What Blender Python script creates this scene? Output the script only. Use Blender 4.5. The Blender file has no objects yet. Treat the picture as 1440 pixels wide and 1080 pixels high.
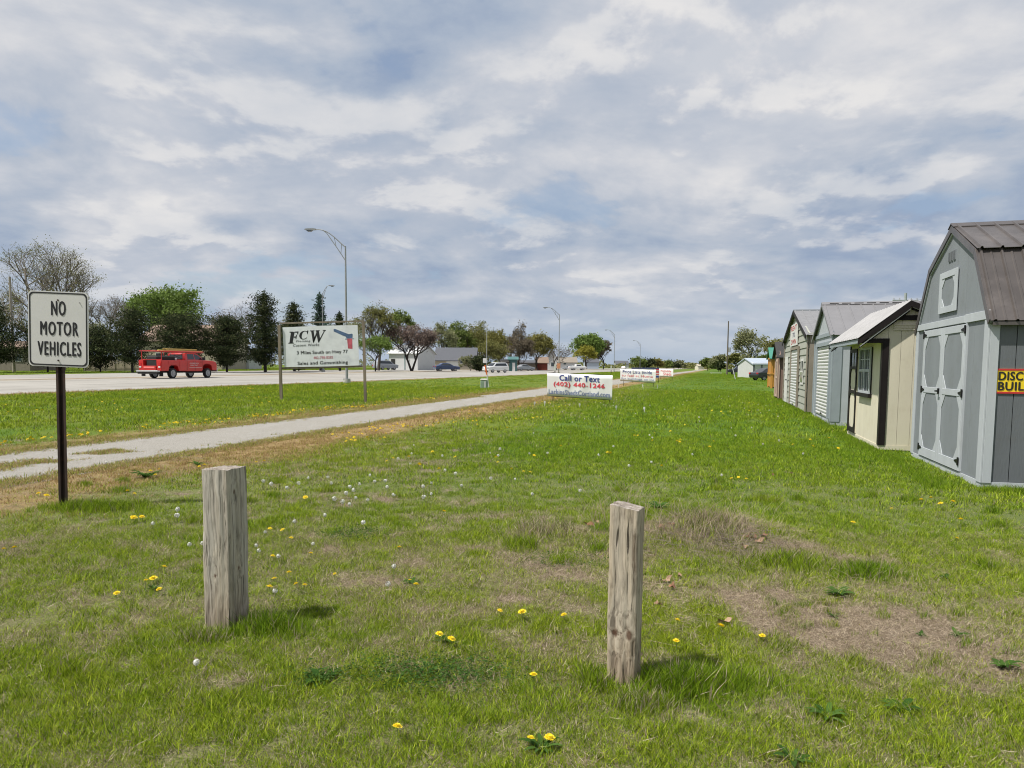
import bpy, bmesh, math, random
import numpy as np
from mathutils import Vector, Matrix, Euler

# ------------------------------------------------------------------ camera
H = 1.45; PITCH = math.radians(4.5); ROLL = .0075; FPX = 1000.0
CX = 720.0; CY = 515 + FPX*math.tan(PITCH)
sc = bpy.context.scene
cd = bpy.data.cameras.new('camera'); cam = bpy.data.objects.new('camera', cd)
sc.collection.objects.link(cam); sc.camera = cam
fw = Vector((0, math.cos(PITCH), -math.sin(PITCH)))
r0 = Vector((1, 0, 0)); u0 = Vector((0, math.sin(PITCH), math.cos(PITCH)))
CU = u0*math.cos(ROLL) - r0*math.sin(ROLL); CR = r0*math.cos(ROLL) + u0*math.sin(ROLL)
m = Matrix((( CR.x, CU.x, -fw.x, 0), (CR.y, CU.y, -fw.y, 0), (CR.z, CU.z, -fw.z, H), (0, 0, 0, 1)))
cam.matrix_world = m
cd.sensor_fit = 'HORIZONTAL'; cd.sensor_width = 36; cd.lens = 36*FPX/1440
cd.shift_y = (CY-540)/1440; cd.clip_start = .05; cd.clip_end = 6000

# ------------------------------------------------------------------ world, sun, exposure
SUN_EL = math.radians(60); SUN_AZ_VEC = Vector((-.93, -.36, 0)).normalized()
world = bpy.data.worlds.new('World'); sc.world = world; world.use_nodes = True
nt = world.node_tree; nt.nodes.clear()
def N(t, kind, **kw):
    n = t.nodes.new(kind)
    for k, v in kw.items():
        if k.startswith('i_'):
            n.inputs[int(k[2:]) if k[2:].isdigit() else k[2:].replace('_', ' ')].default_value = v
        else: setattr(n, k, v)
    return n
def L(t, a, ai, b, bi): t.links.new(a.outputs[ai], b.inputs[bi])
def mathn(t, op, a=None, b=None, av=None, bv=None, clamp=False):
    n = t.nodes.new('ShaderNodeMath'); n.operation = op; n.use_clamp = clamp
    if a is not None: t.links.new(a, n.inputs[0])
    elif av is not None: n.inputs[0].default_value = av
    if b is not None: t.links.new(b, n.inputs[1])
    elif bv is not None: n.inputs[1].default_value = bv
    return n.outputs[0]
def ramp(t, fac, stops, interp='LINEAR'):
    n = t.nodes.new('ShaderNodeValToRGB'); cr = n.color_ramp; cr.interpolation = interp
    while len(cr.elements) < len(stops): cr.elements.new(.5)
    for e, (p, c) in zip(cr.elements, stops):
        e.position = p; e.color = (c[0], c[1], c[2], 1)
    t.links.new(fac, n.inputs[0]); return n.outputs[0]
def mixc(t, fac, a, b, mode='MIX'):
    n = t.nodes.new('ShaderNodeMix'); n.data_type = 'RGBA'; n.blend_type = mode
    if isinstance(fac, (int, float)): n.inputs[0].default_value = fac
    else: t.links.new(fac, n.inputs[0])
    for i, x in ((6, a), (7, b)):
        if isinstance(x, tuple): n.inputs[i].default_value = (x[0], x[1], x[2], 1)
        else: t.links.new(x, n.inputs[i])
    return n.outputs[2]
def smooth(t, x, a, b):
    n = t.nodes.new('ShaderNodeMapRange'); n.interpolation_type = 'SMOOTHSTEP'
    n.inputs[1].default_value = a; n.inputs[2].default_value = b
    t.links.new(x, n.inputs[0]); return n.outputs[0]

sky = N(nt, 'ShaderNodeTexSky'); sky.sky_type = 'NISHITA'; sky.sun_disc = False
sky.sun_elevation = SUN_EL; sky.sun_rotation = math.atan2(SUN_AZ_VEC.x, SUN_AZ_VEC.y)
tc = N(nt, 'ShaderNodeTexCoord')
sep = N(nt, 'ShaderNodeSeparateXYZ'); L(nt, tc, 'Generated', sep, 0)
zc = mathn(nt, 'MAXIMUM', sep.outputs[2], bv=0.0)
den = mathn(nt, 'ADD', zc, bv=.24)
px = mathn(nt, 'DIVIDE', sep.outputs[0], den); py = mathn(nt, 'DIVIDE', sep.outputs[1], den)
cmb = N(nt, 'ShaderNodeCombineXYZ'); nt.links.new(px, cmb.inputs[0]); nt.links.new(py, cmb.inputs[1])
def sky_noise(scale, off, det, rough, dist, sx=1.0, sy=1.0):
    mp = N(nt, 'ShaderNodeMapping'); L(nt, cmb, 0, mp, 0)
    mp.inputs['Location'].default_value = off; mp.inputs['Scale'].default_value = (sx, sy, 1)
    n = N(nt, 'ShaderNodeTexNoise'); L(nt, mp, 0, n, 'Vector')
    n.inputs['Scale'].default_value = scale; n.inputs['Detail'].default_value = det
    n.inputs['Roughness'].default_value = rough; n.inputs['Distortion'].default_value = dist
    return n.outputs['Fac']
OX, OY = 20.4, -3.1
n1 = sky_noise(1.5, (OX, OY, 0), 10, .56, .25)
n1b = sky_noise(1.5, (OX+.07, OY+.10, 0), 10, .56, .25)
n2 = sky_noise(.75, (OX+4.2, OY+2.5, 0), 3, .45, .2)
n3 = sky_noise(5.0, (OX-1.9, OY+6.4, 0), 6, .55, .3)
relief = mathn(nt, 'MULTIPLY', mathn(nt, 'SUBTRACT', n1, n1b), bv=1.3)
tone = mathn(nt, 'ADD', mathn(nt, 'MULTIPLY', n1, bv=.75), mathn(nt, 'MULTIPLY', n2, bv=.75))
tone = mathn(nt, 'ADD', tone, mathn(nt, 'MULTIPLY', n3, bv=.16))
tone = mathn(nt, 'ADD', tone, relief)
tone = mathn(nt, 'SUBTRACT', tone, bv=.315)
# the large masses of this sky: grey base overhead, brighter heaps, a blue-grey bank low on the right
wn = N(nt, 'ShaderNodeTexNoise'); L(nt, tc, 'Generated', wn, 'Vector'); wn.inputs['Scale'].default_value = 6; wn.inputs['Detail'].default_value = 5
wsc = N(nt, 'ShaderNodeVectorMath', operation='MULTIPLY_ADD'); L(nt, wn, 'Color', wsc, 0); wsc.inputs[1].default_value = (.34, .34, .34); L(nt, tc, 'Generated', wsc, 2)
for (az, el, ra, re, amp) in ((-1, 25.5, 16, 9, -.08), (12, 19, 12, 8, .06), (22, 23, 16, 9, .09), (-9, 17, 12, 5, .08), (15, 11, 10, 3.2, .12), (27, 9.0, 15, 2.6, -.27), (-12, 10.5, 9, 2.4, -.07), (-24, 9, 13, 2.0, -.09), (-26, 18, 12, 7, .05), (30, 15, 9, 3.5, .03)):
    a_, e_ = math.radians(az), math.radians(el); dv = (math.sin(a_)*math.cos(e_), math.cos(a_)*math.cos(e_), math.sin(e_))
    sb = N(nt, 'ShaderNodeVectorMath', operation='SUBTRACT'); L(nt, wsc, 0, sb, 0); sb.inputs[1].default_value = (dv[0]+.17, dv[1]+.17, dv[2]+.17)
    ml = N(nt, 'ShaderNodeVectorMath', operation='MULTIPLY'); L(nt, sb, 0, ml, 0); ml.inputs[1].default_value = (1/math.sin(math.radians(ra)), .6/math.sin(math.radians(ra)), 1/math.sin(math.radians(re)))
    ll = N(nt, 'ShaderNodeVectorMath', operation='LENGTH'); L(nt, ml, 0, ll, 0)
    tone = mathn(nt, 'ADD', tone, mathn(nt, 'MULTIPLY', smooth(nt, ll.outputs['Value'], 1.5, .2), bv=amp))
K = 7.8
def kc(c): return tuple(x*K for x in c)
cl = ramp(nt, tone, [(.14, (.31, .385, .52)), (.33, (.405, .47, .575)), (.48, (.485, .53, .61)), (.62, (.58, .605, .66)), (.84, (.74, .735, .745))])
n4 = sky_noise(1.55, (OX+9.3, OY-2.2, 0), 11, .55, .15)
up = N(nt, 'ShaderNodeVectorMath', operation='SCALE'); L(nt, cmb, 0, up, 0); up.inputs['Scale'].default_value = .955
mp4 = N(nt, 'ShaderNodeMapping'); L(nt, up, 0, mp4, 0); mp4.inputs['Location'].default_value = (OX+9.3, OY-2.2, 0)
n4u = N(nt, 'ShaderNodeTexNoise'); L(nt, mp4, 0, n4u, 'Vector'); n4u.inputs['Scale'].default_value = 1.55; n4u.inputs['Detail'].default_value = 11; n4u.inputs['Roughness'].default_value = .55; n4u.inputs['Distortion'].default_value = .15
puff = smooth(nt, mathn(nt, 'ADD', n4, mathn(nt, 'MULTIPLY', tone, bv=.22)), .585, .70)
lit = smooth(nt, mathn(nt, 'SUBTRACT', n4, n4u.outputs['Fac']), -.035, .05)
pcol = ramp(nt, lit, [(0, (.39, .455, .565)), (.45, (.53, .56, .63)), (1, (.82, .805, .79))])
puff = mathn(nt, 'MULTIPLY', puff, bv=.46)
cl = mixc(nt, puff, cl, pcol)
clm = N(nt, 'ShaderNodeVectorMath', operation='SCALE'); nt.links.new(cl, clm.inputs[0]); clm.inputs['Scale'].default_value = K
# thin places where blue sky shows, more of them low down
low = smooth(nt, sep.outputs[2], .30, .06)
hsum = mathn(nt, 'SUBTRACT', mathn(nt, 'ADD', n1, mathn(nt, 'MULTIPLY', n3, bv=.3)), mathn(nt, 'MULTIPLY', low, bv=.07))
hole = mathn(nt, 'MULTIPLY', smooth(nt, hsum, .55, .47), bv=.34)
skyc = N(nt, 'ShaderNodeVectorMath', operation='SCALE'); L(nt, sky, 0, skyc, 0); skyc.inputs['Scale'].default_value = 1.0
c1 = mixc(nt, hole, clm.outputs[0], skyc.outputs[0])
# distance veil near the horizon
hz = mathn(nt, 'MULTIPLY', smooth(nt, sep.outputs[2], .13, .0), bv=.80)
c2 = mixc(nt, hz, c1, kc((.40, .485, .60)))
bg = N(nt, 'ShaderNodeBackground'); nt.links.new(c2, bg.inputs[0]); bg.inputs[1].default_value = .1
wo = N(nt, 'ShaderNodeOutputWorld'); L(nt, bg, 0, wo, 0)
world.cycles.sampling_method = 'MANUAL'; world.cycles.sample_map_resolution = 512

sd = bpy.data.lights.new('sun', 'SUN'); sd.energy = 4.7; sd.angle = math.radians(.9); sd.color = (1, .95, .87)
sun = bpy.data.objects.new('sun', sd); sc.collection.objects.link(sun)
sv = SUN_AZ_VEC*math.cos(SUN_EL) + Vector((0, 0, math.sin(SUN_EL)))
sun.rotation_euler = (-sv).to_track_quat('-Z', 'Y').to_euler(); sun.location = (0, 0, 30)
sc.view_settings.view_transform = 'Standard'; sc.view_settings.look = 'None'
sc.view_settings.exposure = .38; sc.view_settings.gamma = 1; sc.view_settings.use_curve_mapping = False
sc.cycles.max_bounces = 5; sc.cycles.transparent_max_bounces = 8
sc.cycles.diffuse_bounces = 3
sc.cycles.pixel_filter_type = 'BLACKMAN_HARRIS'; sc.cycles.filter_width = 1.05

# ------------------------------------------------------------------ frames and terrain
TH = math.radians(16); SN, CS = math.sin(TH), math.cos(TH)
def W(u, v, z=None):
    x, y = u*SN + v*CS, u*CS - v*SN
    return Vector((x, y, float(hg(x, y)) if z is None else z))
def sst(x, a, b):
    t = np.clip((np.asarray(x, float)-a)/(b-a), 0, 1); return t*t*(3-2*t)
_rng = np.random.RandomState(7); _G = _rng.rand(256, 256)
def vnoise(x, y):
    x = np.asarray(x, float); y = np.asarray(y, float)
    xi = np.floor(x).astype(int); yi = np.floor(y).astype(int); fx = x-xi; fy = y-yi
    fx = fx*fx*(3-2*fx); fy = fy*fy*(3-2*fy)
    a = _G[xi & 255, yi & 255]; b = _G[(xi+1) & 255, yi & 255]; c = _G[xi & 255, (yi+1) & 255]; d = _G[(xi+1) & 255, (yi+1) & 255]
    return (a*(1-fx)+b*fx)*(1-fy) + (c*(1-fx)+d*fx)*fy
def fbm(x, y, sc_, oct=4, off=0):
    t = 0; a = 1; s = 0
    for i in range(oct):
        t = t + a*vnoise(x*sc_+off+i*17.3, y*sc_+off*1.7+i*9.1); s += a; a *= .55; sc_ *= 2.03
    return t/s
def uvof(x, y): return x*SN + y*CS, x*CS - y*SN
MND = (.95*1.0, 5.15)   # low mound of dead grass behind the right post
def hg(x, y):
    x = np.asarray(x, float); y = np.asarray(y, float)
    u, v = uvof(x, y)
    z = .26*sst(v, -12.5, -25) * 1.0
    far = .30 + .30*sst(u, 35, 95)
    z = z + (far-.26)*sst(v, -26, -60)
    z = z + .17*np.exp(-(((x-1.7)/.6)**2 + ((y-6.0)/.55)**2))
    near = np.clip(1-np.hypot(x, y)/60, 0, 1)
    onl = 1-sst(v, -7, -8.2) + sst(v, -11.2, -12.5)*(1-sst(v, -22, -24.5))
    z = z + near*onl*((fbm(x, y, .45, 2, 3)-.5)*.05 + (fbm(x, y, 2.2, 2, 5)-.5)*.022)
    return z
def ray(px, py): return fw*FPX + CR*(px-CX) - CU*(py-CY)
def at(px, py):
    """where the sight line through a pixel of the photograph meets the ground"""
    d = ray(px, py); z = 0.0
    for i in range(12):
        t = (z-H)/d.z; z = .5*z + .5*float(hg(d.x*t, d.y*t))
    return Vector((d.x*t, d.y*t, float(hg(d.x*t, d.y*t))))
def atd(px, py, y):
    d = ray(px, py); t = y/d.y; return Vector((d.x*t, y, H+d.z*t))
def base(px, y):
    p = atd(px, 515, y); p.z = float(hg(p.x, p.y)); return p

# ------------------------------------------------------------------ object helpers
COL = sc.collection
def tag(o, label=None, cat=None, group=None, kind=None):
    if label: o['label'] = label
    if cat: o['category'] = cat
    if group: o['group'] = group
    if kind: o['kind'] = kind
    return o
def thing(name, label, cat, loc, rz=0, group=None, tilt=None):
    o = bpy.data.objects.new(name, None); COL.objects.link(o)
    o.empty_display_size = .2; o.location = loc; o.rotation_euler = (0, 0, rz) if tilt is None else tilt
    return tag(o, label, cat, group)
def link(name, me, parent=None, mats=None):
    o = bpy.data.objects.new(name, me); COL.objects.link(o)
    if parent is not None: o.parent = parent
    return o
def copy_tree(o, parent=None):
    c = o.copy(); COL.objects.link(c)
    if parent is not None: c.parent = parent
    for ch in o.children: copy_tree(ch, c)
    return c
class MB:
    def __init__(s): s.v = []; s.f = []; s.sm = []
    def add(s, vs, fs, smooth=False):
        b = len(s.v); s.v += [tuple(v) for v in vs]; s.f += [tuple(i+b for i in f) for f in fs]; s.sm += [smooth]*len(fs); return s
    def box(s, x0, x1, y0, y1, z0, z1):
        return s.add([(x0,y0,z0),(x1,y0,z0),(x1,y1,z0),(x0,y1,z0),(x0,y0,z1),(x1,y0,z1),(x1,y1,z1),(x0,y1,z1)],
                     [(0,3,2,1),(4,5,6,7),(0,1,5,4),(1,2,6,5),(2,3,7,6),(3,0,4,7)])
    def prism(s, poly, axis, a, b):
        def P(p, t):
            return {'x': (t, p[0], p[1]), 'y': (p[0], t, p[1]), 'z': (p[0], p[1], t)}[axis]
        n = len(poly); vs = [P(p, a) for p in poly] + [P(p, b) for p in poly]
        fs = [tuple(range(n))[::-1], tuple(range(n, 2*n))] + [(i, (i+1) % n, (i+1) % n+n, i+n) for i in range(n)]
        return s.add(vs, fs)
    def tube(s, p, q, r0, r1=None, n=6, smooth=True, cap=True):
        r1 = r0 if r1 is None else r1; p = Vector(p); q = Vector(q); d = (q-p)
        if d.length < 1e-6: return s
        d.normalize(); a = d.orthogonal().normalized(); b = d.cross(a)
        vs = [p+(a*math.cos(2*math.pi*i/n)+b*math.sin(2*math.pi*i/n))*r0 for i in range(n)] + \
             [q+(a*math.cos(2*math.pi*i/n)+b*math.sin(2*math.pi*i/n))*r1 for i in range(n)]
        fs = [(i, (i+1) % n, (i+1) % n+n, i+n) for i in range(n)]
        s.add(vs, fs, smooth)
        if cap: s.add(vs, [tuple(range(n))[::-1], tuple(range(n, 2*n))])
        return s
    def path(s, pts, r0, r1=None, n=6):
        r1 = r0 if r1 is None else r1; k = len(pts)-1
        for i in range(k):
            s.tube(pts[i], pts[i+1], r0+(r1-r0)*i/k, r0+(r1-r0)*(i+1)/k, n)
        return s
    def build(s, name, mat, parent=None, bevel=0):
        me = bpy.data.meshes.new(name); me.from_pydata(s.v, [], s.f); me.validate()
        if len(me.polygons) == len(s.sm): me.polygons.foreach_set('use_smooth', s.sm)
        me.materials.append(mat)
        if bevel or len(s.f) > 0:
            bm = bmesh.new(); bm.from_mesh(me); bmesh.ops.recalc_face_normals(bm, faces=bm.faces)
            if bevel:
                bmesh.ops.remove_doubles(bm, verts=bm.verts, dist=1e-5)
                bmesh.ops.bevel(bm, geom=[e for e in bm.edges if len(e.link_faces) == 2 and e.calc_face_angle(0) > .5], offset=bevel, segments=1, affect='EDGES')
            bm.to_mesh(me); bm.free()
        return link(name, me, parent)
def clip(poly, axis, lo, hi):
    def half(P, val, keep):
        out = []
        for i in range(len(P)):
            a, b = P[i], P[(i+1) % len(P)]; fa, fb = keep*(a[axis]-val), keep*(b[axis]-val)
            if fa >= 0: out.append(a)
            if (fa >= 0) != (fb >= 0):
                t = fa/(fa-fb); out.append((a[0]+(b[0]-a[0])*t, a[1]+(b[1]-a[1])*t))
        return out
    P = half(poly, lo, 1)
    return half(P, hi, -1) if len(P) > 2 else []

# ------------------------------------------------------------------ materials
MATS = {}
def newmat(name):
    m = bpy.data.materials.new(name); m.use_nodes = True; t = m.node_tree; t.nodes.clear()
    o = N(t, 'ShaderNodeOutputMaterial'); b = N(t, 'ShaderNodeBsdfPrincipled'); L(t, b, 0, o, 0)
    MATS[name] = m; return m, t, b
def mat(name, col, rough=.6, var=.12, nscale=6, metal=0, bump=.0, bscale=40, stretch=(1, 1, 1), dirt=0, spec=.5, dirtcol=None, dirtscale=1.5):
    if name in MATS: return MATS[name]
    m, t, b = newmat(name)
    tc = N(t, 'ShaderNodeTexCoord'); mp = N(t, 'ShaderNodeMapping'); L(t, tc, 'Object', mp, 0)
    mp.inputs['Scale'].default_value = stretch
    n = N(t, 'ShaderNodeTexNoise'); L(t, mp, 0, n, 'Vector'); n.inputs['Scale'].default_value = nscale; n.inputs['Detail'].default_value = 6
    lo = tuple(c*(1-var) for c in col); hi = tuple(min(1, c*(1+var)) for c in col)
    c = ramp(t, n.outputs['Fac'], [(.3, lo), (.7, hi)])
    if dirt:
        n2 = N(t, 'ShaderNodeTexNoise'); L(t, tc, 'Object', n2, 'Vector'); n2.inputs['Scale'].default_value = dirtscale; n2.inputs['Detail'].default_value = 8; n2.inputs['Roughness'].default_value = .65
        f = mathn(t, 'MULTIPLY', smooth(t, n2.outputs['Fac'], .48, .72), bv=dirt)
        c = mixc(t, f, c, dirtcol or tuple(x*.45 for x in col))
    t.links.new(c, b.inputs['Base Color']); b.inputs['Roughness'].default_value = rough; b.inputs['Metallic'].default_value = metal
    b.inputs['Specular IOR Level'].default_value = spec
    if bump:
        n3 = N(t, 'ShaderNodeTexNoise'); L(t, mp, 0, n3, 'Vector'); n3.inputs['Scale'].default_value = bscale; n3.inputs['Detail'].default_value = 4
        bp = N(t, 'ShaderNodeBump'); bp.inputs['Strength'].default_value = bump; bp.inputs['Distance'].default_value = .01
        L(t, n3, 'Fac', bp, 'Height'); L(t, bp, 0, b, 'Normal')
    return m

def foliage_mat(name, stops, trans=.35, attr='rnd', pos_noise=None):
    m = bpy.data.materials.new(name); m.use_nodes = True; t = m.node_tree; t.nodes.clear()
    o = N(t, 'ShaderNodeOutputMaterial')
    a = N(t, 'ShaderNodeAttribute', attribute_name=attr)
    c = ramp(t, a.outputs['Fac'], stops)
    d = N(t, 'ShaderNodeBsdfDiffuse'); tr = N(t, 'ShaderNodeBsdfTranslucent'); mx = N(t, 'ShaderNodeMixShader', i_0=trans)
    t.links.new(c, d.inputs[0]); t.links.new(c, tr.inputs[0]); L(t, d, 0, mx, 1); L(t, tr, 0, mx, 2); L(t, mx, 0, o, 0)
    MATS[name] = m; return m

# ================================================================== GROUND
# fields that say where the lawn is bare / dead / lush, with the posts' shade painted into lush
PATH_V = (-11.05, -8.0); ROAD_V = (-60.0, -25.5)
def blob(x, y, cx, cy, rx, ry, rot=0):
    c, s = math.cos(rot), math.sin(rot); dx, dy = x-cx, y-cy
    return np.exp(-(((dx*c+dy*s)/rx)**2 + ((-dx*s+dy*c)/ry)**2))
def dry_field(x, y):
    """0 green .. 1 bare / dead"""
    u, v = uvof(x, y); r = np.hypot(x, y)
    d = .165 + .62*(fbm(x, y, .9, 4, 11)-.5) + 1.55*(fbm(x, y, 4.2, 4, 31)-.5)
    lawn = sst(v-.02*u, -4.6, -2.4)*sst(u, 6.2, 9.5)                      # mown lawn in front of the sheds: greener
    d = d - .40*lawn - .12*sst(u, 9, 14)
    d = d - .35*sst(v, -.2, .9)*sst(u, 3.8, 6)*(1-blob(x, y, 1.3, 5.6, 1.3, 1.0))
    pr = .70+.6*fbm(x, y, 3, 3, 71)
    d = d + .66*blob(x, y, 2.05, 3.75, .72, .42, .1)*pr + .55*blob(x, y, 1.75, 4.25, .55, .35, -.5)*pr + .45*blob(x, y, 2.45, 3.25, .45, .2, -.7)*pr   # bare patch, right foreground
    d = d - .26*blob(x, y, -3.0, 4.4, 2.2, 1.6) + .13*blob(x, y, -.25, 4.9, 1.2, .9) + .18*blob(x, y, .1, 3.6, .9, .45)
    d = d + .42*blob(x, y, 1.65, 5.7, .42, .42) + .30*blob(x, y, 2.5, 5.4, .5, .3, -.7)
    d = d + .10*blob(x, y, -2.0, 6.5, 1.5, 1.2)
    d = d - .75*blob(x, y, -1.30, 3.78, .30, .16) - .8*blob(x, y, .80, 3.12, .32, .16)  # greens the ground where each post's shadow is painted
    d = d - .4*blob(x, y, -4.1, 6.9, .7, .35) - .3*blob(x, y, -2.0, 2.6, 1.0, .6) - .25*blob(x, y, 1.4, 2.6, .8, .4)
    d = d - .38*blob(x, y, -.35, 2.75, .4, .25)
    d = d - .3*sst(v, -12.5, -15)*(1-sst(v, -22, -25))
    return np.clip(d, 0, 1)
def straw_field(x, y):
    """sun-bleached orange straw along the gravel path and road shoulders"""
    u, v = uvof(x, y)
    w = fbm(x, y, .5, 3, 51)
    e = (1-sst(v, -8.0+.4, -8.0+1.9+1.6*w))*sst(v, -8.6, -7.9)
    e = e*(.55+.9*fbm(x, y, 1.3, 4, 61))
    e2 = sst(v, -12.6-1.2*w, -11.0)*(1-sst(v, -11, -10.6))*.75
    e3 = (1-sst(v, -25.0, -23.7))*sst(v, -26.5, -25.5)*.9
    e4 = .8*(1-sst(v, -9, -6.2))*sst(u, 38, 48)*sst(v, -12, -10)*fbm(x, y, .7, 3, 91)
    return np.clip(e+e2+e3+e4, 0, 1)
def lush_shade_field(x, y):
    u, v = uvof(x, y)
    l = .35 + .9*(fbm(x, y, .35, 3, 21)-.5) + .45*(fbm(x, y, 2.7, 3, 41)-.5)
    l = l + .5*sst(v, -5.2, -3)*sst(u, 5.8, 8.5) + .10*sst(v, -12.5, -15) + .28*sst(v, -12.5, -14)*np.sin(v*2.6+.6*np.sin(u*.15)) + .14*sst(u, 10, 14)*sst(v, -8, -6)*np.sin(v*3.1+1)
    l = l + .55*blob(x, y, .85, 3.1, .5, .3) + .5*blob(x, y, -1.25, 3.75, .5, .3) + .3*blob(x, y, -.35, 2.75, .4, .25)  # first two blobs paint the posts' shadows as darker green grass
    l = l + .25*sst(-y, -2.6, -2.0)
    return np.clip(l, 0, 1)

def np_mesh(name, V, Fq, mat, attrs=None, smooth=False, parent=None):
    me = bpy.data.meshes.new(name); V = np.asarray(V, np.float32); Fq = np.asarray(Fq, np.int32); k = Fq.shape[1]
    me.vertices.add(len(V)); me.vertices.foreach_set('co', V.ravel())
    me.loops.add(Fq.size); me.loops.foreach_set('vertex_index', Fq.ravel())
    me.polygons.add(len(Fq)); me.polygons.foreach_set('loop_start', np.arange(0, Fq.size, k, dtype=np.int32))
    me.update(calc_edges=True)
    for an, av in (attrs or {}).items():
        a = me.attributes.new(an, 'FLOAT', 'POINT'); a.data.foreach_set('value', np.asarray(av, np.float32))
    if smooth: me.polygons.foreach_set('use_smooth', np.ones(len(Fq), bool))
    me.materials.append(mat)
    return link(name, me, parent)
def gridfaces(nr, nc, wrap=False):
    i = np.arange(nr-1)[:, None]; j = np.arange(nc if wrap else nc-1)[None, :]; j2 = (j+1) % nc
    return np.stack([i*nc+j, i*nc+j2, (i+1)*nc+j2, (i+1)*nc+j], -1).reshape(-1, 4)

# --- ground material
mg, t, b = newmat('lawn_soil')
geo = N(t, 'ShaderNodeNewGeometry')
ad = N(t, 'ShaderNodeAttribute', attribute_name='dry'); al = N(t, 'ShaderNodeAttribute', attribute_name='lush'); as_ = N(t, 'ShaderNodeAttribute', attribute_name='straw')
def gnoise(scale, det=6, rough=.6, stretch=(1, 1, 1)):
    mp = N(t, 'ShaderNodeMapping'); mp.inputs['Scale'].default_value = stretch; mp.inputs['Rotation'].default_value = (0, 0, TH)
    L(t, geo, 'Position', mp, 0)
    n = N(t, 'ShaderNodeTexNoise'); L(t, mp, 0, n, 'Vector')
    n.inputs['Scale'].default_value = scale; n.inputs['Detail'].default_value = det; n.inputs['Roughness'].default_value = rough
    return n.outputs['Fac']
fine = gnoise(75, 6, .75); mid = gnoise(6, 6, .65); big = gnoise(.22, 5, .6, (1.0, .35, 1)); vbig = gnoise(.9, 5, .65)
thatch = ramp(t, fine, [(.30, (.030, .023, .015)), (.45, (.165, .13, .095)), (.56, (.27, .215, .16)), (.72, (.56, .47, .37))])
greenA = ramp(t, fine, [(.3, (.045, .065, .012)), (.5, (.115, .155, .026)), (.7, (.20, .245, .05))])
greenB = ramp(t, fine, [(.3, (.030, .058, .009)), (.5, (.075, .135, .018)), (.7, (.15, .235, .03))])
strawc = ramp(t, fine, [(.3, (.11, .08, .035)), (.5, (.25, .18, .085)), (.7, (.40, .30, .165))])
dsum = mathn(t, 'ADD', ad.outputs['Fac'], mathn(t, 'MULTIPLY', mathn(t, 'SUBTRACT', mid, bv=.5), bv=.5))
cdist = N(t, 'ShaderNodeVectorMath', operation='LENGTH'); L(t, geo, 'Position', cdist, 0)
fard = smooth(t, cdist.outputs['Value'], 6, 40)
dthr = mathn(t, 'SUBTRACT', dsum, mathn(t, 'MULTIPLY', fard, bv=.28))
dm = smooth(t, dthr, .18, .62)
lsum = mathn(t, 'ADD', al.outputs['Fac'], mathn(t, 'MULTIPLY', mathn(t, 'SUBTRACT', big, bv=.5), bv=1.3))
lm = smooth(t, lsum, .2, .9)
green = mixc(t, lm, greenA, greenB)
nearm = smooth(t, cdist.outputs['Value'], 14, 4)
dm = mathn(t, 'MAXIMUM', dm, mathn(t, 'MULTIPLY', nearm, bv=.50))
gc = mixc(t, dm, green, thatch)
ssum = mathn(t, 'ADD', as_.outputs['Fac'], mathn(t, 'MULTIPLY', mathn(t, 'SUBTRACT', mid, bv=.5), bv=.7))
sm_ = mathn(t, 'MULTIPLY', smooth(t, ssum, .28, .85), smooth(t, as_.outputs['Fac'], .02, .15))
gc = mixc(t, sm_, gc, strawc)
t.links.new(gc, b.inputs['Base Color']); b.inputs['Roughness'].default_value = 1; b.inputs['Specular IOR Level'].default_value = .1
bp = N(t, 'ShaderNodeBump'); bp.inputs['Strength'].default_value = .7; bp.inputs['Distance'].default_value = .02
t.links.new(fine, bp.inputs['Height']); L(t, bp, 0, b, 'Normal')

def build_ground():
    nr, na = 330, 560
    rr = np.concatenate([[0.0], np.geomspace(.6, 3000, nr-1)])
    front = np.linspace(math.radians(20), math.radians(160), 480, endpoint=False)      # finer across the view
    back = np.linspace(math.radians(160), math.radians(380), 80, endpoint=False)
    aa = np.concatenate([front, back]); na = len(aa)
    R, A = np.meshgrid(rr, aa, indexing='ij'); X = R*np.cos(A); Y = R*np.sin(A)
    Z = hg(X, Y); u, v = uvof(X, Y)
    Z = Z - .05*sst(v, PATH_V[0]+.15, PATH_V[0]+.45)*(1-sst(v, PATH_V[1]-.45, PATH_V[1]-.15))
    Z = Z - .25*sst(v, ROAD_V[0]+.3, ROAD_V[0]+1.5)*(1-sst(v, ROAD_V[1]-1.5, ROAD_V[1]-.3))
    V = np.stack([X, Y, Z], -1).reshape(-1, 3)
    g = np_mesh('ground', V, gridfaces(nr, na, True), mg, {'dry': dry_field(X, Y).ravel(), 'lush': lush_shade_field(X, Y).ravel(), 'straw': straw_field(X, Y).ravel()}, smooth=True)
    tag(g, kind='structure'); return g
build_ground()

# --- gravel path
mp_, t, b = newmat('crushed_limestone')
geo = N(t, 'ShaderNodeNewGeometry')
fine = gnoise(55, 5, .75); mid = gnoise(3.0, 5, .6); tr_ = gnoise(1.1, 4, .6, (2.2, .25, 1))
c = ramp(t, fine, [(.30, (.075, .07, .062)), (.45, (.23, .218, .195)), (.58, (.345, .33, .30)), (.72, (.54, .52, .48))])
c = mixc(t, mathn(t, 'MULTIPLY', smooth(t, mid, .5, .75), bv=.45), c, (.19, .17, .135))
c = mixc(t, mathn(t, 'MULTIPLY', smooth(t, tr_, .52, .7), bv=.3), c, (.36, .35, .335))
t.links.new(c, b.inputs['Base Color']); b.inputs['Roughness'].default_value = .95; b.inputs['Specular IOR Level'].default_value = .2
bp = N(t, 'ShaderNodeBump'); bp.inputs['Strength'].default_value = .8; bp.inputs['Distance'].default_value = .015
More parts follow.
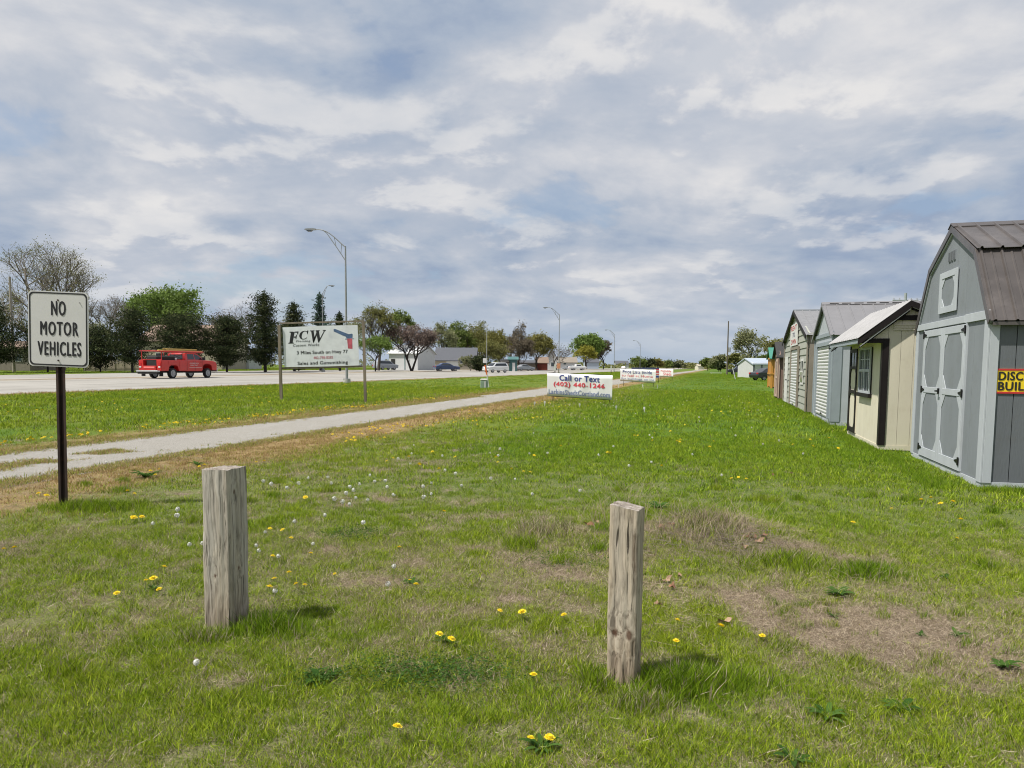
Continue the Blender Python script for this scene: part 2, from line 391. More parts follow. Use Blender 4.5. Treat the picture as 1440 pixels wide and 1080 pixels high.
t.links.new(fine, bp.inputs['Height']); L(t, bp, 0, b, 'Normal')
def strip(name, vedges, us, zoff, m, jit=0, nv=14, cross=None):
    us = np.asarray(us); k = nv
    tt = np.linspace(0, 1, k)
    U = np.repeat(us[:, None], k, 1); v0, v1 = vedges
    j0 = (fbm(us*1.0, us*0+3, 1.3, 6, 5)-.5)*jit; j1 = (fbm(us*1.0, us*0+9, 1.3, 6, 15)-.5)*jit
    Vv = (v0+j0)[:, None] + ((v1+j1)-(v0+j0))[:, None]*tt[None, :]
    X = U*SN + Vv*CS; Y = U*CS - Vv*SN; Z = hg(X, Y) + zoff
    if cross is not None: Z = Z + cross(U, Vv)
    o = np_mesh(name, np.stack([X, Y, Z], -1).reshape(-1, 3), gridfaces(len(us), k), m, smooth=True)
    return tag(o, kind='structure')
us = np.concatenate([np.arange(-30, 4, 1.0), np.arange(4, 60, .12), np.geomspace(60, 900, 120)])
strip('gravel_path', PATH_V, us, .004, mp_, jit=.5)

# --- highway
mr, t, b = newmat('road_concrete')
geo = N(t, 'ShaderNodeNewGeometry')
fine = gnoise(22, 6, .7); st = gnoise(.7, 5, .6, (2.0, .05, 1)); pt = gnoise(.12, 4, .5, (1, 1, 1))
c = ramp(t, fine, [(.3, (.245, .232, .21)), (.7, (.335, .32, .29))])
c = mixc(t, mathn(t, 'MULTIPLY', smooth(t, st, .45, .7), bv=.4), c, (.22, .21, .19))
c = mixc(t, mathn(t, 'MULTIPLY', smooth(t, pt, .45, .6), bv=.35), c, (.38, .365, .335))
t.links.new(c, b.inputs['Base Color']); b.inputs['Roughness'].default_value = .85; b.inputs['Specular IOR Level'].default_value = .3
usr = np.concatenate([np.arange(-120, 200, 2.0), np.geomspace(200, 1600, 90)])
strip('road', ROAD_V, usr, .01, mr, jit=.35, nv=60)
m_tar = mat('joint_tar', (.10, .095, .085), .9, .3, 3)
m_dirt = mat('median_dirt', (.21, .155, .10), .95, .35, 1.2)
m_yel = mat('yellow_line', (.50, .37, .07), .8, .35, 2)
m_wht = mat('white_line', (.62, .62, .60), .8, .3, 2)
strip('road_median', (-45.9, -44.6), usr, .016, m_dirt, jit=.9, nv=3)
for i, vv in enumerate((-29.2, -33.0, -40.6, -49.6, -56.6)):
    strip('road_joint', (vv, vv+.09), usr, .015, m_tar, jit=.02, nv=2)
strip('road_marking', (-43.9, -43.78), usr, .015, m_yel, nv=2)
strip('road_marking', (-46.9, -46.78), usr, .015, m_yel, nv=2)
strip('road_marking', (-27.0, -26.88), usr, .015, m_wht, nv=2)
ds = MB()
for k in range(-8, 60):
    for vv in (-36.8, -53.2):
        u1 = k*12.0; P = [W(u1, vv), W(u1, vv+.12), W(u1+3, vv+.12), W(u1+3, vv)]
        ds.add([p+Vector((0, 0, .017)) for p in P], [(0, 3, 2, 1)])
tag(ds.build('lane_dashes', m_wht), kind='structure')
tj = MB()
for k in range(-20, 60):
    u1 = k*6.0+1.3; n = 40
    vs = []
    for i in range(n):
        vv = ROAD_V[0]+.4+(ROAD_V[1]-ROAD_V[0]-.8)*i/(n-1); vs += [W(u1, vv)+Vector((0, 0, .021)), W(u1+.05, vv)+Vector((0, 0, .021))]
    tj.add(vs, [(2*i, 2*i+1, 2*i+3, 2*i+2) for i in range(n-1)])
tag(tj.build('road_cross_joints', m_tar), kind='structure')

# ================================================================== GRASS (stuff)
def blade_mesh(name, nb, rad, hmin, hmax, wid, seed, lean=.5, segs=3):
    rg = np.random.RandomState(seed); V = []; F = []; A = []
    for i in range(nb):
        a = rg.rand()*6.283; r = rad*math.sqrt(rg.rand()); bx, by = r*math.cos(a), r*math.sin(a)
        h = hmin+(hmax-hmin)*rg.rand()**1.4; w = wid*(.6+.8*rg.rand()); da = rg.rand()*6.283
        ln = lean*(.2+rg.rand())*h; fa = rg.rand()*6.283; wx, wy = math.cos(fa)*w/2, math.sin(fa)*w/2
        bi = len(V); c = rg.rand()
        for k in range(segs):
            tt = k/segs; off = ln*tt**1.8; ww = 1-tt*.75
            x = bx+math.cos(da)*off; y = by+math.sin(da)*off; z = h*(tt-.18*tt*tt*lean)-.006
            V += [(x-wx*ww, y-wy*ww, z), (x+wx*ww, y+wy*ww, z)]
        V.append((bx+math.cos(da)*ln, by+math.sin(da)*ln, h*(1-.18*lean)))
        for k in range(segs-1): F.append((bi+2*k, bi+2*k+1, bi+2*k+3, bi+2*k+2))
        F.append((bi+2*segs-2, bi+2*segs-1, bi+2*segs)); A += [c]*(2*segs+1)
    me = bpy.data.meshes.new(name); me.from_pydata(V, [], F)
    at_ = me.attributes.new('rnd', 'FLOAT', 'POINT'); at_.data.foreach_set('value', A)
    return me

mgr = bpy.data.materials.new('grass_blades'); mgr.use_nodes = True; t = mgr.node_tree; t.nodes.clear()
o_ = N(t, 'ShaderNodeOutputMaterial')
ar = N(t, 'ShaderNodeAttribute', attribute_name='rnd')
ady = N(t, 'ShaderNodeAttribute', attribute_name='tdry'); ady.attribute_type = 'INSTANCER'
alu = N(t, 'ShaderNodeAttribute', attribute_name='tlush'); alu.attribute_type = 'INSTANCER'
ast = N(t, 'ShaderNodeAttribute', attribute_name='tstraw'); ast.attribute_type = 'INSTANCER'
r2 = mathn(t, 'FRACT', mathn(t, 'MULTIPLY', ar.outputs['Fac'], bv=7.31))
ylw = ramp(t, r2, [(0, (.06, .10, .006)), (.35, (.185, .26, .012)), (.75, (.33, .41, .022)), (1, (.54, .58, .065))])
lus = ramp(t, r2, [(0, (.045, .095, .006)), (.35, (.12, .225, .010)), (.75, (.19, .31, .016)), (1, (.31, .44, .035))])
dea = ramp(t, r2, [(0, (.14, .105, .065)), (.5, (.36, .29, .20)), (1, (.64, .55, .42))])
stw = ramp(t, r2, [(0, (.20, .13, .05)), (.5, (.40, .28, .125)), (1, (.56, .43, .23))])
gr = mixc(t, alu.outputs['Fac'], ylw, lus)
isd = mathn(t, 'LESS_THAN', ar.outputs['Fac'], ady.outputs['Fac'])
c = mixc(t, isd, gr, dea)
iss = mathn(t, 'LESS_THAN', mathn(t, 'FRACT', mathn(t, 'MULTIPLY', ar.outputs['Fac'], bv=3.77)), ast.outputs['Fac'])
c = mixc(t, iss, c, stw)
d_ = N(t, 'ShaderNodeBsdfPrincipled'); tr = N(t, 'ShaderNodeBsdfTranslucent'); mx = N(t, 'ShaderNodeMixShader', i_0=.28)
d_.inputs['Roughness'].default_value = .55; d_.inputs['Specular IOR Level'].default_value = .12
t.links.new(c, d_.inputs['Base Color']); t.links.new(c, tr.inputs[0]); L(t, d_, 0, mx, 1); L(t, tr, 0, mx, 2); L(t, mx, 0, o_, 0)

def scatter(name, P, scale, variants, meshes, mat_, tdry=None, tlush=None, tstraw=None, tiltn=0.12, seed=0):
    """one object of points; geometry nodes put a tuft on each"""
    rg = np.random.RandomState(seed); n = len(P)
    me = bpy.data.meshes.new(name); me.vertices.add(n); me.vertices.foreach_set('co', np.asarray(P, np.float32).ravel())
    def fa(nm, v):
        a = me.attributes.new(nm, 'FLOAT', 'POINT'); a.data.foreach_set('value', np.asarray(v, np.float32))
    z = np.zeros(n)
    fa('tdry', z if tdry is None else tdry); fa('tlush', z if tlush is None else tlush); fa('tstraw', z if tstraw is None else tstraw)
    fa('tsc', scale)
    a = me.attributes.new('var', 'INT', 'POINT'); a.data.foreach_set('value', np.asarray(variants, np.int32))
    rot = np.stack([rg.randn(n)*tiltn, rg.randn(n)*tiltn, rg.rand(n)*6.283], -1).astype(np.float32)
    a = me.attributes.new('rot', 'FLOAT_VECTOR', 'POINT'); a.data.foreach_set('vector', rot.ravel())
    me.materials.append(mat_)
    o = link(name, me)
    pc = bpy.data.collections.new(name+'_forms')
    for i, mm in enumerate(meshes):
        mm.materials.clear(); mm.materials.append(mat_)
        pc.objects.link(bpy.data.objects.new('%s_form_%02d' % (name, i), mm))
    g = bpy.data.node_groups.new(name, 'GeometryNodeTree')
    g.interface.new_socket('Geometry', in_out='INPUT', socket_type='NodeSocketGeometry')
    g.interface.new_socket('Geometry', in_out='OUTPUT', socket_type='NodeSocketGeometry')
    gi = g.nodes.new('NodeGroupInput'); go = g.nodes.new('NodeGroupOutput')
    ci = g.nodes.new('GeometryNodeCollectionInfo'); ci.inputs[0].default_value = pc; ci.inputs[1].default_value = True; ci.inputs[2].default_value = True
    ip = g.nodes.new('GeometryNodeInstanceOnPoints'); ip.inputs['Pick Instance'].default_value = True
    def na(nm, ty):
        k = g.nodes.new('GeometryNodeInputNamedAttribute'); k.data_type = ty; k.inputs[0].default_value = nm; return k
    e2r = g.nodes.new('FunctionNodeEulerToRotation')
    g.links.new(na('rot', 'FLOAT_VECTOR').outputs[0], e2r.inputs[0])
    m2p = g.nodes.new('GeometryNodeMeshToPoints')
    g.links.new(gi.outputs[0], m2p.inputs[0])
    g.links.new(m2p.outputs[0], ip.inputs['Points']); g.links.new(ci.outputs[0], ip.inputs['Instance'])
    g.links.new(na('var', 'INT').outputs[0], ip.inputs['Instance Index']); g.links.new(e2r.outputs[0], ip.inputs['Rotation'])
    g.links.new(na('tsc', 'FLOAT').outputs[0], ip.inputs['Scale']); g.links.new(ip.outputs[0], go.inputs[0])
    md = o.modifiers.new('scatter', 'NODES'); md.node_group = g
    return o

short_m = [blade_mesh('short_tuft', 26, .055, .020, .052, .0036, 10+i, .9) for i in range(6)]
long_m = [blade_mesh('long_tuft', 22, .05, .055, .115, .0042, 30+i, .6, 4) for i in range(4)]
mid_m = [blade_mesh('mid_tuft', 34, .13, .026, .062, .0075, 50+i, .8) for i in range(5)]
far_m = [blade_mesh('far_tuft', 40, .32, .03, .07, .018, 70+i, .7, 2) for i in range(4)]
mat_m = [blade_mesh('thatch_tuft', 34, .06, .005, .014, .0024, 90+i, 4.0) for i in range(4)]

def wedge(n, r0_, r1_, seed, marg=1.8):
    rg = np.random.RandomState(seed); pts = []; tot = 0
    while tot < n:
        k = n*2
        y = np.sqrt(r0_**2 + (r1_**2-r0_**2)*rg.rand(k)); x = (rg.rand(k)*2-1)*(r1_*.80+marg)
        ok = np.abs(x) < y*.76+marg; x, y = x[ok], y[ok]; pts.append(np.stack([x, y], -1)); tot += len(x)
    return np.concatenate(pts)[:n]
def on_lawn(x, y, soft=.12):
    u, v = uvof(x, y); j = (fbm(u, u*0+3, 1.3, 4, 5)-.5)*.5
    path = (v > PATH_V[0]+soft) & (v < PATH_V[1]-soft); road = (v > ROAD_V[0]-.1) & (v < ROAD_V[1]+.15)
    shed = (v > 3.15) & (u > 9.95) & (u < 60)
    return ~(path | road | shed)
POSTS = [(-1.59, 3.896, .172), (.535, 3.239, .135)]
def area(r0_, r1_): return (r1_**2-r0_**2)*.76+ (r1_-r0_)*3.6
def make_grass():
    rg = np.random.RandomState(5)
    out = []
    for (a, b_, dens, meshes, s0, nm) in ((1.5, 4.8, 1350, short_m, .95, 'n'), (4.0, 9.2, 560, short_m, 1.15, 'n2'), (7.6, 18, 150, mid_m, 1.0, 'm'), (14.5, 52, 32, mid_m, 1.8, 'm2'), (24, 210, 3.6, far_m, 1.25, 'f')):
        a0 = a/1.28 if a > 1.6 else a; n = int(area(a0, b_)*dens); p = wedge(n, a0, b_, 100+int(a*10)); x, y = p[:, 0], p[:, 1]
        u, v = uvof(x, y)
        d = dry_field(x, y); s = straw_field(x, y); l = np.clip(lush_shade_field(x, y)*.8+rg.randn(n)*.2, 0, 1)
        clump = fbm(x, y, 9, 2, 77)
        rad_ = np.hypot(x, y); fade = sst(rad_, a, a*1.35)*(1-sst(rad_, b_*.65, b_)) if a > 1.6 else 1-sst(rad_, b_*.8, b_)
        keep = on_lawn(x, y) & (rg.rand(n) > np.clip(1.3*(d-.25), 0, .86)) & (clump > .17+.27*d) & (rg.rand(n) > .10*s) & (rg.rand(n) < fade)
        for (qx, qy, qr) in POSTS: keep &= np.hypot(x-qx, y-qy) > qr*.75
        x, y, d, s, l, clump = (q[keep] for q in (x, y, d, s, l, clump)); k = len(x)
        sc_ = s0*(.65+.55*rg.rand(k))*(1.1-.45*d)*(.72+.75*np.clip(clump-.25, 0, 1))
        sc_ *= 1-.12*s
        out.append((nm, np.stack([x, y, hg(x, y)], -1), sc_, meshes, d, l, s))
    # path fringe / strip of grass on the near left of the path
    n = 9500; rgp = np.random.RandomState(8)
    u = rgp.rand(n)*30+2; side = rgp.rand(n) < .5
    v = np.where(side, PATH_V[1]-.05+np.abs(rgp.randn(n))*-.22+.1, PATH_V[0]+.05+np.abs(rgp.randn(n))*.22-.1)
    n2_ = 900; u2 = 5.6+rgp.rand(n2_)*3.9; v2 = -9.35-.05*(u2-6)+rgp.randn(n2_)*.16; ok2 = fbm(u2, v2, 1.5, 2, 4) > .45
    u = np.concatenate([u, u2[ok2]]); v = np.concatenate([v, v2[ok2]])
    x, y = u*SN+v*CS, u*CS-v*SN; k = len(x)
    out.append(('e', np.stack([x, y, hg(x, y)], -1), .55+.5*rgp.rand(k), mid_m, np.full(k, .35), lush_shade_field(x, y)*.6, np.full(k, .5)))
    i = 0
    names = {'n': 'lawn_grass', 'n2': 'lawn_grass', 'm': 'lawn_grass', 'm2': 'lawn_grass', 'f': 'lawn_grass', 'e': 'path_edge_grass'}
    labs = {'n': 'short patchy grass in the nearest foreground', 'n2': 'short grass a few steps beyond the two wooden posts', 'm': 'mown green lawn beside the first sheds', 'm2': 'mown lawn around the call or text banner', 'f': 'distant mown lawn and verge stretching towards the banners', 'e': 'sparse grass creeping along the gravel path edges'}
    for (nm, P, s_, meshes, d, l, st_) in out:
        o = scatter(names[nm], P, s_, rg.randint(0, len(meshes), len(P)), [m.copy() for m in meshes], mgr,
                    np.clip(.03+d*.80, 0, .9), l, np.clip(st_*.95, 0, .9), seed=i); i += 1
        tag(o, labs[nm], 'grass', kind='stuff')
    # dead thatch lying flat in the bare places
    n = 120000; p = wedge(n, 1.5, 11, 321); x, y = p[:, 0], p[:, 1]; d = dry_field(x, y)
    keep = on_lawn(x, y) & (rg.rand(n) < .22+1.1*np.clip(d-.1, 0, 1)); x, y, d = x[keep], y[keep], d[keep]; k = len(x)
    o = scatter('thatch', np.stack([x, y, hg(x, y)+.002], -1), .7+.9*rg.rand(k), rg.randint(0, 4, k), mat_m, mgr, np.clip(.45+1.3*d+.15*rg.randn(k), .2, .97), np.full(k, .3), np.zeros(k), seed=40)
    tag(o, 'flat grey and tan dead grass lying in the bare patches', 'dead grass', kind='stuff')
    n = 60000; p = wedge(n, 1.5, 6.2, 322); x, y = p[:, 0], p[:, 1]; d = dry_field(x, y); keep = on_lawn(x, y) & (fbm(x, y, 9, 2, 77) < .55+.6*d); x, y, d = x[keep], y[keep], d[keep]; k = len(x)
    o = scatter('thatch', np.stack([x, y, hg(x, y)+.001], -1), .6+.8*rg.rand(k), rg.randint(0, 4, k), mat_m, mgr, np.clip(.30+1.2*d+.25*rg.randn(k), .1, .97), np.full(k, .4), np.zeros(k), seed=41, tiltn=.3)
    tag(o, 'matted mixed green and straw blades between the foreground tufts', 'dead grass', kind='stuff')
    # longer tufts: at the post feet, sign foot, mound, and scattered
    X = []; S = []; D = []; Lu = []
    def add(cx, cy, rx, ry, n, s0, s1, dry, lush):
        a = rg.rand(n)*6.283; r = np.abs(rg.randn(n))*.6; x = cx+rx*r*np.cos(a); y = cy+ry*r*np.sin(a)
        ok = on_lawn(x, y)
        for (qx, qy, qr) in POSTS: ok &= np.hypot(x-qx, y-qy) > qr*.8
        x, y = x[ok], y[ok]; X.append(np.stack([x, y, hg(x, y)], -1)); k = len(x)
        S.append((s0+(s1-s0)*rg.rand(k))*np.exp(-.35*r[ok]**2)); D.append(np.full(k, dry)); Lu.append(np.full(k, lush))
    add(-1.34, 3.80, .26, .13, 190, .8, 1.45, .10, .8); add(.80, 3.14, .27, .13, 260, .8, 1.5, .10, .8); add(.40, 3.18, .10, .10, 50, .7, 1.2, .15, .6); add(1.05, 3.2, .3, .15, 90, .6, 1.1, .1, .7)  # long tufts at the posts, their dark green also painting the shade there
    add(.56, 2.98, .2, .08, 60, .7, 1.1, .3, .5); add(-1.62, 3.66, .2, .07, 70, .7, 1.1, .3, .5)
    add(-4.15, 6.95, .6, .28, 260, .8, 1.5, .08, .6); add(1.6, 5.8, .42, .40, 150, .8, 1.6, .5, .4); add(1.5, 6.4, .7, .3, 120, .7, 1.3, .15, .6); add(.9, 5.6, .4, .3, 60, .6, 1.1, .3, .5)
    add(.25, 6.1, .5, .5, 120, .8, 1.4, .5, .3); add(2.0, 5.1, .5, .3, 120, .8, 1.4, .15, .5); add(2.5, 4.9, .3, .15, 110, .9, 1.5, .1, .9)
    add(-2.45, 2.9, .4, .3, 160, .7, 1.1, .1, .6); add(.1, 5.6, .25, .18, 80, .8, 1.3, .1, .5)
    for k in range(46):
        q = wedge(1, 2.1, 9, 900+k)[0]
        if dry_field(q[0], q[1]) < .65: add(q[0], q[1], .13, .1, 26, .6, 1.15, .12, .75*rg.rand()+.2)
    for k in range(36):
        qx, qy = 2.0+rg.randn()*.62, 3.95+rg.randn()*.42
        add(qx, qy, .07+.08*rg.rand(), .05, rg.randint(4, 14), .35, .85, .25, rg.rand())
    # uncut strip at the shed feet
    n = 2600; u = 9.6+rg.rand(n)*24; v = 2.72+rg.randn(n)*.09-.05; x, y = u*SN+v*CS, u*CS-v*SN
    ok = on_lawn(x, y); x, y = x[ok], y[ok]; X.append(np.stack([x, y, hg(x, y)], -1)); S.append(.6+.5*rg.rand(len(x))); D.append(np.full(len(x), .05)); Lu.append(np.full(len(x), .9))
    n = 500; u = 9.68+rg.randn(n)*.05; v = 3.1+rg.rand(n)*2.5; x, y = u*SN+v*CS, u*CS-v*SN
    X.append(np.stack([x, y, hg(x, y)], -1)); S.append(.6+.6*rg.rand(n)); D.append(np.full(n, .05)); Lu.append(np.full(n, .8))
    X = np.concatenate(X); k = len(X)
    o = scatter('tall_grass', X, np.concatenate(S), rg.randint(0, 4, k), long_m, mgr, np.concatenate(D), np.concatenate(Lu), np.zeros(k), seed=60)
    tag(o, 'longer green grass round the mound and sheds, coloured darker as painted shade at the post feet', 'grass', kind='stuff')
make_grass()

# ================================================================== SHEDS AND BUILDINGS
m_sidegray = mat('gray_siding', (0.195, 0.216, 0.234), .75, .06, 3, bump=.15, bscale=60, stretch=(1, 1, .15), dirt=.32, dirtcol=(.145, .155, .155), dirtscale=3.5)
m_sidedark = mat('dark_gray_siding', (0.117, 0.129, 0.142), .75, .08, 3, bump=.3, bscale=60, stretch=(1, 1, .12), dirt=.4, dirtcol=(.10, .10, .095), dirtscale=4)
m_trimgray = mat('pale_gray_trim', (0.415, 0.445, 0.475), .65, .06, 4, bump=.12, bscale=50, stretch=(1, 1, .2), dirt=.2, dirtcol=(.33, .33, .31))
m_cream = mat('cream_siding', (0.620, 0.580, 0.460), .75, .05, 3, bump=.15, bscale=60, stretch=(1, 1, .15), dirt=.3, dirtcol=(.47, .42, .31), dirtscale=3.5)
m_blacktrim = mat('black_trim', (.012, .009, .009), .6, .2, 5, bump=.1, spec=.25)
m_blackmetal = mat('black_hinge', (.015, .015, .016), .45, .1, 20, metal=.6)
m_brownroof = mat('brown_ribbed_roof', (0.118, 0.104, 0.098), .36, .12, 4, metal=.45, dirt=.35, dirtcol=(.28, .245, .225))
m_silverroof = mat('silver_ribbed_roof', (0.238, 0.238, 0.245), .5, .12, 5, metal=.3, dirt=.4, dirtcol=(.26, .26, .26))
m_grayroof = mat('gray_ribbed_roof', (0.240, 0.236, 0.244), .45, .06, 3, metal=.35, dirt=.2, dirtcol=(.24, .235, .24))
m_palewall = mat('pale_gray_wall', (0.370, 0.400, 0.430), .7, .05, 4, dirt=.2, dirtcol=(.36, .37, .36))
m_bluegray = mat('blue_gray_trim', (0.252, 0.290, 0.319), .65, .07, 4)
m_door_w = mat('roll_door_slats', (0.521, 0.529, 0.521), .5, .06, 8, dirt=.25, dirtcol=(.45, .45, .43))
m_sage = mat('sage_lap_siding', (0.335, 0.345, 0.300), .7, .06, 4, dirt=.22, dirtcol=(.26, .26, .22))
m_olive = mat('olive_brown_trim', (.235, .205, .165), .7, .1, 5)
m_white = mat('white_paint', (0.622, 0.622, 0.605), .55, .05, 6, dirt=.15, dirtcol=(.55, .53, .48))
m_glass = mat('window_glass', (.05, .062, .07), .08, .1, 2, spec=.8)
m_skid = mat('treated_skid_wood', (.20, .17, .12), .85, .3, 12, stretch=(1, .1, 1))
m_dark = mat('dark_void', (.02, .02, .02), .9, .2, 4)
m_red = mat('red_print', (.50, .03, .03), .6, .1, 8)
m_navy = mat('navy_print', (.03, .045, .16), .6, .1, 8)
m_black = mat('black_print', (.015, .015, .017), .5, .1, 8)
m_yellow = mat('yellow_sign', (.80, .58, .02), .5, .05, 5)

def ribsheet(lo, hi, x0, x1, step, rib, name, m_, parent, axis='x', minor=True, lift=0):
    """ribbed metal sheet. lo/hi = (a,z) ends of the slope; ribs run up it; sheet runs x0..x1 along axis"""
    a0, z0 = lo; a1, z1 = hi; L_ = math.hypot(a1-a0, z1-z0); na_, nz = -(z1-z0)/L_, (a1-a0)/L_
    if nz < 0: na_, nz = -na_, -nz
    prof = [(x0, 0)]; k = 0; x = x0+.03
    while x+.05 < x1:
        h = rib if (not minor or k % 2 == 0) else rib*.35; w = .012 if h == rib else .008
        prof += [(x, 0), (x+w, h), (x+w+.018, h), (x+2*w+.018, 0)]; x += step/(2 if minor else 1); k += 1
    prof.append((x1, 0)); V = []; n = len(prof)
    for (aa_, zz_) in ((a0, z0), (a1, z1)):
        for sgn in (0, -.006):
            for (px_, h) in prof:
                hh = h+sgn+lift; A_ = aa_+na_*hh; Z_ = zz_+nz*hh
                V.append((px_, A_, Z_) if axis == 'x' else (A_, px_, Z_))
    F_ = []
    for i in range(n-1):
        F_ += [(i, i+1, 2*n+i+1, 2*n+i), (n+i, 3*n+i, 3*n+i+1, n+i+1)]
        F_ += [(i, n+i, n+i+1, i+1), (2*n+i, 2*n+i+1, 3*n+i+1, 3*n+i)]
    F_ += [(0, 2*n, 3*n, n), (n-1, 2*n-1, 4*n-1, 3*n-1)]
    mb = MB(); mb.add(V, F_); return mb.build(name, m_, parent)

def planks(poly, axis, step, gap, plane, t0, t1, name, m_, parent, start=None):
    """siding cut into boards; each board its own object"""
    vals = [p[axis] for p in poly]; a = min(vals) if start is None else start; out = []
    while a < max(vals)-1e-4:
        P = clip(poly, axis, max(a, min(vals)), a+step-gap)
        if len(P) > 2:
            out.append(MB().prism(P, plane, t0, t1).build(name, m_, parent))
        a += step
    return out

def textmesh(txt, box, m_, frame, parent, name='lettering', bold=.0, shear=0, depth=.002, spacing=1.0, surf=None):
    """flat lettering. frame = (origin, right, up, normal); box = x0,x1,y0,y1 in metres on that plane.
    surf(x, y) may give the point of a curved sheet instead"""
    cu = bpy.data.curves.new(name, 'FONT'); cu.body = txt; cu.size = 1; cu.shear = shear
    cu.space_character = spacing+bold*1.6; cu.resolution_u = 3; cu.extrude = 0
    tmp = bpy.data.objects.new('tmp_text', cu); COL.objects.link(tmp)
    dg = bpy.context.evaluated_depsgraph_get(); me0 = bpy.data.meshes.new_from_object(tmp.evaluated_get(dg))
    bpy.data.objects.remove(tmp); bpy.data.curves.remove(cu)
    co = np.zeros(len(me0.vertices)*3, np.float32); me0.vertices.foreach_get('co', co); co = co.reshape(-1, 3)
    polys = [tuple(p.vertices) for p in me0.polygons]; bpy.data.meshes.remove(me0)
    mn, mx_ = co[:, :2].min(0), co[:, :2].max(0); x0, x1, y0, y1 = box; hh = y1-y0
    sh = [(0, 0)] if bold <= 0 else [(-1, 0), (1, 0), (0, .6), (0, -.6), (0, 0)]
    bw = bold*.9*hh; x0 += bw; x1 -= bw; V = []; F_ = []
    s = np.array([(x1-x0)/(mx_[0]-mn[0]), (y1-y0)/(mx_[1]-mn[1])]); q0 = (co[:, :2]-mn)*s+np.array([x0, y0])
    O, Rr, Uu, Nn = (np.array(v) for v in frame)
    for k, (dx, dy) in enumerate(sh):
        q = q0+np.array([dx*bw, dy*bw]); dd = depth+.0004*k
        if surf is None: c_ = O+q[:, :1]*Rr+q[:, 1:2]*Uu+Nn*dd
        else: c_ = np.array([surf(a, b_) for a, b_ in q])+Nn*(dd+.006)
        b0 = len(V); V += [tuple(p) for p in c_]; F_ += [tuple(i+b0 for i in p) for p in polys]
    me = bpy.data.meshes.new(name); me.from_pydata(V, [], F_); me.materials.append(m_)
    return link(name, me, parent)

def shed_root(name, label, u, v, group=None, cat='shed'):
    p = W(u, v); p.z = max(p.z, 0)
    return thing(name, label, cat, (p.x, p.y, 0), -TH, group)

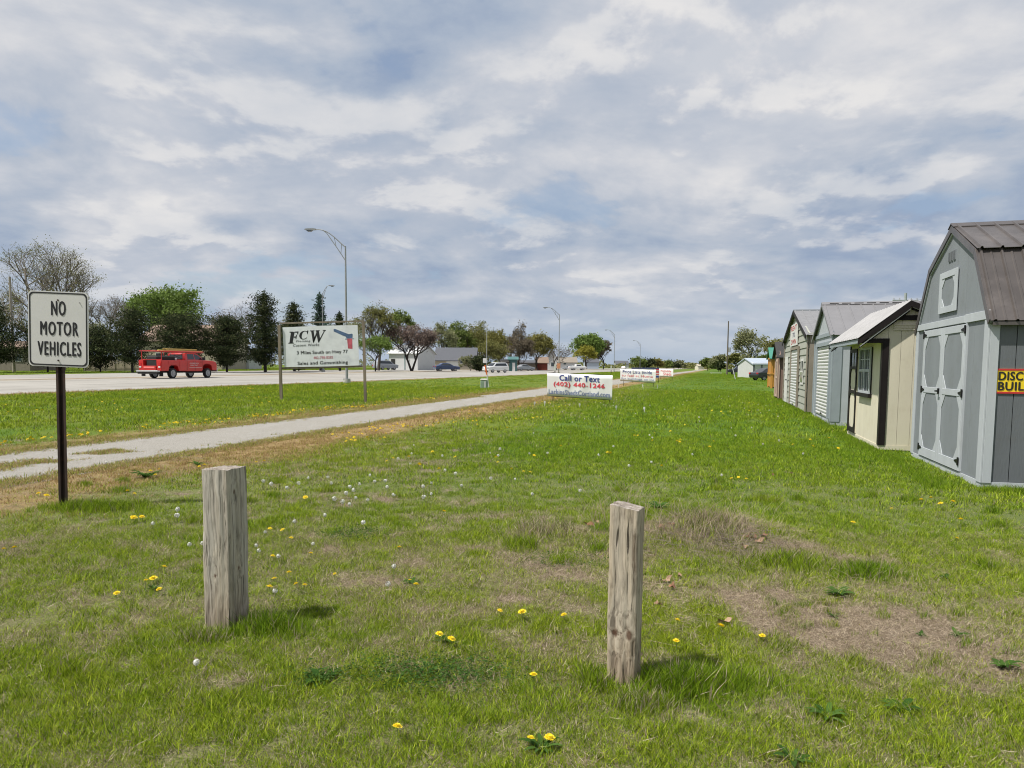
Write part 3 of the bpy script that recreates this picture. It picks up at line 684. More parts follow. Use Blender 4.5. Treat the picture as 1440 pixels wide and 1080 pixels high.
# ---------------------------------------------------------------- 1 gambrel barn shed
def barn():
    WY, DX = 3.23, 4.9
    r = shed_root('barn_shed', 'gray gambrel-roofed barn shed with pale double doors and brown ribbed roof, nearest at right edge', 9.93, 3.165, 'portable sheds in a row'); r.location.z = -.035
    prof = [(0, .12), (WY, .12), (WY, 2.1), (2.625, 2.965), (1.615, 3.445), (.605, 2.965), (0, 2.1)]
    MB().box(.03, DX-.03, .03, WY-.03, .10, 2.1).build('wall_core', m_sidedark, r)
    MB().prism([(y*.985+.02, z-.02) for y, z in prof[2:]], 'x', .03, DX-.03).build('gable_core', m_sidegray, r)
    planks(prof, 0, .41, .004, 'x', 0, .03, 'siding_panel', m_sidegray, r, start=.12)
    # near long wall: grooved planks
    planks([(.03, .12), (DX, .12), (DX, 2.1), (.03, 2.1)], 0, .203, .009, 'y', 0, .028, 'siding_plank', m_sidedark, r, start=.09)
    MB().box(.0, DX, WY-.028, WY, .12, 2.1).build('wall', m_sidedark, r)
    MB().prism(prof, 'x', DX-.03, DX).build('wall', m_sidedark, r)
    # floor rim and skids
    MB().box(-.012, DX, -.012, WY+.012, .035, .115).build('floor_rim', m_trimgray, r)
    for y in (.25, 1.15, 2.05, 2.95): MB().box(.02, DX, y-.05, y+.05, -.08, .032).build('skid', m_skid, r)
    # corner boards, eave band, roof
    c = .022
    MB().box(-c, 0, -c, .13, .1, 2.1).build('corner_board', m_trimgray, r, bevel=.003)
    MB().box(0.001, .10, -c, 0, .1, 2.07).build('corner_board', m_trimgray, r, bevel=.003)
    MB().box(-c, 0, WY-.10, WY+c, .1, 2.1).build('corner_board', m_trimgray, r, bevel=.003)
    MB().box(-c-.004, 0, .0, .86, 2.10, 2.21).build('band_board', m_trimgray, r, bevel=.003)
    MB().box(-c-.006, 0, .865, WY, 2.105, 2.20).build('band_board', m_trimgray, r, bevel=.003)
    ov = .03
    e = [(-.09, 2.075), (.575, 3.02), (1.615, 3.50), (2.655, 3.02), (WY+.09, 2.075)]
    names = 'roof_sheet'
    for i in range(4):
        lo, hi = (e[i], e[i+1]) if i < 2 else (e[i+1], e[i])
        if i == 1: lo = (e[1][0]-.05, e[1][1]-.012)
        if i == 2: lo = (e[3][0]+.05, e[3][1]-.012)
        ribsheet(lo, hi, -ov, DX+.05, .228, .024, names, m_brownroof, r, minor=(i in (0, 3)), lift=.02 if i in (1, 2) else 0)
    MB().prism([(1.49, 3.47), (1.615, 3.53), (1.74, 3.47), (1.74, 3.48), (1.615, 3.547), (1.49, 3.48)], 'x', -ov-.02, DX+.06).build('ridge_cap', m_brownroof, r)
    MB().box(-ov+.02, DX, e[1][0]-.012, e[1][0]+.01, 2.955, 2.992).build('closure_strip', m_dark, r)
    # rake trims follow the gable
    for i in range(4):
        (a0, z0), (a1, z1) = e[i], e[i+1]
        d = math.hypot(a1-a0, z1-z0); nx, nz = (z1-z0)/d, -(a1-a0)/d
        if nz > 0: nx, nz = -nx, -nz
        w = .075
        MB().prism([(a0, z0+.012), (a1, z1+.012), (a1+nx*w, z1+nz*w), (a0+nx*w, z0+nz*w)], 'x', -ov-.012, -ov).build('rake_trim', m_brownroof, r)
        MB().prism([(a0+nx*w, z0+nz*w), (a1+nx*w, z1+nz*w), (a1+nx*(w+.022), z1+nz*(w+.022)), (a0+nx*(w+.022), z0+nz*(w+.022))], 'x', -ov+.006, -.001).build('rake_edge', m_trimgray, r)
        MB().prism([(a0+nx*.01, z0+nz*.01), (a1+nx*.01, z1+nz*.01), (a1+nx*.05, z1+nz*.05), (a0+nx*.05, z0+nz*.05)], 'x', -ov+.001, -.001).build('rake_soffit', m_sidegray, r)
    MB().box(-ov+.03, DX, -.085, -.06, 2.02, 2.06).build('eave_trim', m_brownroof, r)
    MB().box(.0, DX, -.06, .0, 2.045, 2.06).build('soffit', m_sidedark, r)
    # double doors
    x0 = -.018
    def octdoor(y0, y1, z0, z1, hinge_y, hs, handle=False):
        d = MB().box(x0, -.001, y0, y1, z0, z1).build('door', m_sidegray, r)
        s = .085; zm = 1.17; f0, f1 = x0-.012, x0-.0005
        for (a, b_) in ((y0, y0+s), (y1-s, y1)): MB().box(f0, f1, a, b_, z0, z1).build('stile', m_trimgray, d, bevel=.003)
        for (a, b_) in ((z0, z0+.14), (zm-.045, zm+.045), (z1-.10, z1)): MB().box(f0, f1, y0+s+.001, y1-s-.001, a, b_).build('rail', m_trimgray, d, bevel=.003)
        g = .15
        for (za, zb) in ((z0+.14, zm-.045), (zm+.045, z1-.10)):
            for (yy, sy) in ((y0+s, 1), (y1-s, -1)):
                for (zz, sz) in ((za, 1), (zb, -1)):
                    MB().prism([(yy+sy*.001, zz+sz*.001), (yy+sy*g, zz+sz*.001), (yy+sy*.001, zz+sz*g*1.25)], 'x', f0+.005, f1).build('gusset', m_trimgray, d)
        for zz in (z0+.13, zm, z1-.07):
            h = MB().box(f0-.012, f0-.0005, hinge_y-.02, hinge_y+.02, zz-.055, zz+.055)
            h.prism([(hinge_y+hs*.02, zz-.03), (hinge_y+hs*.02, zz+.03), (hinge_y+hs*.15, zz+.008), (hinge_y+hs*.15, zz-.008)], 'x', f0-.008, f0-.001)
            h.build('hinge', m_blackmetal, d)
        if handle:
            MB().box(f0-.02, f0-.0005, y0+.02, y0+.06, zm-.04, zm+.04).tube((f0-.05, y0+.04, zm), (f0-.02, y0+.04, zm), .012).tube((f0-.05, y0-.04, zm), (f0-.05, y0+.05, zm), .011).build('handle', m_blackmetal, d)
    octdoor(.80, 1.765, .13, 2.085, .80, 1)
    octdoor(1.775, 2.74, .13, 2.085, 2.74, -1, True)
    for yy, z_ in ((.78, 0), (2.76, 0)): MB().box(-.024, 0, yy-.018, yy+.016, .13, 2.1).build('door_jamb', m_trimgray, r)
    # loft panel with an octagonal opening
    y0, y1, z0, z1 = 1.27, 2.09, 2.30, 2.89
    lp = MB().box(-.012, -.001, y0+.02, y1-.02, z0+.02, z1-.02).build('loft_panel', m_sidegray, r)
    s = .12
    for (a, b_) in ((y0, y0+s), (y1-s, y1)): MB().box(-.027, -.013, a, b_, z0, z1).build('stile', m_trimgray, lp, bevel=.002)
    for (a, b_) in ((z0, z0+.09), (z1-.09, z1)): MB().box(-.027, -.013, y0+s+.001, y1-s-.001, a, b_).build('rail', m_trimgray, lp, bevel=.002)
    for (yy, sy) in ((y0+s, 1), (y1-s, -1)):
        for (zz, sz) in ((z0+.09, 1), (z1-.09, -1)):
            MB().prism([(yy, zz+sz*.001), (yy+sy*.13, zz+sz*.001), (yy, zz+sz*.13)], 'x', -.020, -.013).build('gusset', m_trimgray, lp)
    # gable vent: three upright louvres
    for k, (dy, zt) in enumerate(((-.11, .0), (0, .0), (.11, .0))):
        y = 1.62+dy
        v = MB().box(-.012, 0, y-.042, y+.042, 3.02, 3.16)
        v.build('vent', m_sidegray, r)
        for q in range(3): MB().box(-.018, -.0125, y-.032+q*.024, y-.018+q*.024, 3.03, 3.15).build('vent_slot', m_sidedark, r)
    # yellow dealer sign on the long wall
    sg = MB().box(.10, .86, -.008, -.001, 1.20, 1.50).build('wall_sign', m_yellow, r); sg['label'] = 'yellow red-edged dealer sign with black capitals'
    for (a, b_) in ((1.20, 1.222), (1.478, 1.50)): MB().box(.10, .86, -.012, -.0085, a, b_).build('sign_border', m_red, sg)
    fr = ((0, -.010, 0), (1, 0, 0), (0, 0, 1), (0, -1, 0))
    textmesh('DISCOUNT', (.115, .735, 1.362, 1.462), m_black, fr, sg, bold=.05)
    textmesh('BUILDINGS', (.115, .80, 1.240, 1.340), m_black, fr, sg, bold=.05)
barn()

# ---------------------------------------------------------------- 2 cream cottage shed
def cream():
    WY, DX = 3.15, 2.45
    r = shed_root('cottage_shed', 'cream garden shed with black trim, overhanging eave, window and side door, beside the barn shed', 13.9, 2.81, 'portable sheds in a row')
    prof = [(0, .10), (DX, .10), (DX, 1.74), (.37, 2.585), (-.37, 1.985), (0, 1.94)]
    MB().prism([(0.03, .1), (DX-.03, .1), (DX-.03, 1.70), (.37, 2.54), (.03, 2.2)], 'y', .03, WY-.03).build('wall_core', m_cream, r)
    planks(prof, 0, .203, .005, 'y', 0, .028, 'siding_plank', m_cream, r, start=-.13-.203)
    MB().prism(prof, 'y', WY-.028, WY).build('wall', m_cream, r)
    planks([(.03, .10), (WY-.03, .10), (WY-.03, 1.95), (.03, 1.95)], 0, .405, .004, 'x', 0, .028, 'siding_panel', m_cream, r)
    MB().box(DX-.028, DX, .03, WY-.03, .10, 1.73).build('wall', m_cream, r)
    MB().box(-.01, DX+.01, -.01, WY+.01, .02, .098).build('floor_rim', m_cream, r)
    for x in (.35, 1.2, 2.1): MB().box(x-.07, x+.07, .0, WY, -.08, .018).build('skid', m_skid, r)
    MB().box(1.0, 1.25, -.03, .05, -.06, .03).build('foot_block', m_trimgray, r)
    MB().box(-.40, .0, .0, WY, 1.935, 1.955).build('soffit', m_cream, r)
    MB().box(-.43, -.405, -.06, WY+.06, 1.90, 1.975).build('eave_board', m_bluegray, r)
    ribsheet((-.45, 1.985), (.37, 2.635), -.13, WY+.13, .228, .022, 'roof_sheet', m_silverroof, r, axis='y')
    ribsheet((DX+.12, 1.735), (.37, 2.635), -.13, WY+.13, .228, .022, 'roof_sheet', m_silverroof, r, axis='y')
    for yy in (-.13, WY+.10):
        for (p, q, w) in (((-.44, 1.955), (.37, 2.625), .125), ((.37, 2.625), (DX+.10, 1.72), .125)):
            MB().prism([p, q, (q[0], q[1]-w), (p[0], p[1]-w*.75)], 'y', yy, yy+.028).build('rake_board', m_blacktrim, r)
            MB().prism([(p[0]+.04, p[1]-w*.75-.003), (q[0], q[1]-w-.003), (q[0], q[1]-w-.022), (p[0]+.04, p[1]-w*.75-.022)], 'y', yy+.012, yy+.03).build('rake_edge', m_white, r)
            MB().prism([(p[0]+.04, p[1]-w*.7-.026), (q[0], q[1]-w-.026), (q[0], q[1]-w-.06), (p[0]+.04, p[1]-w*.75-.05)], 'y', min(0, yy+.1)-.02 if yy < 0 else WY+.001, 0-.001 if yy < 0 else WY+.02).build('rake_inner', m_blacktrim, r)
    MB().box(-.38, .0, -.022, -.001, 1.905, 1.985).build('eave_return', m_blacktrim, r)
    MB().box(0.0, .085, -.024, -.001, .10, 1.985).build('corner_board', m_blacktrim, r, bevel=.003)
    MB().box(-.024, -.001, -.024, .10, .10, 1.93).build('corner_board', m_blacktrim, r, bevel=.003)
    MB().box(DX-.1, DX, -.024, -.001, .10, 1.72).build('corner_board', m_blacktrim, r)
    MB().box(-.02, -.001, WY-.09, WY+.02, .10, 1.93).build('corner_board', m_blacktrim, r)
    MB().prism([(.055, 2.30), (.685, 2.30), (.60, 2.385), (.14, 2.385)], 'y', -.024, -.001).build('collar_board', m_blacktrim, r)
    MB().box(.14, .60, -.012, -.001, 2.12, 2.24).build('gable_vent', m_cream, r)
    for k in range(4): MB().box(.15, .59, -.02, -.0125, 2.13+k*.028, 2.142+k*.028).build('vent_slat', m_cream, r)
    # window
    y0, y1, z0, z1 = .86, 1.92, .98, 1.86
    w = MB().box(-.02, -.001, y0, y1, z0, z1).build('window', m_dark, r)
    MB().box(-.024, -.0205, y0+.03, y1-.03, z0+.03, z1-.03).build('pane', m_glass, w)
    for a, b_ in ((y0, y0+.045), ((y0+y1)/2-.03, (y0+y1)/2+.03), (y1-.045, y1)): MB().box(-.05, -.0245, a, b_, z0, z1).build('frame', m_trimgray, w)
    for a, b_ in ((z0, z0+.04), ((z0+z1)/2-.025, (z0+z1)/2+.025), (z1-.04, z1)): MB().box(-.048, -.0245, y0+.045, y1-.045, a, b_).build('sash_rail', m_trimgray, w)
    for a in (y0+.285, y1-.285): MB().box(-.036, -.0245, a-.009, a+.009, z0+.04, z1-.04).build('muntin', m_trimgray, w)
    MB().box(-.036, -.0245, y0+.045, y1-.045, z1-.235, z1-.215).build('muntin', m_trimgray, w)
    MB().box(-.07, -.001, y0-.05, y1+.05, z0-.075, z0-.002).build('sill', m_blacktrim, w)
    # door with black stiles
    y0, y1, z0, z1 = 2.22, 3.0, .12, 1.86
    d = MB().box(-.02, -.001, y0, y1, z0, z1).build('door', m_cream, r)
    s = .075
    for a, b_ in ((y0, y0+s), (y1-s, y1)): MB().box(-.042, -.0205, a, b_, z0, z1).build('stile', m_blacktrim, d)
    for a, b_ in ((z0, z0+.10), (.93, 1.0), (1.44, 1.50), (z1-.07, z1)): MB().box(-.042, -.0205, y0+s+.001, y1-s-.001, a, b_).build('rail', m_blacktrim, d)
    MB().box(-.026, -.0205, y0+s+.001, y1-s-.001, 1.50, 1.79).build('pane', m_glass, d)
    MB().box(-.036, -.0265, (y0+y1)/2-.01, (y0+y1)/2+.01, 1.50, 1.79).build('muntin', m_trimgray, d)
    for (za, zb) in ((z0+.10, .93), (1.0, 1.44)):
        for (yy, sy) in ((y0+s, 1), (y1-s, -1)):
            for (zz, sz) in ((za, 1), (zb, -1)):
                MB().prism([(yy+sy*.001, zz+sz*.001), (yy+sy*.09, zz+sz*.001), (yy+sy*.001, zz+sz*.10)], 'x', -.041, -.0205).build('gusset', m_blacktrim, d)
cream()

def rolldoor(r, y0, y1, z0, z1, trim, slat=.088):
    d = MB().box(-.004, .0, y0, y1, z0, z1).build('roll_up_door', m_dark, r)
    n = int((z1-z0)/slat); sh = (z1-z0)/n
    for k in range(n):
        z = z0+k*sh
        MB().prism([(-.005, z), (-.022, z+.012), (-.030, z+sh*.55), (-.018, z+sh*.9), (-.005, z+sh-.002)], 'y', y0+.002, y1-.002).build('door_slat', m_door_w, d)
    MB().box(-.05, -.03, (y0+y1)/2-.10, (y0+y1)/2+.10, z0+.04, z0+.08).build('handle', m_blackmetal, d)
    t_ = .13
    MB().box(-.06, -.001, y0-t_, y0-.001, z0, z1+.1).build('door_trim', trim, r); MB().box(-.06, -.001, y1+.001, y1+t_, z0, z1+.1).build('door_trim', trim, r)
    MB().box(-.06, -.001, y0, y1, z1+.001, z1+.1).build('door_trim', trim, r)

# ---------------------------------------------------------------- 3 pale gray shed with roll-up door
def gray3():
    WY, DX, HP, HR = 3.55, 7.4, 2.36, 3.25
    r = shed_root('gabled_shed', 'pale blue-gray gabled shed with white roll-up door and gray metal roof, behind the cream shed', 19.68, 2.83, 'portable sheds in a row')
    prof = [(0, .1), (WY, .1), (WY, HP), (WY/2, HR-.05), (0, HP)]
    MB().prism([(y*.98+.03, z) for y, z in prof], 'x', .03, DX).build('wall_core', m_palewall, r)
    planks([(0, .1), (WY, .1), (WY, HP), (0, HP)], 0, .6, .004, 'x', 0, .03, 'siding_panel', m_palewall, r)
    planks([(0, HP+.001), (WY, HP+.001), (WY/2, HR-.05)], 0, .6, .004, 'x', 0, .03, 'siding_panel', m_palewall, r)
    planks([(.03, .1), (DX, .1), (DX, HP-.02), (.03, HP-.02)], 0, .405, .005, 'y', 0, .03, 'siding_panel', m_palewall, r)
    MB().box(-.01, DX, -.01, WY+.01, .0, .098).build('floor_rim', m_palewall, r)
    rolldoor(r, .36, 2.72, .16, 2.06, m_bluegray)
    MB().box(-.028, -.001, -.02, .12, .1, 2.3).build('corner_board', m_bluegray, r); MB().box(.001, .2, -.024, -.001, .1, 2.3).build('corner_board', m_bluegray, r)
    MB().box(-.028, -.001, WY-.12, WY+.02, .1, 2.3).build('corner_board', m_bluegray, r)
    MB().box(-.03, -.001, 0, WY, 2.305, 2.40).build('band_board', m_bluegray, r)
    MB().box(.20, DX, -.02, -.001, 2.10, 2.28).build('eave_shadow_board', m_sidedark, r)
    ribsheet((-.13, HP-.06), (WY/2, HR), -.08, DX+.08, .3, .016, 'roof_sheet', m_grayroof, r, minor=False)
    ribsheet((WY+.13, HP-.06), (WY/2, HR), -.08, DX+.08, .3, .016, 'roof_sheet', m_grayroof, r, minor=False)
    MB().prism([(WY/2-.14, HR-.05), (WY/2, HR+.03), (WY/2+.14, HR-.05), (WY/2, HR+.012)], 'x', -.1, DX+.1).build('ridge_cap', m_grayroof, r)
    x = .1
    while x < DX-.1:
        MB().box(x, x+.22, WY/2-.10, WY/2-.06, HR-.045, HR-.005).build('ridge_closure', m_dark, r); x += .31
    for s0, s1 in (((-.13, HP-.06), (WY/2, HR)), ((WY/2, HR), (WY+.13, HP-.06))):
        MB().prism([s0, s1, (s1[0], s1[1]-.09), (s0[0], s0[1]-.09)], 'x', -.10, -.082).build('rake_trim', m_grayroof, r)
gray3()

# ---------------------------------------------------------------- 4 sage garage with lap siding
def sage4():
    WY, DX, HP, HR = 8.3, 7.0, 2.58, 3.62
    r = shed_root('garage_shed', 'large sage-gray lap-sided garage with white roll-up door and a white sign in its gable', 24.72, 2.83, 'portable sheds in a row')
    prof = [(0, .05), (WY, .05), (WY, HP), (WY/2, HR-.05), (0, HP)]
    MB().prism([(y*.99+.03, z-.02) for y, z in prof], 'x', .03, DX).build('wall_core', m_sage, r)
    z = .05
    while z < HR-.1:
        P = clip(prof, 1, z, z+.232)
        if len(P) > 2:
            ys0 = min(p[0] for p in P if p[1] < z+.01) if any(p[1] < z+.01 for p in P) else 0; ys1 = max(p[0] for p in P)
            # lapped board: bottom edge stands proud
            V = [(-.030 if p[1] < z+.12 else -.006, p[0], p[1]) for p in P] + [(.03, p[0], p[1]) for p in P]; n = len(P)
            MB().add(V, [tuple(range(n)), tuple(range(2*n-1, n-1, -1))] + [(i, i+n, (i+1) % n+n, (i+1) % n) for i in range(n)]).build('siding_board', m_sage, r)
            if z < HP-.1: MB().prism([(-.030, z), (.0, z), (.0, z+.232), (-.006, z+.232)], 'x', .05, DX).build('siding_board', m_sage, r)
        z += .232
    MB().box(-.06, -.031, -.03, .16, .05, HP-.02).build('corner_board', m_olive, r); MB().box(.0, .17, -.05, -.031, .05, HP-.05).build('corner_board', m_olive, r)
    MB().box(-.06, -.031, WY-.14, WY+.03, .05, HP-.02).build('corner_board', m_olive, r)
    o = bpy.data.objects
    before = set(o.keys())
    rr_ = thing('roll_door_tmp', None, None, (0, 0, 0)); rr_.name = 'door_frame_assembly'
    rolldoor(rr_, 2.55, 4.95, .06, 2.14, m_olive, .1)
    for ch in list(rr_.children):
        ch.parent = r; ch.location = (-.035, 0, 0)
    bpy.data.objects.remove(rr_)
    w = MB().box(-.045, -.031, 1.05, 1.85, .9, 1.78).build('window', m_white, r)
    MB().box(-.05, -.0455, 1.13, 1.77, .98, 1.70).build('pane', m_glass, w); MB().box(-.056, -.0505, 1.13, 1.77, 1.32, 1.36).build('sash_rail', m_white, w)
    MB().box(-.056, -.0505, 1.43, 1.47, .98, 1.70).build('muntin', m_white, w)
    d = MB().box(-.055, -.031, 6.55, 7.65, .06, 1.92).build('door', m_white, r)
    for za, zb in ((.2, .9), (1.0, 1.75)):
        for ya in (6.68, 7.14): MB().box(-.062, -.0555, ya, ya+.36, za, zb).build('door_panel', m_white, d)
    MB().tube((-.10, 6.66, .98), (-.055, 6.66, .98), .03).build('handle', m_blackmetal, d)
    sg = MB().box(-.07, -.045, 3.05, 5.55, 2.30, 3.12).build('gable_sign', m_white, r)
    fr = ((-.072, 0, 0), (0, -1, 0), (0, 0, 1), (-1, 0, 0))
    textmesh('RENT', (-5.3, -3.3, 2.88, 3.06), m_red, fr, sg, bold=.02)
    textmesh('TO', (-4.7, -3.9, 2.62, 2.80), m_navy, fr, sg, bold=.02)
    textmesh('OWN', (-5.2, -3.4, 2.36, 2.54), m_red, fr, sg, bold=.02)
    ribsheet((-.15, HP-.06), (WY/2, HR), -.12, DX+.1, .25, .018, 'roof_sheet', m_silverroof, r, minor=False)
    ribsheet((WY+.15, HP-.06), (WY/2, HR), -.12, DX+.1, .25, .018, 'roof_sheet', m_silverroof, r, minor=False)
    MB().prism([(WY/2-.14, HR-.03), (WY/2, HR+.035), (WY/2+.14, HR-.03), (WY/2, HR+.015)], 'x', -.13, DX+.1).build('ridge_cap', m_sidedark, r)
    for s0, s1 in (((-.15, HP-.06), (WY/2, HR)), ((WY/2, HR), (WY+.15, HP-.06))):
        MB().prism([s0, s1, (s1[0], s1[1]-.12), (s0[0], s0[1]-.12)], 'x', -.145, -.122).build('rake_trim', m_blacktrim, r)
sage4()

# ---------------------------------------------------------------- 5 small brown shed with black roof
m_brownshed = mat('brown_shed_siding', (.21, .14, .115), .75, .1, 4)
m_pinktrim = mat('tan_pink_trim', (.50, .38, .30), .7, .08, 4)
m_blackroof = mat('black_shingle_roof', (.035, .034, .034), .9, .3, 20)
def brown5():
    WY, DX, HP, HR = 2.5, 3.4, 2.06, 2.68
    r = shed_root('playhouse_shed', 'small brown shed with black roof and tan-framed door, beyond the sage garage', 34.2, 2.72, 'portable sheds in a row')
    prof = [(0, .1), (WY, .1), (WY, HP), (WY/2, HR-.04), (0, HP)]
    MB().prism([(y*.98+.02, z-.01) for y, z in prof], 'x', .03, DX).build('wall', m_brownshed, r)
    planks(prof, 0, .31, .006, 'x', 0, .028, 'siding_plank', m_brownshed, r)
    d = MB().box(-.02, -.001, .8, 1.7, .14, 1.86).build('door', m_brownshed, r)
    for a, b_ in ((.8, .9), (1.6, 1.7)): MB().box(-.045, -.021, a, b_, .14, 1.86).build('stile', m_pinktrim, d)
    for a, b_ in ((.14, .24), (.98, 1.06), (1.76, 1.86)): MB().box(-.045, -.021, .901, 1.599, a, b_).build('rail', m_pinktrim, d)
    MB().box(-.026, -.021, .901, 1.599, 1.06, 1.76).build('pane', m_glass, d)
    for a, b_ in ((-.02, .1), (WY-.1, WY+.02)): MB().box(-.03, -.001, a, b_, .1, 2.0).build('corner_board', m_pinktrim, r)
    MB().box(-.03, -.001, .0, WY, 2.0, 2.1).build('band_board', m_pinktrim, r)
    MB().prism([(.75, 2.14), (1.75, 2.14), (1.25, 2.42)], 'x', -.012, -.001).build('gable_panel', m_white, r)
    for s0, s1 in (((-.16, HP-.10), (WY/2, HR)), ((WY/2, HR), (WY+.16, HP-.10))):
        MB().prism([s0, s1, (s1[0], s1[1]-.06), (s0[0], s0[1]-.06)], 'x', -.16, DX+.1).build('roof_slope', m_blackroof, r)
    for y in (.3, WY-.3): MB().box(.0, DX, y-.06, y+.06, -.05, .1).build('skid', m_skid, r)
brown5()

# ---------------------------------------------------------------- 6 orange timber playhouse with green roof
m_cedar = mat('orange_stained_timber', (0.464, 0.216, 0.036), .65, .15, 5, stretch=(1, 1, .15))
m_greenroof = mat('green_metal_roof', (.045, .20, .15), .5, .1, 4)
def orange6():
    r = shed_root('timber_playhouse', 'orange stained timber playhouse with green roof, beyond the row of sheds', 54.7, 3.82, None, 'playhouse')
    WX, WY = 3.0, 3.2
    for (x, y) in ((0, 0), (WX, 0), (0, WY), (WX, WY)): MB().box(x-.07, x+.07, y-.07, y+.07, -.05, 2.2).build('post', m_cedar, r)
    planks([(.07, .1), (WX-.07, .1), (WX-.07, 2.1), (.07, 2.1)], 0, .3, .015, 'y', -.02, .02, 'wall_board', m_cedar, r)
    planks([(.07, .1), (WY-.07, .1), (WY-.07, 2.1), (.07, 2.1)], 0, .3, .015, 'x', -.02, .02, 'wall_board', m_cedar, r)
    for z in (1.0, 2.1): MB().box(-.09, WX+.09, -.10, -.071, z, z+.12).build('rail', m_cedar, r)
    for z in (1.0, 2.1): MB().box(-.10, -.071, -.09, WY+.09, z, z+.12).build('rail', m_cedar, r)
    MB().prism([(-.05, 2.2), (WX+.05, 2.2), (WX/2, 2.85)], 'y', .0, WY).build('gable_wall', m_cedar, r)
    # ridge runs across, slope faces the near side
    MB().prism([(-.25, 2.16), (WY/2, 2.98), (WY/2, 2.92), (-.25, 2.10)], 'x', -.2, WX+.2).build('roof_slope', m_greenroof, r)
    MB().prism([(WY+.25, 2.16), (WY/2, 2.98), (WY/2, 2.92), (WY+.25, 2.10)], 'x', -.2, WX+.2).build('roof_slope', m_greenroof, r)
orange6()

# ---------------------------------------------------------------- simple houses beyond
def house(name, label, px0, px1, y, eave, ridge, wallm, roofm, depth=7, ridge_along=True, rz=None, wins=(), doors=(), cat='house', over=.35, wintrim=None):
    a = base(px0, y); b_ = base(px1, y); w = b_.x-a.x; z0 = min(a.z, b_.z)
    r = thing(name, label, cat, (a.x, a.y, z0), rz or 0)
    MB().box(0, w, 0, depth, -.3, eave).build('wall', wallm, r)
    if ridge_along:
        for sgn, yy in ((1, -over), (-1, depth+over)):
            P = [(yy, eave-.12), (depth/2, ridge), (depth/2, ridge-.14), (yy, eave-.26)]
            MB().prism(P, 'x', -over, w+over).build('roof', roofm, r)
        for xx in (0, w-.15): MB().prism([(0, eave+.001), (depth, eave+.001), (depth/2, ridge-.18)], 'x', xx, xx+.15).build('gable_wall', wallm, r)
    else:
        MB().prism([(0, eave+.001), (w, eave+.001), (w/2, ridge-.18)], 'y', 0, depth).build('gable_wall', wallm, r)
        for xx in (-over, w+over):
            MB().prism([(xx, eave-.12), (w/2, ridge), (w/2, ridge-.14), (xx, eave-.26)], 'y', -over, depth+over).build('roof', roofm, r)
    for (fx, z, ww, hh) in wins:
        x = fx*w; f = MB().box(x, x+ww, -.05, -.001, z, z+hh).build('window', wintrim or m_white, r)
        MB().box(x+.08, x+ww-.08, -.07, -.051, z+.08, z+hh-.08).build('pane', m_glass, f)
    for (fx, ww, hh, dm) in doors:
        x = fx*w; MB().box(x, x+ww, -.06, -.001, .0, hh).build('door', dm, r)
    return r
m_beige = mat('beige_wall', (.40, .35, .27), .8, .08, 2); m_brshingle = mat('brown_shingles', (.20, .145, .11), .9, .2, 8)
m_grshingle = mat('slate_gray_shingles', (.085, .09, .105), .85, .15, 6); m_teal = mat('teal_wall', (.05, .13, .13), .7, .1, 3)
m_whitewall = mat('white_metal_wall', (0.525, 0.532, 0.532), .6, .05, 3, dirt=.15); m_redbrown = mat('red_brown_wall', (.20, .045, .03), .8, .2, 3)
m_taupe = mat('taupe_wall', (.22, .19, .155), .8, .12, 3); m_bluemetal = mat('blue_gray_metal', (.35, .40, .47), .5, .06, 3)
house('brown_roof_house', 'beige house with a brown shingle roof behind the dark cedars', 196, 312, 108, 4.4, 7.0, m_beige, m_brshingle, 11, wins=((.2, 1.2, 1.6, 1.3), (.6, 1.2, 1.6, 1.3)))
house('garage_outbuilding', 'taupe outbuilding at the far left beneath the cedars', -60, 42, 86, 2.9, 3.7, m_taupe, m_brshingle, 7, wins=((.8, 1.1, .9, .9),))
house('white_outbuilding', 'low white outbuilding glimpsed between the cedar trunks left of the large board', 292, 350, 118, 2.4, 3.2, m_whitewall, m_grshingle, 6, doors=((.3, 1, 2, m_dark),))
wb = house('white_metal_building', 'white metal building behind the pinkish crabapple tree', 547, 594, 138, 3.3, 4.9, m_whitewall, m_whitewall, 6.5, rz=-.42, wins=(), doors=((.08, .9, 2.1, m_dark), (.55, .15, 3.3, m_teal)))
house('gray_roof_house', 'house with a slate gray roof beside the white metal building', 612, 668, 152, 2.2, 4.9, m_beige, m_grshingle, 9, wins=((.62, 1.4, .9, 1.0),), doors=((.28, 2.6, 2.0, m_white),))
house('teal_shop', 'little teal-walled building under the brown trees', 716, 727, 150, 2.6, 3.1, m_teal, m_teal, 6, doors=((.4, .6, 1.8, m_white),), cat='building')
house('dark_shed', 'small dark shed left of the teal building', 705, 715.5, 150, 2.0, 2.5, m_taupe, m_dark, 5, doors=((.2, .5, 1.6, m_white),), cat='shed')
house('red_shed', 'red-brown low shed with tan roof among the far houses', 755, 770, 190, 2.1, 3.6, m_redbrown, m_brshingle, 6, cat='shed')
house('long_gray_building', 'long low gray building behind the parked cars', 728, 754, 185, 2.0, 2.6, m_taupe, m_grshingle, 6, cat='building')
house('white_gable_house', 'white gabled house left of the bright green tree', 770, 783, 215, 3.2, 6.3, m_whitewall, m_grshingle, 8, ridge_along=False, wins=((.35, 1.0, 1.2, 1.3),))
house('white_ranch_house', 'low white ranch house just left of the bright green tree', 784, 811, 235, 2.5, 4.2, m_whitewall, m_taupe, 8, wins=((.3, 1.6, 1, 1),))
house('pale_blue_house', 'pale blue house seen under the bright green tree', 823, 842, 320, 3.0, 5.0, m_bluemetal, m_grshingle, 8)
house('far_white_house', 'distant white house at the far end of the highway', 866, 884, 520, 3, 5.5, m_whitewall, m_grshingle, 9)
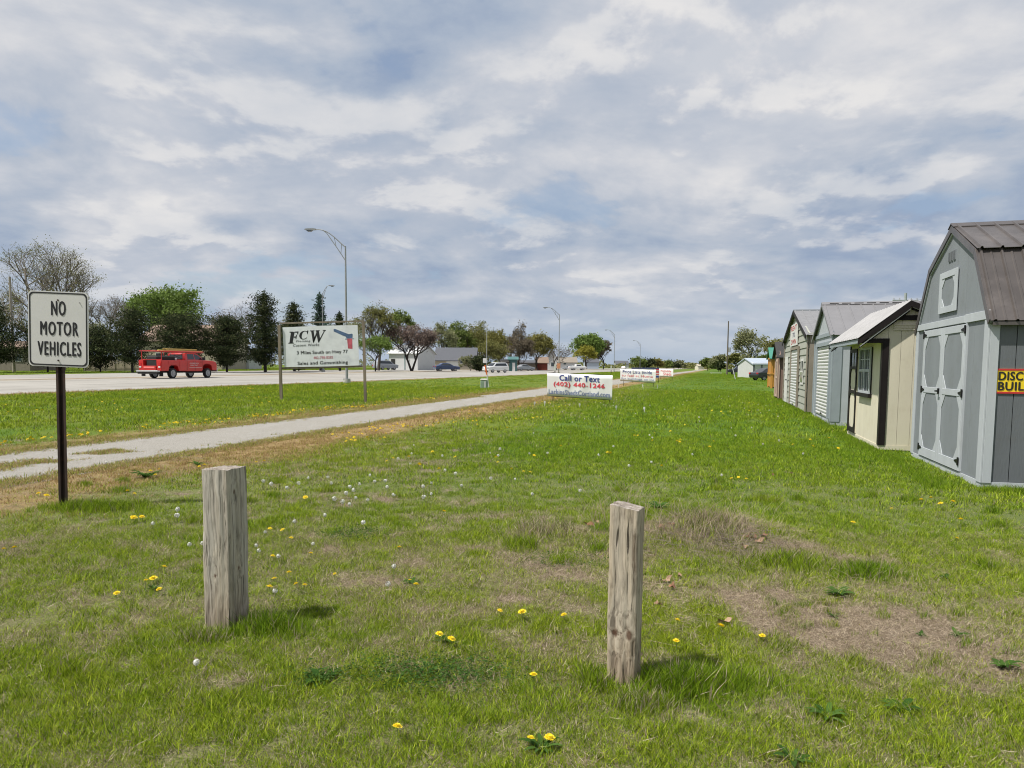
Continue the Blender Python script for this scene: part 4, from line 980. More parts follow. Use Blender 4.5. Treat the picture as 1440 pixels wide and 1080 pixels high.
house('yellow_building', 'tiny tan building on the horizon near the far end of the road', 982, 990, 420, 2.6, 3.6, m_cream, m_beige, 8, cat='building')
house('blue_gray_garage', 'white garage with blue-gray roof behind the timber playhouse', 1059, 1090, 104, 2.2, 2.95, m_whitewall, m_bluemetal, 7, doors=((.0, .25, 2.1, m_sidedark), (.36, .22, 2.1, m_sidedark)), cat='garage', over=.15)

# ================================================================== SIGNS AND POSTS
def corners(pTL, pTR, pBL, y): 
    a = atd(*pTL, y[0]); b_ = atd(*pTR, y[1]); c_ = atd(*pBL, y[0]); return a, b_, c_
m_signwhite = mat('retroreflective_white', (0.600, 0.600, 0.580), .35, .04, 9, dirt=.12, dirtcol=(.45, .44, .40), dirtscale=9)
m_rust = mat('rusty_brown_post', (.045, .030, .024), .7, .5, 14, stretch=(1, 1, .2), metal=.3, dirt=.5, dirtcol=(.11, .05, .03), dirtscale=12)
m_steel = mat('galvanised_steel', (.42, .43, .44), .45, .1, 8, metal=.6)
m_steelw = mat('weathered_steel_pole', (.30, .31, .32), .55, .1, 8, metal=.4)
def plate(w, h, rad, n=6):
    P = []
    for cx_, cy_, a0 in ((w-rad, h-rad, 0), (rad, h-rad, 90), (rad, rad, 180), (w-rad, rad, 270)):
        for k in range(n+1):
            a = math.radians(a0+90*k/n); P.append((cx_+rad*math.cos(a), cy_+rad*math.sin(a)))
    return P
def motor_sign():
    y = 7.05; a, b_, c_ = corners((36.5, 408), (121.5, 411.5), (40.5, 514), (y, y)); g = at(88, 713)
    g = Vector((g.x, y, float(hg(g.x, y))))
    r = thing('no_motor_vehicles_sign', 'white NO MOTOR VEHICLES sign on a rusty brown steel post at left', 'road sign', g)
    R_ = (b_-a); w = R_.length; R_.normalize(); U_ = (a-c_); h = U_.length; U_.normalize(); U_ = (U_-R_*U_.dot(R_)).normalized(); Nn = R_.cross(U_)
    O = c_-g
    rot = Matrix((R_, U_, Nn)).transposed()
    pl_ = bpy.data.objects.new('sign_plate', None)
    P = plate(w, h, .045)
    def flat(P, z0, z1, name, m_, par, hole=None):
        mb = MB()
        if hole is None: mb.prism(P, 'z', z0, z1)
        else:
            n = len(P); V = [(p[0], p[1], z1) for p in P]+[(p[0], p[1], z1) for p in hole]+[(p[0], p[1], z0) for p in P]+[(p[0], p[1], z0) for p in hole]
            F_ = []
            for i in range(n):
                j = (i+1) % n; F_ += [(i, j, n+j, n+i), (2*n+i, 3*n+i, 3*n+j, 2*n+j), (i, 2*n+i, 2*n+j, j), (n+i, n+j, 3*n+j, 3*n+i)]
            mb.add(V, F_)
        mb.v = [tuple(O+rot@Vector(v)) for v in mb.v]
        return mb.build(name, m_, par)
    sp = flat(P, -.002, .002, 'sign_plate', m_signwhite, r)
    i1 = [(p[0]*(w-.022)/w+.011, p[1]*(h-.022)/h+.011) for p in P]; i2 = [(p[0]*(w-.048)/w+.024, p[1]*(h-.048)/h+.024) for p in P]
    flat(i1, .0025, .004, 'border', m_black, sp, hole=i2)
    fr = (tuple(O), tuple(R_), tuple(U_), tuple(Nn))
    S = w/85.0
    textmesh('NO', (32.5*S, 53.5*S, h-33.5*S, h-13.5*S), m_black, fr, sp, bold=.035, depth=.004, spacing=1.15)
    textmesh('MOTOR', (17*S, 71*S, h-61.5*S, h-42.5*S), m_black, fr, sp, bold=.035, depth=.004, spacing=1.15)
    textmesh('VEHICLES', (13*S, 75*S, h-90*S, h-70.5*S), m_black, fr, sp, bold=.035, depth=.004, spacing=1.15)
    for (bx, by) in ((.5, .885), (.5, .085), (.86, .86)):
        q = O+rot@Vector((w*bx, h*by, .003)); MB().tube(q, q+Nn*.008, .008 if bx == .5 else .004, n=8).build('bolt', m_rust, sp)
    # U-channel post
    top = O+rot@Vector((w*.5, h*.97, -.02)); bot = Vector((0.0, .03, -.25)); ax = (top-bot); Lz = ax.length; ax.normalize()
    X_ = Vector((1, 0, 0)); X_ = (X_-ax*X_.dot(ax)).normalized(); Y_ = ax.cross(X_)
    sec = [(-.045, -.012), (-.022, -.012), (-.016, .022), (.016, .022), (.022, -.012), (.045, -.012), (.045, -.007), (.026, -.007), (.020, .027), (-.020, .027), (-.026, -.007), (-.045, -.007)]
    V = [bot+X_*s[0]+Y_*s[1] for s in sec]+[top+X_*s[0]+Y_*s[1] for s in sec]; n = len(sec)
    MB().add(V, [(i, (i+1) % n, (i+1) % n+n, i+n) for i in range(n)]).build('post', m_rust, r)
    ph = MB()
    for k in range(34):
        q = bot+ax*(.3+k*.055)
        if (q-bot).length < Lz*.62: ph.box(q.x-.004, q.x+.004, q.y-.0, q.y+.0, q.z-.006, q.z+.006)
motor_sign()

# --- weathered wooden bollards
def wood_mat(name, knots, base_c, dark_c, warm, axis_seed):
    m_, t, b = newmat(name)
    tc = N(t, 'ShaderNodeTexCoord'); mp = N(t, 'ShaderNodeMapping'); L(t, tc, 'Object', mp, 0)
    mp.inputs['Location'].default_value = (axis_seed, 0, 0); mp.inputs['Scale'].default_value = (1, 1, .055)
    # bend the grain round the knots
    w = N(t, 'ShaderNodeTexNoise'); L(t, tc, 'Object', w, 'Vector'); w.inputs['Scale'].default_value = 3.0; w.inputs['Detail'].default_value = 2
    n = N(t, 'ShaderNodeTexNoise'); n.inputs['Scale'].default_value = 62; n.inputs['Detail'].default_value = 7; n.inputs['Roughness'].default_value = .65; n.inputs['Distortion'].default_value = .25
    n2 = N(t, 'ShaderNodeTexNoise'); n2.inputs['Scale'].default_value = 17; n2.inputs['Detail'].default_value = 4
    n3 = N(t, 'ShaderNodeTexNoise'); L(t, tc, 'Object', n3, 'Vector'); n3.inputs['Scale'].default_value = 5; n3.inputs['Detail'].default_value = 5
    sub = N(t, 'ShaderNodeVectorMath', operation='SCALE'); L(t, w, 'Color', sub, 0); sub.inputs['Scale'].default_value = .05
    add = N(t, 'ShaderNodeVectorMath', operation='ADD'); L(t, mp, 0, add, 0); L(t, sub, 0, add, 1)
    vec = add; kd = None
    for (kx, ky, kz, kr) in knots:
        df = N(t, 'ShaderNodeVectorMath', operation='SUBTRACT'); L(t, tc, 'Object', df, 0); df.inputs[1].default_value = (kx, ky, kz)
        sq = N(t, 'ShaderNodeVectorMath', operation='MULTIPLY'); L(t, df, 0, sq, 0); sq.inputs[1].default_value = (1, 1, .62)
        ln = N(t, 'ShaderNodeVectorMath', operation='LENGTH'); L(t, sq, 0, ln, 0)
        f = smooth(t, ln.outputs['Value'], kr*4.2, kr*.3)
        sx = N(t, 'ShaderNodeVectorMath', operation='SCALE'); L(t, df, 0, sx, 0); t.links.new(mathn(t, 'MULTIPLY', f, bv=-.55), sx.inputs['Scale'])
        ad2 = N(t, 'ShaderNodeVectorMath', operation='ADD'); L(t, vec, 0, ad2, 0); L(t, sx, 0, ad2, 1); vec = ad2
        core = smooth(t, ln.outputs['Value'], kr, kr*.45); kd = core if kd is None else mathn(t, 'MAXIMUM', kd, core)
    L(t, vec, 0, n, 'Vector'); L(t, vec, 0, n2, 'Vector')
    c = ramp(t, n.outputs['Fac'], [(.31, dark_c), (.41, tuple(x*.62 for x in base_c)), (.52, tuple(x*.92 for x in base_c)), (.70, tuple(x*1.18 for x in base_c))])
    c = mixc(t, mathn(t, 'MULTIPLY', smooth(t, n2.outputs['Fac'], .42, .66), bv=.55), c, warm, 'MULTIPLY')
    c = mixc(t, mathn(t, 'MULTIPLY', smooth(t, n3.outputs['Fac'], .5, .75), bv=.5), c, tuple(x*.62 for x in base_c))
    crack = smooth(t, n2.outputs['Fac'], .33, .30); c = mixc(t, mathn(t, 'MULTIPLY', crack, bv=.6), c, tuple(x*.4 for x in dark_c))
    nl = N(t, 'ShaderNodeTexNoise'); mq = N(t, 'ShaderNodeMapping'); L(t, tc, 'Object', mq, 0); mq.inputs['Scale'].default_value = (1, 1, .022); mq.inputs['Location'].default_value = (axis_seed+.3, 0, 0); L(t, mq, 0, nl, 'Vector'); nl.inputs['Scale'].default_value = 26; nl.inputs['Detail'].default_value = 1.5
    la = mathn(t, 'ABSOLUTE', mathn(t, 'SUBTRACT', nl.outputs['Fac'], bv=.5))
    line = mathn(t, 'MULTIPLY', smooth(t, la, .014, .003), smooth(t, n3.outputs['Fac'], .46, .58))
    c = mixc(t, mathn(t, 'MULTIPLY', line, bv=.85), c, (.035, .028, .022))
    # warmer, stained foot
    sp = N(t, 'ShaderNodeSeparateXYZ'); L(t, tc, 'Object', sp, 0)
    foot = mathn(t, 'MULTIPLY', smooth(t, mathn(t, 'ADD', sp.outputs[2], mathn(t, 'MULTIPLY', n.outputs['Fac'], bv=.5)), .62, .25), bv=.45)
    c = mixc(t, foot, c, (.62*warm[0], .48*warm[1], .36*warm[2]), 'MULTIPLY')
    if kd is not None: c = mixc(t, mathn(t, 'MULTIPLY', kd, bv=.85), c, (.075, .035, .02))
    t.links.new(c, b.inputs['Base Color']); b.inputs['Roughness'].default_value = .9; b.inputs['Specular IOR Level'].default_value = .2
    hgt = mathn(t, 'SUBTRACT', mathn(t, 'ADD', n.outputs['Fac'], mathn(t, 'MULTIPLY', n2.outputs['Fac'], bv=1.2)), mathn(t, 'MULTIPLY', line, bv=2.0))
    bp = N(t, 'ShaderNodeBump'); bp.inputs['Strength'].default_value = .8; bp.inputs['Distance'].default_value = .005
    t.links.new(hgt, bp.inputs['Height']); L(t, bp, 0, b, 'Normal'); return m_
def endgrain_mat():
    m_, t, b = newmat('post_end_grain')
    tc = N(t, 'ShaderNodeTexCoord'); n = N(t, 'ShaderNodeTexNoise'); L(t, tc, 'Object', n, 'Vector'); n.inputs['Scale'].default_value = 30; n.inputs['Detail'].default_value = 6
    wv = N(t, 'ShaderNodeTexWave', wave_type='RINGS', rings_direction='Z'); L(t, tc, 'Object', wv, 'Vector'); wv.inputs['Scale'].default_value = 22; wv.inputs['Distortion'].default_value = 3
    c = ramp(t, n.outputs['Fac'], [(.3, (.12, .095, .075)), (.5, (.27, .235, .20)), (.7, (.42, .38, .34))])
    c = mixc(t, mathn(t, 'MULTIPLY', wv.outputs['Fac'], bv=.35), c, (.15, .125, .10))
    t.links.new(c, b.inputs['Base Color']); b.inputs['Roughness'].default_value = .95
    bp = N(t, 'ShaderNodeBump'); bp.inputs['Strength'].default_value = .6; bp.inputs['Distance'].default_value = .004; L(t, wv, 'Fac', bp, 'Height'); L(t, bp, 0, b, 'Normal'); return m_
m_end = endgrain_mat()
def post(name, label, loc, wx, wy, h, rz, lean, woodm, seed, topslope):
    r = thing(name, label, 'post', loc, tilt=(lean[0], lean[1], rz), group='wooden bollard posts')
    rg = np.random.RandomState(seed); n = 14; nz = 90; V = []; F_ = []
    ring = []
    rc = .006
    for k in range(4):
        for i in range(n):
            tt = -1+2*i/n
            p = {0: (tt, -1), 1: (1, tt), 2: (-tt, 1), 3: (-1, -tt)}[k]; ring.append(p)
    m_ = len(ring)
    grooves = [(rg.rand()*m_, .6+rg.rand()*1.0, .003+.007*rg.rand(), rg.rand(), .25+.6*rg.rand()) for _ in range(26)]
    for j in range(nz):
        z = -.15+(h+.15)*j/(nz-1)
        for i, (a, b_) in enumerate(ring):
            x, y = a*wx/2, b_*wy/2
            if abs(a) > .98 and abs(b_) > .98: x *= .955; y *= .955
            d = 0
            for (g0, gw, gd, zc, zl) in grooves:
                di = abs((i-g0-.6*math.sin(z*5+g0)+m_/2) % m_-m_/2)
                if di < gw: d += gd*(1-di/gw)*math.exp(-((z/h-zc)/zl)**2)
            d += .0018*(vnoise(i*.9+seed*7, z*18)-.5)*2+.004*(vnoise(i*.25+seed, z*3.1)-.5)
            L_ = math.hypot(x, y); zz = z
            if j == nz-1: zz = z+topslope[0]*x+topslope[1]*y+.006*(vnoise(x*60+3, y*60+seed)-.5)
            V.append((x*(1-d/L_), y*(1-d/L_), zz))
    F_ = [(j*m_+i, j*m_+(i+1) % m_, (j+1)*m_+(i+1) % m_, (j+1)*m_+i) for j in range(nz-1) for i in range(m_)]
    MB().add(V, F_, True).build('timber', woodm, r)
    top = V[-m_:]; ins = [(x*.97, y*.97, z+.0015) for x, y, z in top]; ci = (0, 0, h+.001)
    mb = MB(); mb.add(top+ins, [(i, (i+1) % m_, m_+(i+1) % m_, m_+i) for i in range(m_)]); mb.add(ins+[ci], [(i, (i+1) % m_, m_) for i in range(m_)])
    mb.build('top_face', m_end, r); return r
POSTS = [(-1.59, 3.896, .172), (.535, 3.239, .135)]
wl = wood_mat('weathered_post_left', [(-.01, -.086, .30, .010), (.086, 0, .33, .012), (.086, -.03, .76, .012)], (.43, .40, .345), (.11, .092, .072), (.94, .87, .76), 0)
wr = wood_mat('weathered_post_right', [(-.032, -.0675, .235, .019), (.036, -.0675, .235, .020)], (.46, .405, .325), (.13, .10, .072), (.95, .88, .76), 4)
post('wooden_post', 'thick weathered square wooden post, the left of the two, flat topped', (-1.59, 3.896, float(hg(-1.59, 3.9))), .172, .172, .885, math.radians(-15.4), (0, 0), wl, 3, (.03, .0))
post('wooden_post', 'weathered square wooden post with two dark knots near its foot, the right of the two', (.535, 3.239, float(hg(.535, 3.24))), .135, .137, .82, math.radians(-23.4), (0, 0), wr, 8, (-.12, -.02))

# --- board sign on two timber posts
m_board = mat('faded_white_board', (0.700, 0.720, 0.740), .5, .08, 3, dirt=.35, dirtcol=(.40, .42, .47), dirtscale=2.2)
m_timber = mat('gray_timber', (.20, .165, .12), .85, .3, 9, stretch=(1, 1, .1), bump=.3)
m_faint = mat('faded_red_print', (.52, .22, .26), .6, .2, 8); m_gun = mat('blue_steel_print', (.075, .13, .24), .6, .25, 6); m_grip = mat('red_grip_print', (.50, .10, .13), .6, .25, 6)
m_dg = mat('dark_gray_print', (.045, .05, .055), .6, .2, 8)
def board_sign():
    y = 27.5; gl = at(396, 568); gl = base(396, y); gr_ = base(513, y)
    r = thing('roadside_board_sign', 'white board sign reading FCW with a pistol picture, on two timber posts beside the path', 'sign', gl)
    def loc(px, py, yy=y): return atd(px, py, yy)-gl
    tl, bl, tr, br = loc(398, 459.5), loc(400, 517), loc(503.5, 456.5), loc(505.5, 513.5)
    L1, L2 = loc(392.5, 457), loc(396, 570); R1, R2 = loc(511, 450.5), loc(514, 562)
    for (a, b_) in ((L1, L2), (R1, R2)):
        b_ = b_.copy(); b_.z -= .35
        p = MB(); d = .048
        p.add([(b_.x-d, -d, b_.z), (b_.x+d, -d, b_.z), (b_.x+d, d, b_.z), (b_.x-d, d, b_.z), (a.x-d, -d, a.z), (a.x+d, -d, a.z), (a.x+d, d, a.z), (a.x-d, d, a.z)],
              [(0, 3, 2, 1), (4, 5, 6, 7), (0, 1, 5, 4), (1, 2, 6, 5), (2, 3, 7, 6), (3, 0, 4, 7)]); p.build('post', m_timber, r)
    def beam(a, b_, h, y0, y1, name='crossbeam'):
        mb = MB(); mb.add([(a.x, y0, a.z), (b_.x, y0, b_.z), (b_.x, y1, b_.z), (a.x, y1, a.z), (a.x, y0, a.z+h), (b_.x, y0, b_.z+h), (b_.x, y1, b_.z+h), (a.x, y1, a.z+h)],
                          [(0, 3, 2, 1), (4, 5, 6, 7), (0, 1, 5, 4), (1, 2, 6, 5), (2, 3, 7, 6), (3, 0, 4, 7)]); mb.build(name, m_timber, r)
    beam(loc(392.5, 455.5), loc(511, 452.5), .06, .062, .10); beam(loc(396, 519.5), loc(512, 516.5), .08, .062, .10)
    R_ = (tr-tl); w = R_.length; R_.normalize(); U_ = tl-bl; h = U_.length; U_.normalize(); U_ = (U_-R_*U_.dot(R_)).normalized(); Nn = R_.cross(U_)
    O = bl+Vector((0, -.0, 0))+Nn*.0
    rot = Matrix((R_, U_, Nn)).transposed(); off = Vector((0, .03, 0))
    def onp(poly, z0, z1, name, m_, par):
        mb = MB().prism(poly, 'z', z0, z1); mb.v = [tuple(O+off+rot@Vector(v)) for v in mb.v]; return mb.build(name, m_, par)
    pan = onp([(0, .012*h), (w*.6, 0), (w, .004*h), (w, h*.99), (w*.5, h), (0, h*.985)], -.008, .008, 'panel', m_board, r)
    sx, sy = w/1160.0, h/620.0   # figures read in the zoomed crop
    def P(pts): return [((x-100)*sx, h-(y_-145)*sy) for x, y_ in pts]
    fr = (tuple(O+off+rot@Vector((0, 0, .0095))), tuple(R_), tuple(U_), tuple(Nn))
    def sh(pts, m_, name='lettering', z=.0095):
        onp(P(pts), z-.001, z+.002, name, m_, pan)
    # big italic F C W drawn as shapes
    sh([(178, 402), (262, 402), (262, 390), (245, 386), (282, 236), (262, 222), (205, 222), (205, 234), (225, 240), (196, 386), (178, 390)], m_black)
    sh([(283, 222), (345, 222), (336, 268), (325, 268), (322, 240), (279, 238)], m_black)
    sh([(270, 296), (298, 296), (308, 272), (318, 272), (303, 336), (293, 336), (294, 314), (265, 314)], m_black)
    Cx, Cy = 425, 280; outer = []; inner = []
    for k in range(15):
        a = math.radians(38+ (322-38)*k/14); cxx = Cx-18*math.sin(a)*-.3
        outer.append((Cx+72*math.cos(a)+14*math.sin(a), Cy-66*math.sin(a))); wd = 20+10*math.cos(a-math.pi)
        inner.append((Cx+(72-wd*1.1)*math.cos(a)+14*math.sin(a)+6, Cy-(66-10)*math.sin(a)))
    for k in range(14): sh([outer[k], outer[k+1], inner[k+1], inner[k]], m_black)
    sh([(478, 212), (498, 212), (486, 268), (476, 262), (474, 240)], m_black)
    sh([(522, 212), (592, 212), (592, 222), (578, 226), (592, 330), (572, 400), (560, 398), (540, 226), (522, 222)], m_black)
    sh([(572, 400), (560, 380), (622, 240), (610, 222), (612, 212), (672, 212), (672, 222), (660, 226), (672, 330), (652, 396), (640, 398), (624, 290)], m_black)
    sh([(652, 398), (648, 372), (738, 226), (722, 222), (722, 212), (768, 212), (768, 222), (752, 226)], m_black)
    textmesh('Fleming', ((300-100)*sx, (520-100)*sx, h-(390-145)*sy, h-(355-145)*sy), m_dg, fr, pan, bold=.02, shear=.2, spacing=1.15)
    textmesh('Custom Works', ((250-100)*sx, (655-100)*sx, h-(450-145)*sy, h-(412-145)*sy), m_dg, fr, pan, bold=.02, shear=.2, spacing=1.15)
    textmesh('3 Miles South on Hwy 77', ((302-100)*sx, (1092-100)*sx, h-(585-145)*sy, h-(520-145)*sy), m_black, fr, pan, bold=.03)
    textmesh('402-798-8282', ((555-100)*sx, (860-100)*sx, h-(648-145)*sy, h-(608-145)*sy), m_faint, fr, pan, bold=.05)
    textmesh('Sales and Gunsmithing', ((305-100)*sx, (1085-100)*sx, h-(745-145)*sy, h-(682-145)*sy), m_black, fr, pan, bold=.03)
    # printed pistol
    sh([(890, 200), (918, 202), (1118, 285), (1172, 278), (1180, 292), (1172, 350), (1082, 350), (1075, 322), (1020, 300), (888, 236)], m_gun, 'pistol_slide')
    sh([(1090, 352), (1170, 352), (1166, 508), (1098, 500)], m_grip, 'pistol_grip')
    sh([(1060, 352), (1088, 352), (1088, 364), (1060, 362)], m_gun, 'pistol_trigger'); sh([(1172, 352), (1200, 352), (1198, 360), (1172, 360)], m_gun, 'pistol_safety')
board_sign()

# --- vinyl banners on stakes
m_vinyl = mat('white_vinyl', (0.700, 0.700, 0.690), .5, .03, 3, dirt=.08, dirtcol=(.6, .6, .58))
def banner(label, q, y, lines, stakes, name='banner_sign', group=None):
    """q = TL, TR, BR, BL pixels; y = distances left, right"""
    P = [atd(*q[0], y[0]), atd(*q[1], y[1]), atd(*q[2], y[1]), atd(*q[3], y[0])]
    g = P[3].copy(); g.z = float(hg(g.x, g.y)); r = thing(name, label, 'banner', g, 0, group)
    P = [p-g for p in P]; n = 24; V = []; rows = 7
    nrm = (P[1]-P[0]).cross(P[3]-P[0]).normalized()
    if nrm.y > 0: nrm = -nrm
    for side in (0, .004):
        for j in range(rows):
            for i in range(n):
                s, t_ = i/(n-1), j/(rows-1); p = (P[0]*(1-s)+P[1]*s)*(1-t_)+(P[3]*(1-s)+P[2]*s)*t_
                sag = .012*math.sin(math.pi*((s*3) % 1))*(1 if t_ < .5 else -1)
                p = p+nrm*(.018*math.sin(s*23+t_*3)*math.sin(math.pi*s)-side)+Vector((0, 0, -sag)); V.append(p)
    F_ = []; m_ = rows*n
    for j in range(rows-1):
        for i in range(n-1):
            a = j*n+i; F_ += [(a, a+1, a+n+1, a+n), (m_+a, m_+a+n, m_+a+n+1, m_+a+1)]
    for i in range(n-1): F_ += [(i, m_+i, m_+i+1, i+1), (m_-n+i, m_-n+i+1, 2*m_-n+i+1, 2*m_-n+i)]
    sh_ = MB().add(V, F_, True).build('banner_sheet', m_vinyl, r)
    R_ = P[1]-P[0]; w = R_.length; R_.normalize(); U_ = (P[0]-P[3]); h = U_.length; U_ = (U_-R_*U_.dot(R_)).normalized(); Nn = R_.cross(U_)
    fr = (tuple(P[3]), tuple(R_), tuple(U_), tuple(Nn))
    def surf(x, y):
        s, t_ = x/w, 1-y/h; p = (P[0]*(1-s)+P[1]*s)*(1-t_)+(P[3]*(1-s)+P[2]*s)*t_
        sag = .012*math.sin(math.pi*((s*3) % 1))*(1 if t_ < .5 else -1)
        return p+nrm*(.018*math.sin(s*23+t_*3)*math.sin(math.pi*s)+.004)+Vector((0, 0, -sag))
    for (txt, x0, x1, y0, y1, mm, bold) in lines:
        textmesh(txt, (x0*w, x1*w, y0*h, y1*h), mm, fr, sh_, bold=bold, depth=0, surf=surf)
    for (s, dz) in stakes:
        p = P[3]*(1-s)+P[2]*s; tp = P[0]*(1-s)+P[1]*s; b_ = p.copy(); wx = b_.x+g.x, b_.y+g.y; b_.z = float(hg(wx[0], wx[1]))-g.z-.1
        MB().tube(b_-nrm*.03, tp-nrm*.03+Vector((0, 0, .03)), .018, n=6).build('stake', m_blackmetal, r)
    MB().tube(P[3]-nrm*.03, P[2]-nrm*.03, .012, n=5).build('rail', m_blackmetal, r); MB().tube(P[0]-nrm*.03, P[1]-nrm*.03, .012, n=5).build('rail', m_blackmetal, r)
    return r
m_navyt = mat('navy_lettering', (.045, .06, .23), .6, .08, 8); m_redt = mat('red_lettering', (.60, .06, .08), .6, .08, 8)
m_blut = mat('slate_lettering', (.16, .20, .36), .6, .08, 8)
banner('white banner reading Call or Text with a phone number, nearest of the banners', ((769.5, 524), (861.5, 527.8), (860.5, 562.5), (769.5, 556.5)), (28.8, 28.0),
       [('Call or Text', .19, .81, .70, .94, m_navyt, .05), ('(402) 440-1246', .10, .89, .38, .64, m_redt, .05), ('LarkinsShedsCortland.com', .025, .97, .08, .30, m_blut, .02)], ((.09, 0), (.965, 0)), group='banners along the lawn')
banner('white banner with three lines of small print, behind and right of the phone number banner', ((872.4, 518.6), (922, 520.2), (921.6, 538.6), (872.2, 535.4)), (54.5, 53.2),
       [('Price Lists inside', .07, .9, .66, .92, m_navyt, .02), ('to feel at Home', .04, .93, .37, .58, m_redt, .0), ('for buildings on lot', .03, .97, .08, .30, m_blut, .0)], ((.10, 0), (.94, 0)), group='banners along the lawn')
banner('farthest white banner with red lettering', ((927, 518.3), (946.8, 519.4), (946.6, 530.4), (927, 529.6)), (86, 84.5),
       [('Portable', .12, .85, .62, .88, m_redt, .02), ('Sheds', .3, .88, .18, .55, m_redt, .02)], ((.1, 0), (.93, 0)), group='banners along the lawn')
def flagbanner():
    y = 66; P = [atd(888, 516.8, y), atd(927, 516.6, y), atd(926.5, 531.5, y), atd(888, 531.0, y)]; g = P[3].copy(); g.z = float(hg(g.x, g.y))
    r = thing('patriotic_banner', 'banner with navy top edge and red and blue end showing behind the small-print banner', 'banner', g); P = [p-g for p in P]; w = P[1].x-P[0].x; h = P[0].z-P[3].z; x0, z0 = P[0].x, P[3].z
    s = MB().box(x0, x0+w, 0, .01, z0, z0+h).build('banner_sheet', m_vinyl, r)
    MB().box(x0, x0+w, -.006, -.001, z0+h-.11, z0+h).build('banner_border', m_navy, s)
    xs = x0+w*.89
    for k, (a, b_, mm) in enumerate(((.02, .22, m_navyt), (.30, .40, m_redt), (.50, .66, m_redt), (.74, .88, m_redt))):
        MB().box(xs, x0+w-.01, -.006, -.001, z0+h*a, z0+h*b_).build('banner_stripe', mm, s)
    for xx in (x0+.1, x0+w-.05): MB().tube((xx, .03, z0+h), (xx, .03, -.1), .02).build('stake', m_blackmetal, r)
flagbanner()

# --- lawn stakes, markers, pedestal
def small_stake(px, py, hh, label):
    g = at(px, py); r = thing('lawn_stake', label, 'stake', g, random.random()*3, 'white stakes in the lawn', tilt=(random.uniform(-.12, .12), random.uniform(-.15, .15), 0))
    MB().box(-.012, .012, -.006, .006, -.03, hh).build('stick', m_white, r); MB().box(-.03, .03, -.009, -.0065, hh*.55, hh).build('tab', m_white, r)
for (a, b_, hh, lb) in ((751.5, 571, .16, 'small white stake in the grass, leftmost before the phone number banner'), (766, 571.5, .2, 'small white stake just left of and before the phone number banner'), (815.5, 573.5, .16, 'small white stake in front of the middle of the phone number banner'),
                        (866.5, 578, .18, 'small white stake below the right corner of the phone number banner'), (906, 580, .18, 'small white stake farthest right of the nearest stakes'), (869.5, 545.5, .34, 'bright white stake between the phone number banner and the small-print banner'),
                        (904.5, 547, .3, 'white stake in front of the small-print banner'), (924.5, 547.5, .3, 'white stake right of the small-print banner')):
    small_stake(a, b_, hh, lb)
m_plgreen = mat('green_plastic', (.22, .30, .22), .55, .1, 5, dirt=.2, dirtcol=(.35, .36, .30)); m_orange = mat('orange_plastic', (.75, .17, .04), .5, .08, 5)
def pedestal():
    g = base(681, 46); r = thing('utility_pedestal', 'squat pale green utility pedestal with a gray cap beside the path', 'utility box', g)
    MB().box(-.24, .24, -.22, .22, -.05, .50).build('body', m_plgreen, r, bevel=.04); MB().box(-.25, .25, -.23, .23, .501, .62).build('cap', mat('pedestal_cap', (.50, .50, .46), .6), r, bevel=.05)
    MB().box(.02, .10, -.235, -.221, .05, .45).build('label_plate', m_white, r); MB().box(.0, .22, -.228, -.2205, .0, .46).build('door', mat('pedestal_door', (.12, .17, .14), .6), r)
    g = base(684, 47.5); r = thing('cable_marker', 'leaning orange topped white cable marker post behind the green pedestal', 'marker post', g, tilt=(0, -.10, 0))
    MB().tube((.18, 0, -.1), (.12, 0, .85), .035).build('shaft', m_white, r); MB().tube((.12, 0, .851), (.06, 0, 1.5), .05, .055).build('orange_sleeve', m_orange, r)
pedestal()
def reflector(px, y, label):
    g = base(px, y); r = thing('reflector_post', label, 'marker post', g)
    MB().box(-.06, .06, -.03, .03, -.1, .7).build('foot', m_blackmetal, r); MB().box(-.11, .11, -.035, .035, .701, 1.55).build('panel', m_white, r)
reflector(780.5, 96, 'white delineator post with dark foot left of the second lamp pole'); reflector(859.5, 140, 'white delineator post beside the third lamp pole')
def omark():
    g = base(785.5, 108); r = thing('small_orange_sign', 'small orange sign panel by the highway shoulder', 'sign', g)
    MB().box(-.05, .05, -.03, .03, -.1, .9).build('post', m_olive, r); MB().box(-.28, .28, -.03, .0, .9, 1.7).build('panel', mat('orange_panel', (.62, .27, .15), .6), r)
omark()
def leaning():
    g = at(1034.5, 533.5); tp = atd(1030, 516.5, g.y); r = thing('leaning_pipe', 'thin pale pole leaning to the left in the far lawn', 'pole', g)
    MB().tube((0, 0, -.1), tp-g, .06, .05).build('pipe', m_white, r)
    g = at(1000, 525.5); r = thing('pipe_barrier', 'pale horizontal rail lying low in the far lawn', 'rail', g)
    MB().box(-.2, 2.6, -.05, .05, .14, .26).build('rail', m_white, r)
    for x in (.0, 2.4): MB().box(x-.04, x+.04, -.05, .05, -.05, .14).build('foot', m_white, r)
    g = at(1062.5, 530); r = thing('lawn_post', 'short dark post before the white garage', 'post', g); MB().tube((0, 0, -.05), (0, 0, 1.1), .05).build('shaft', m_rust, r)
leaning()

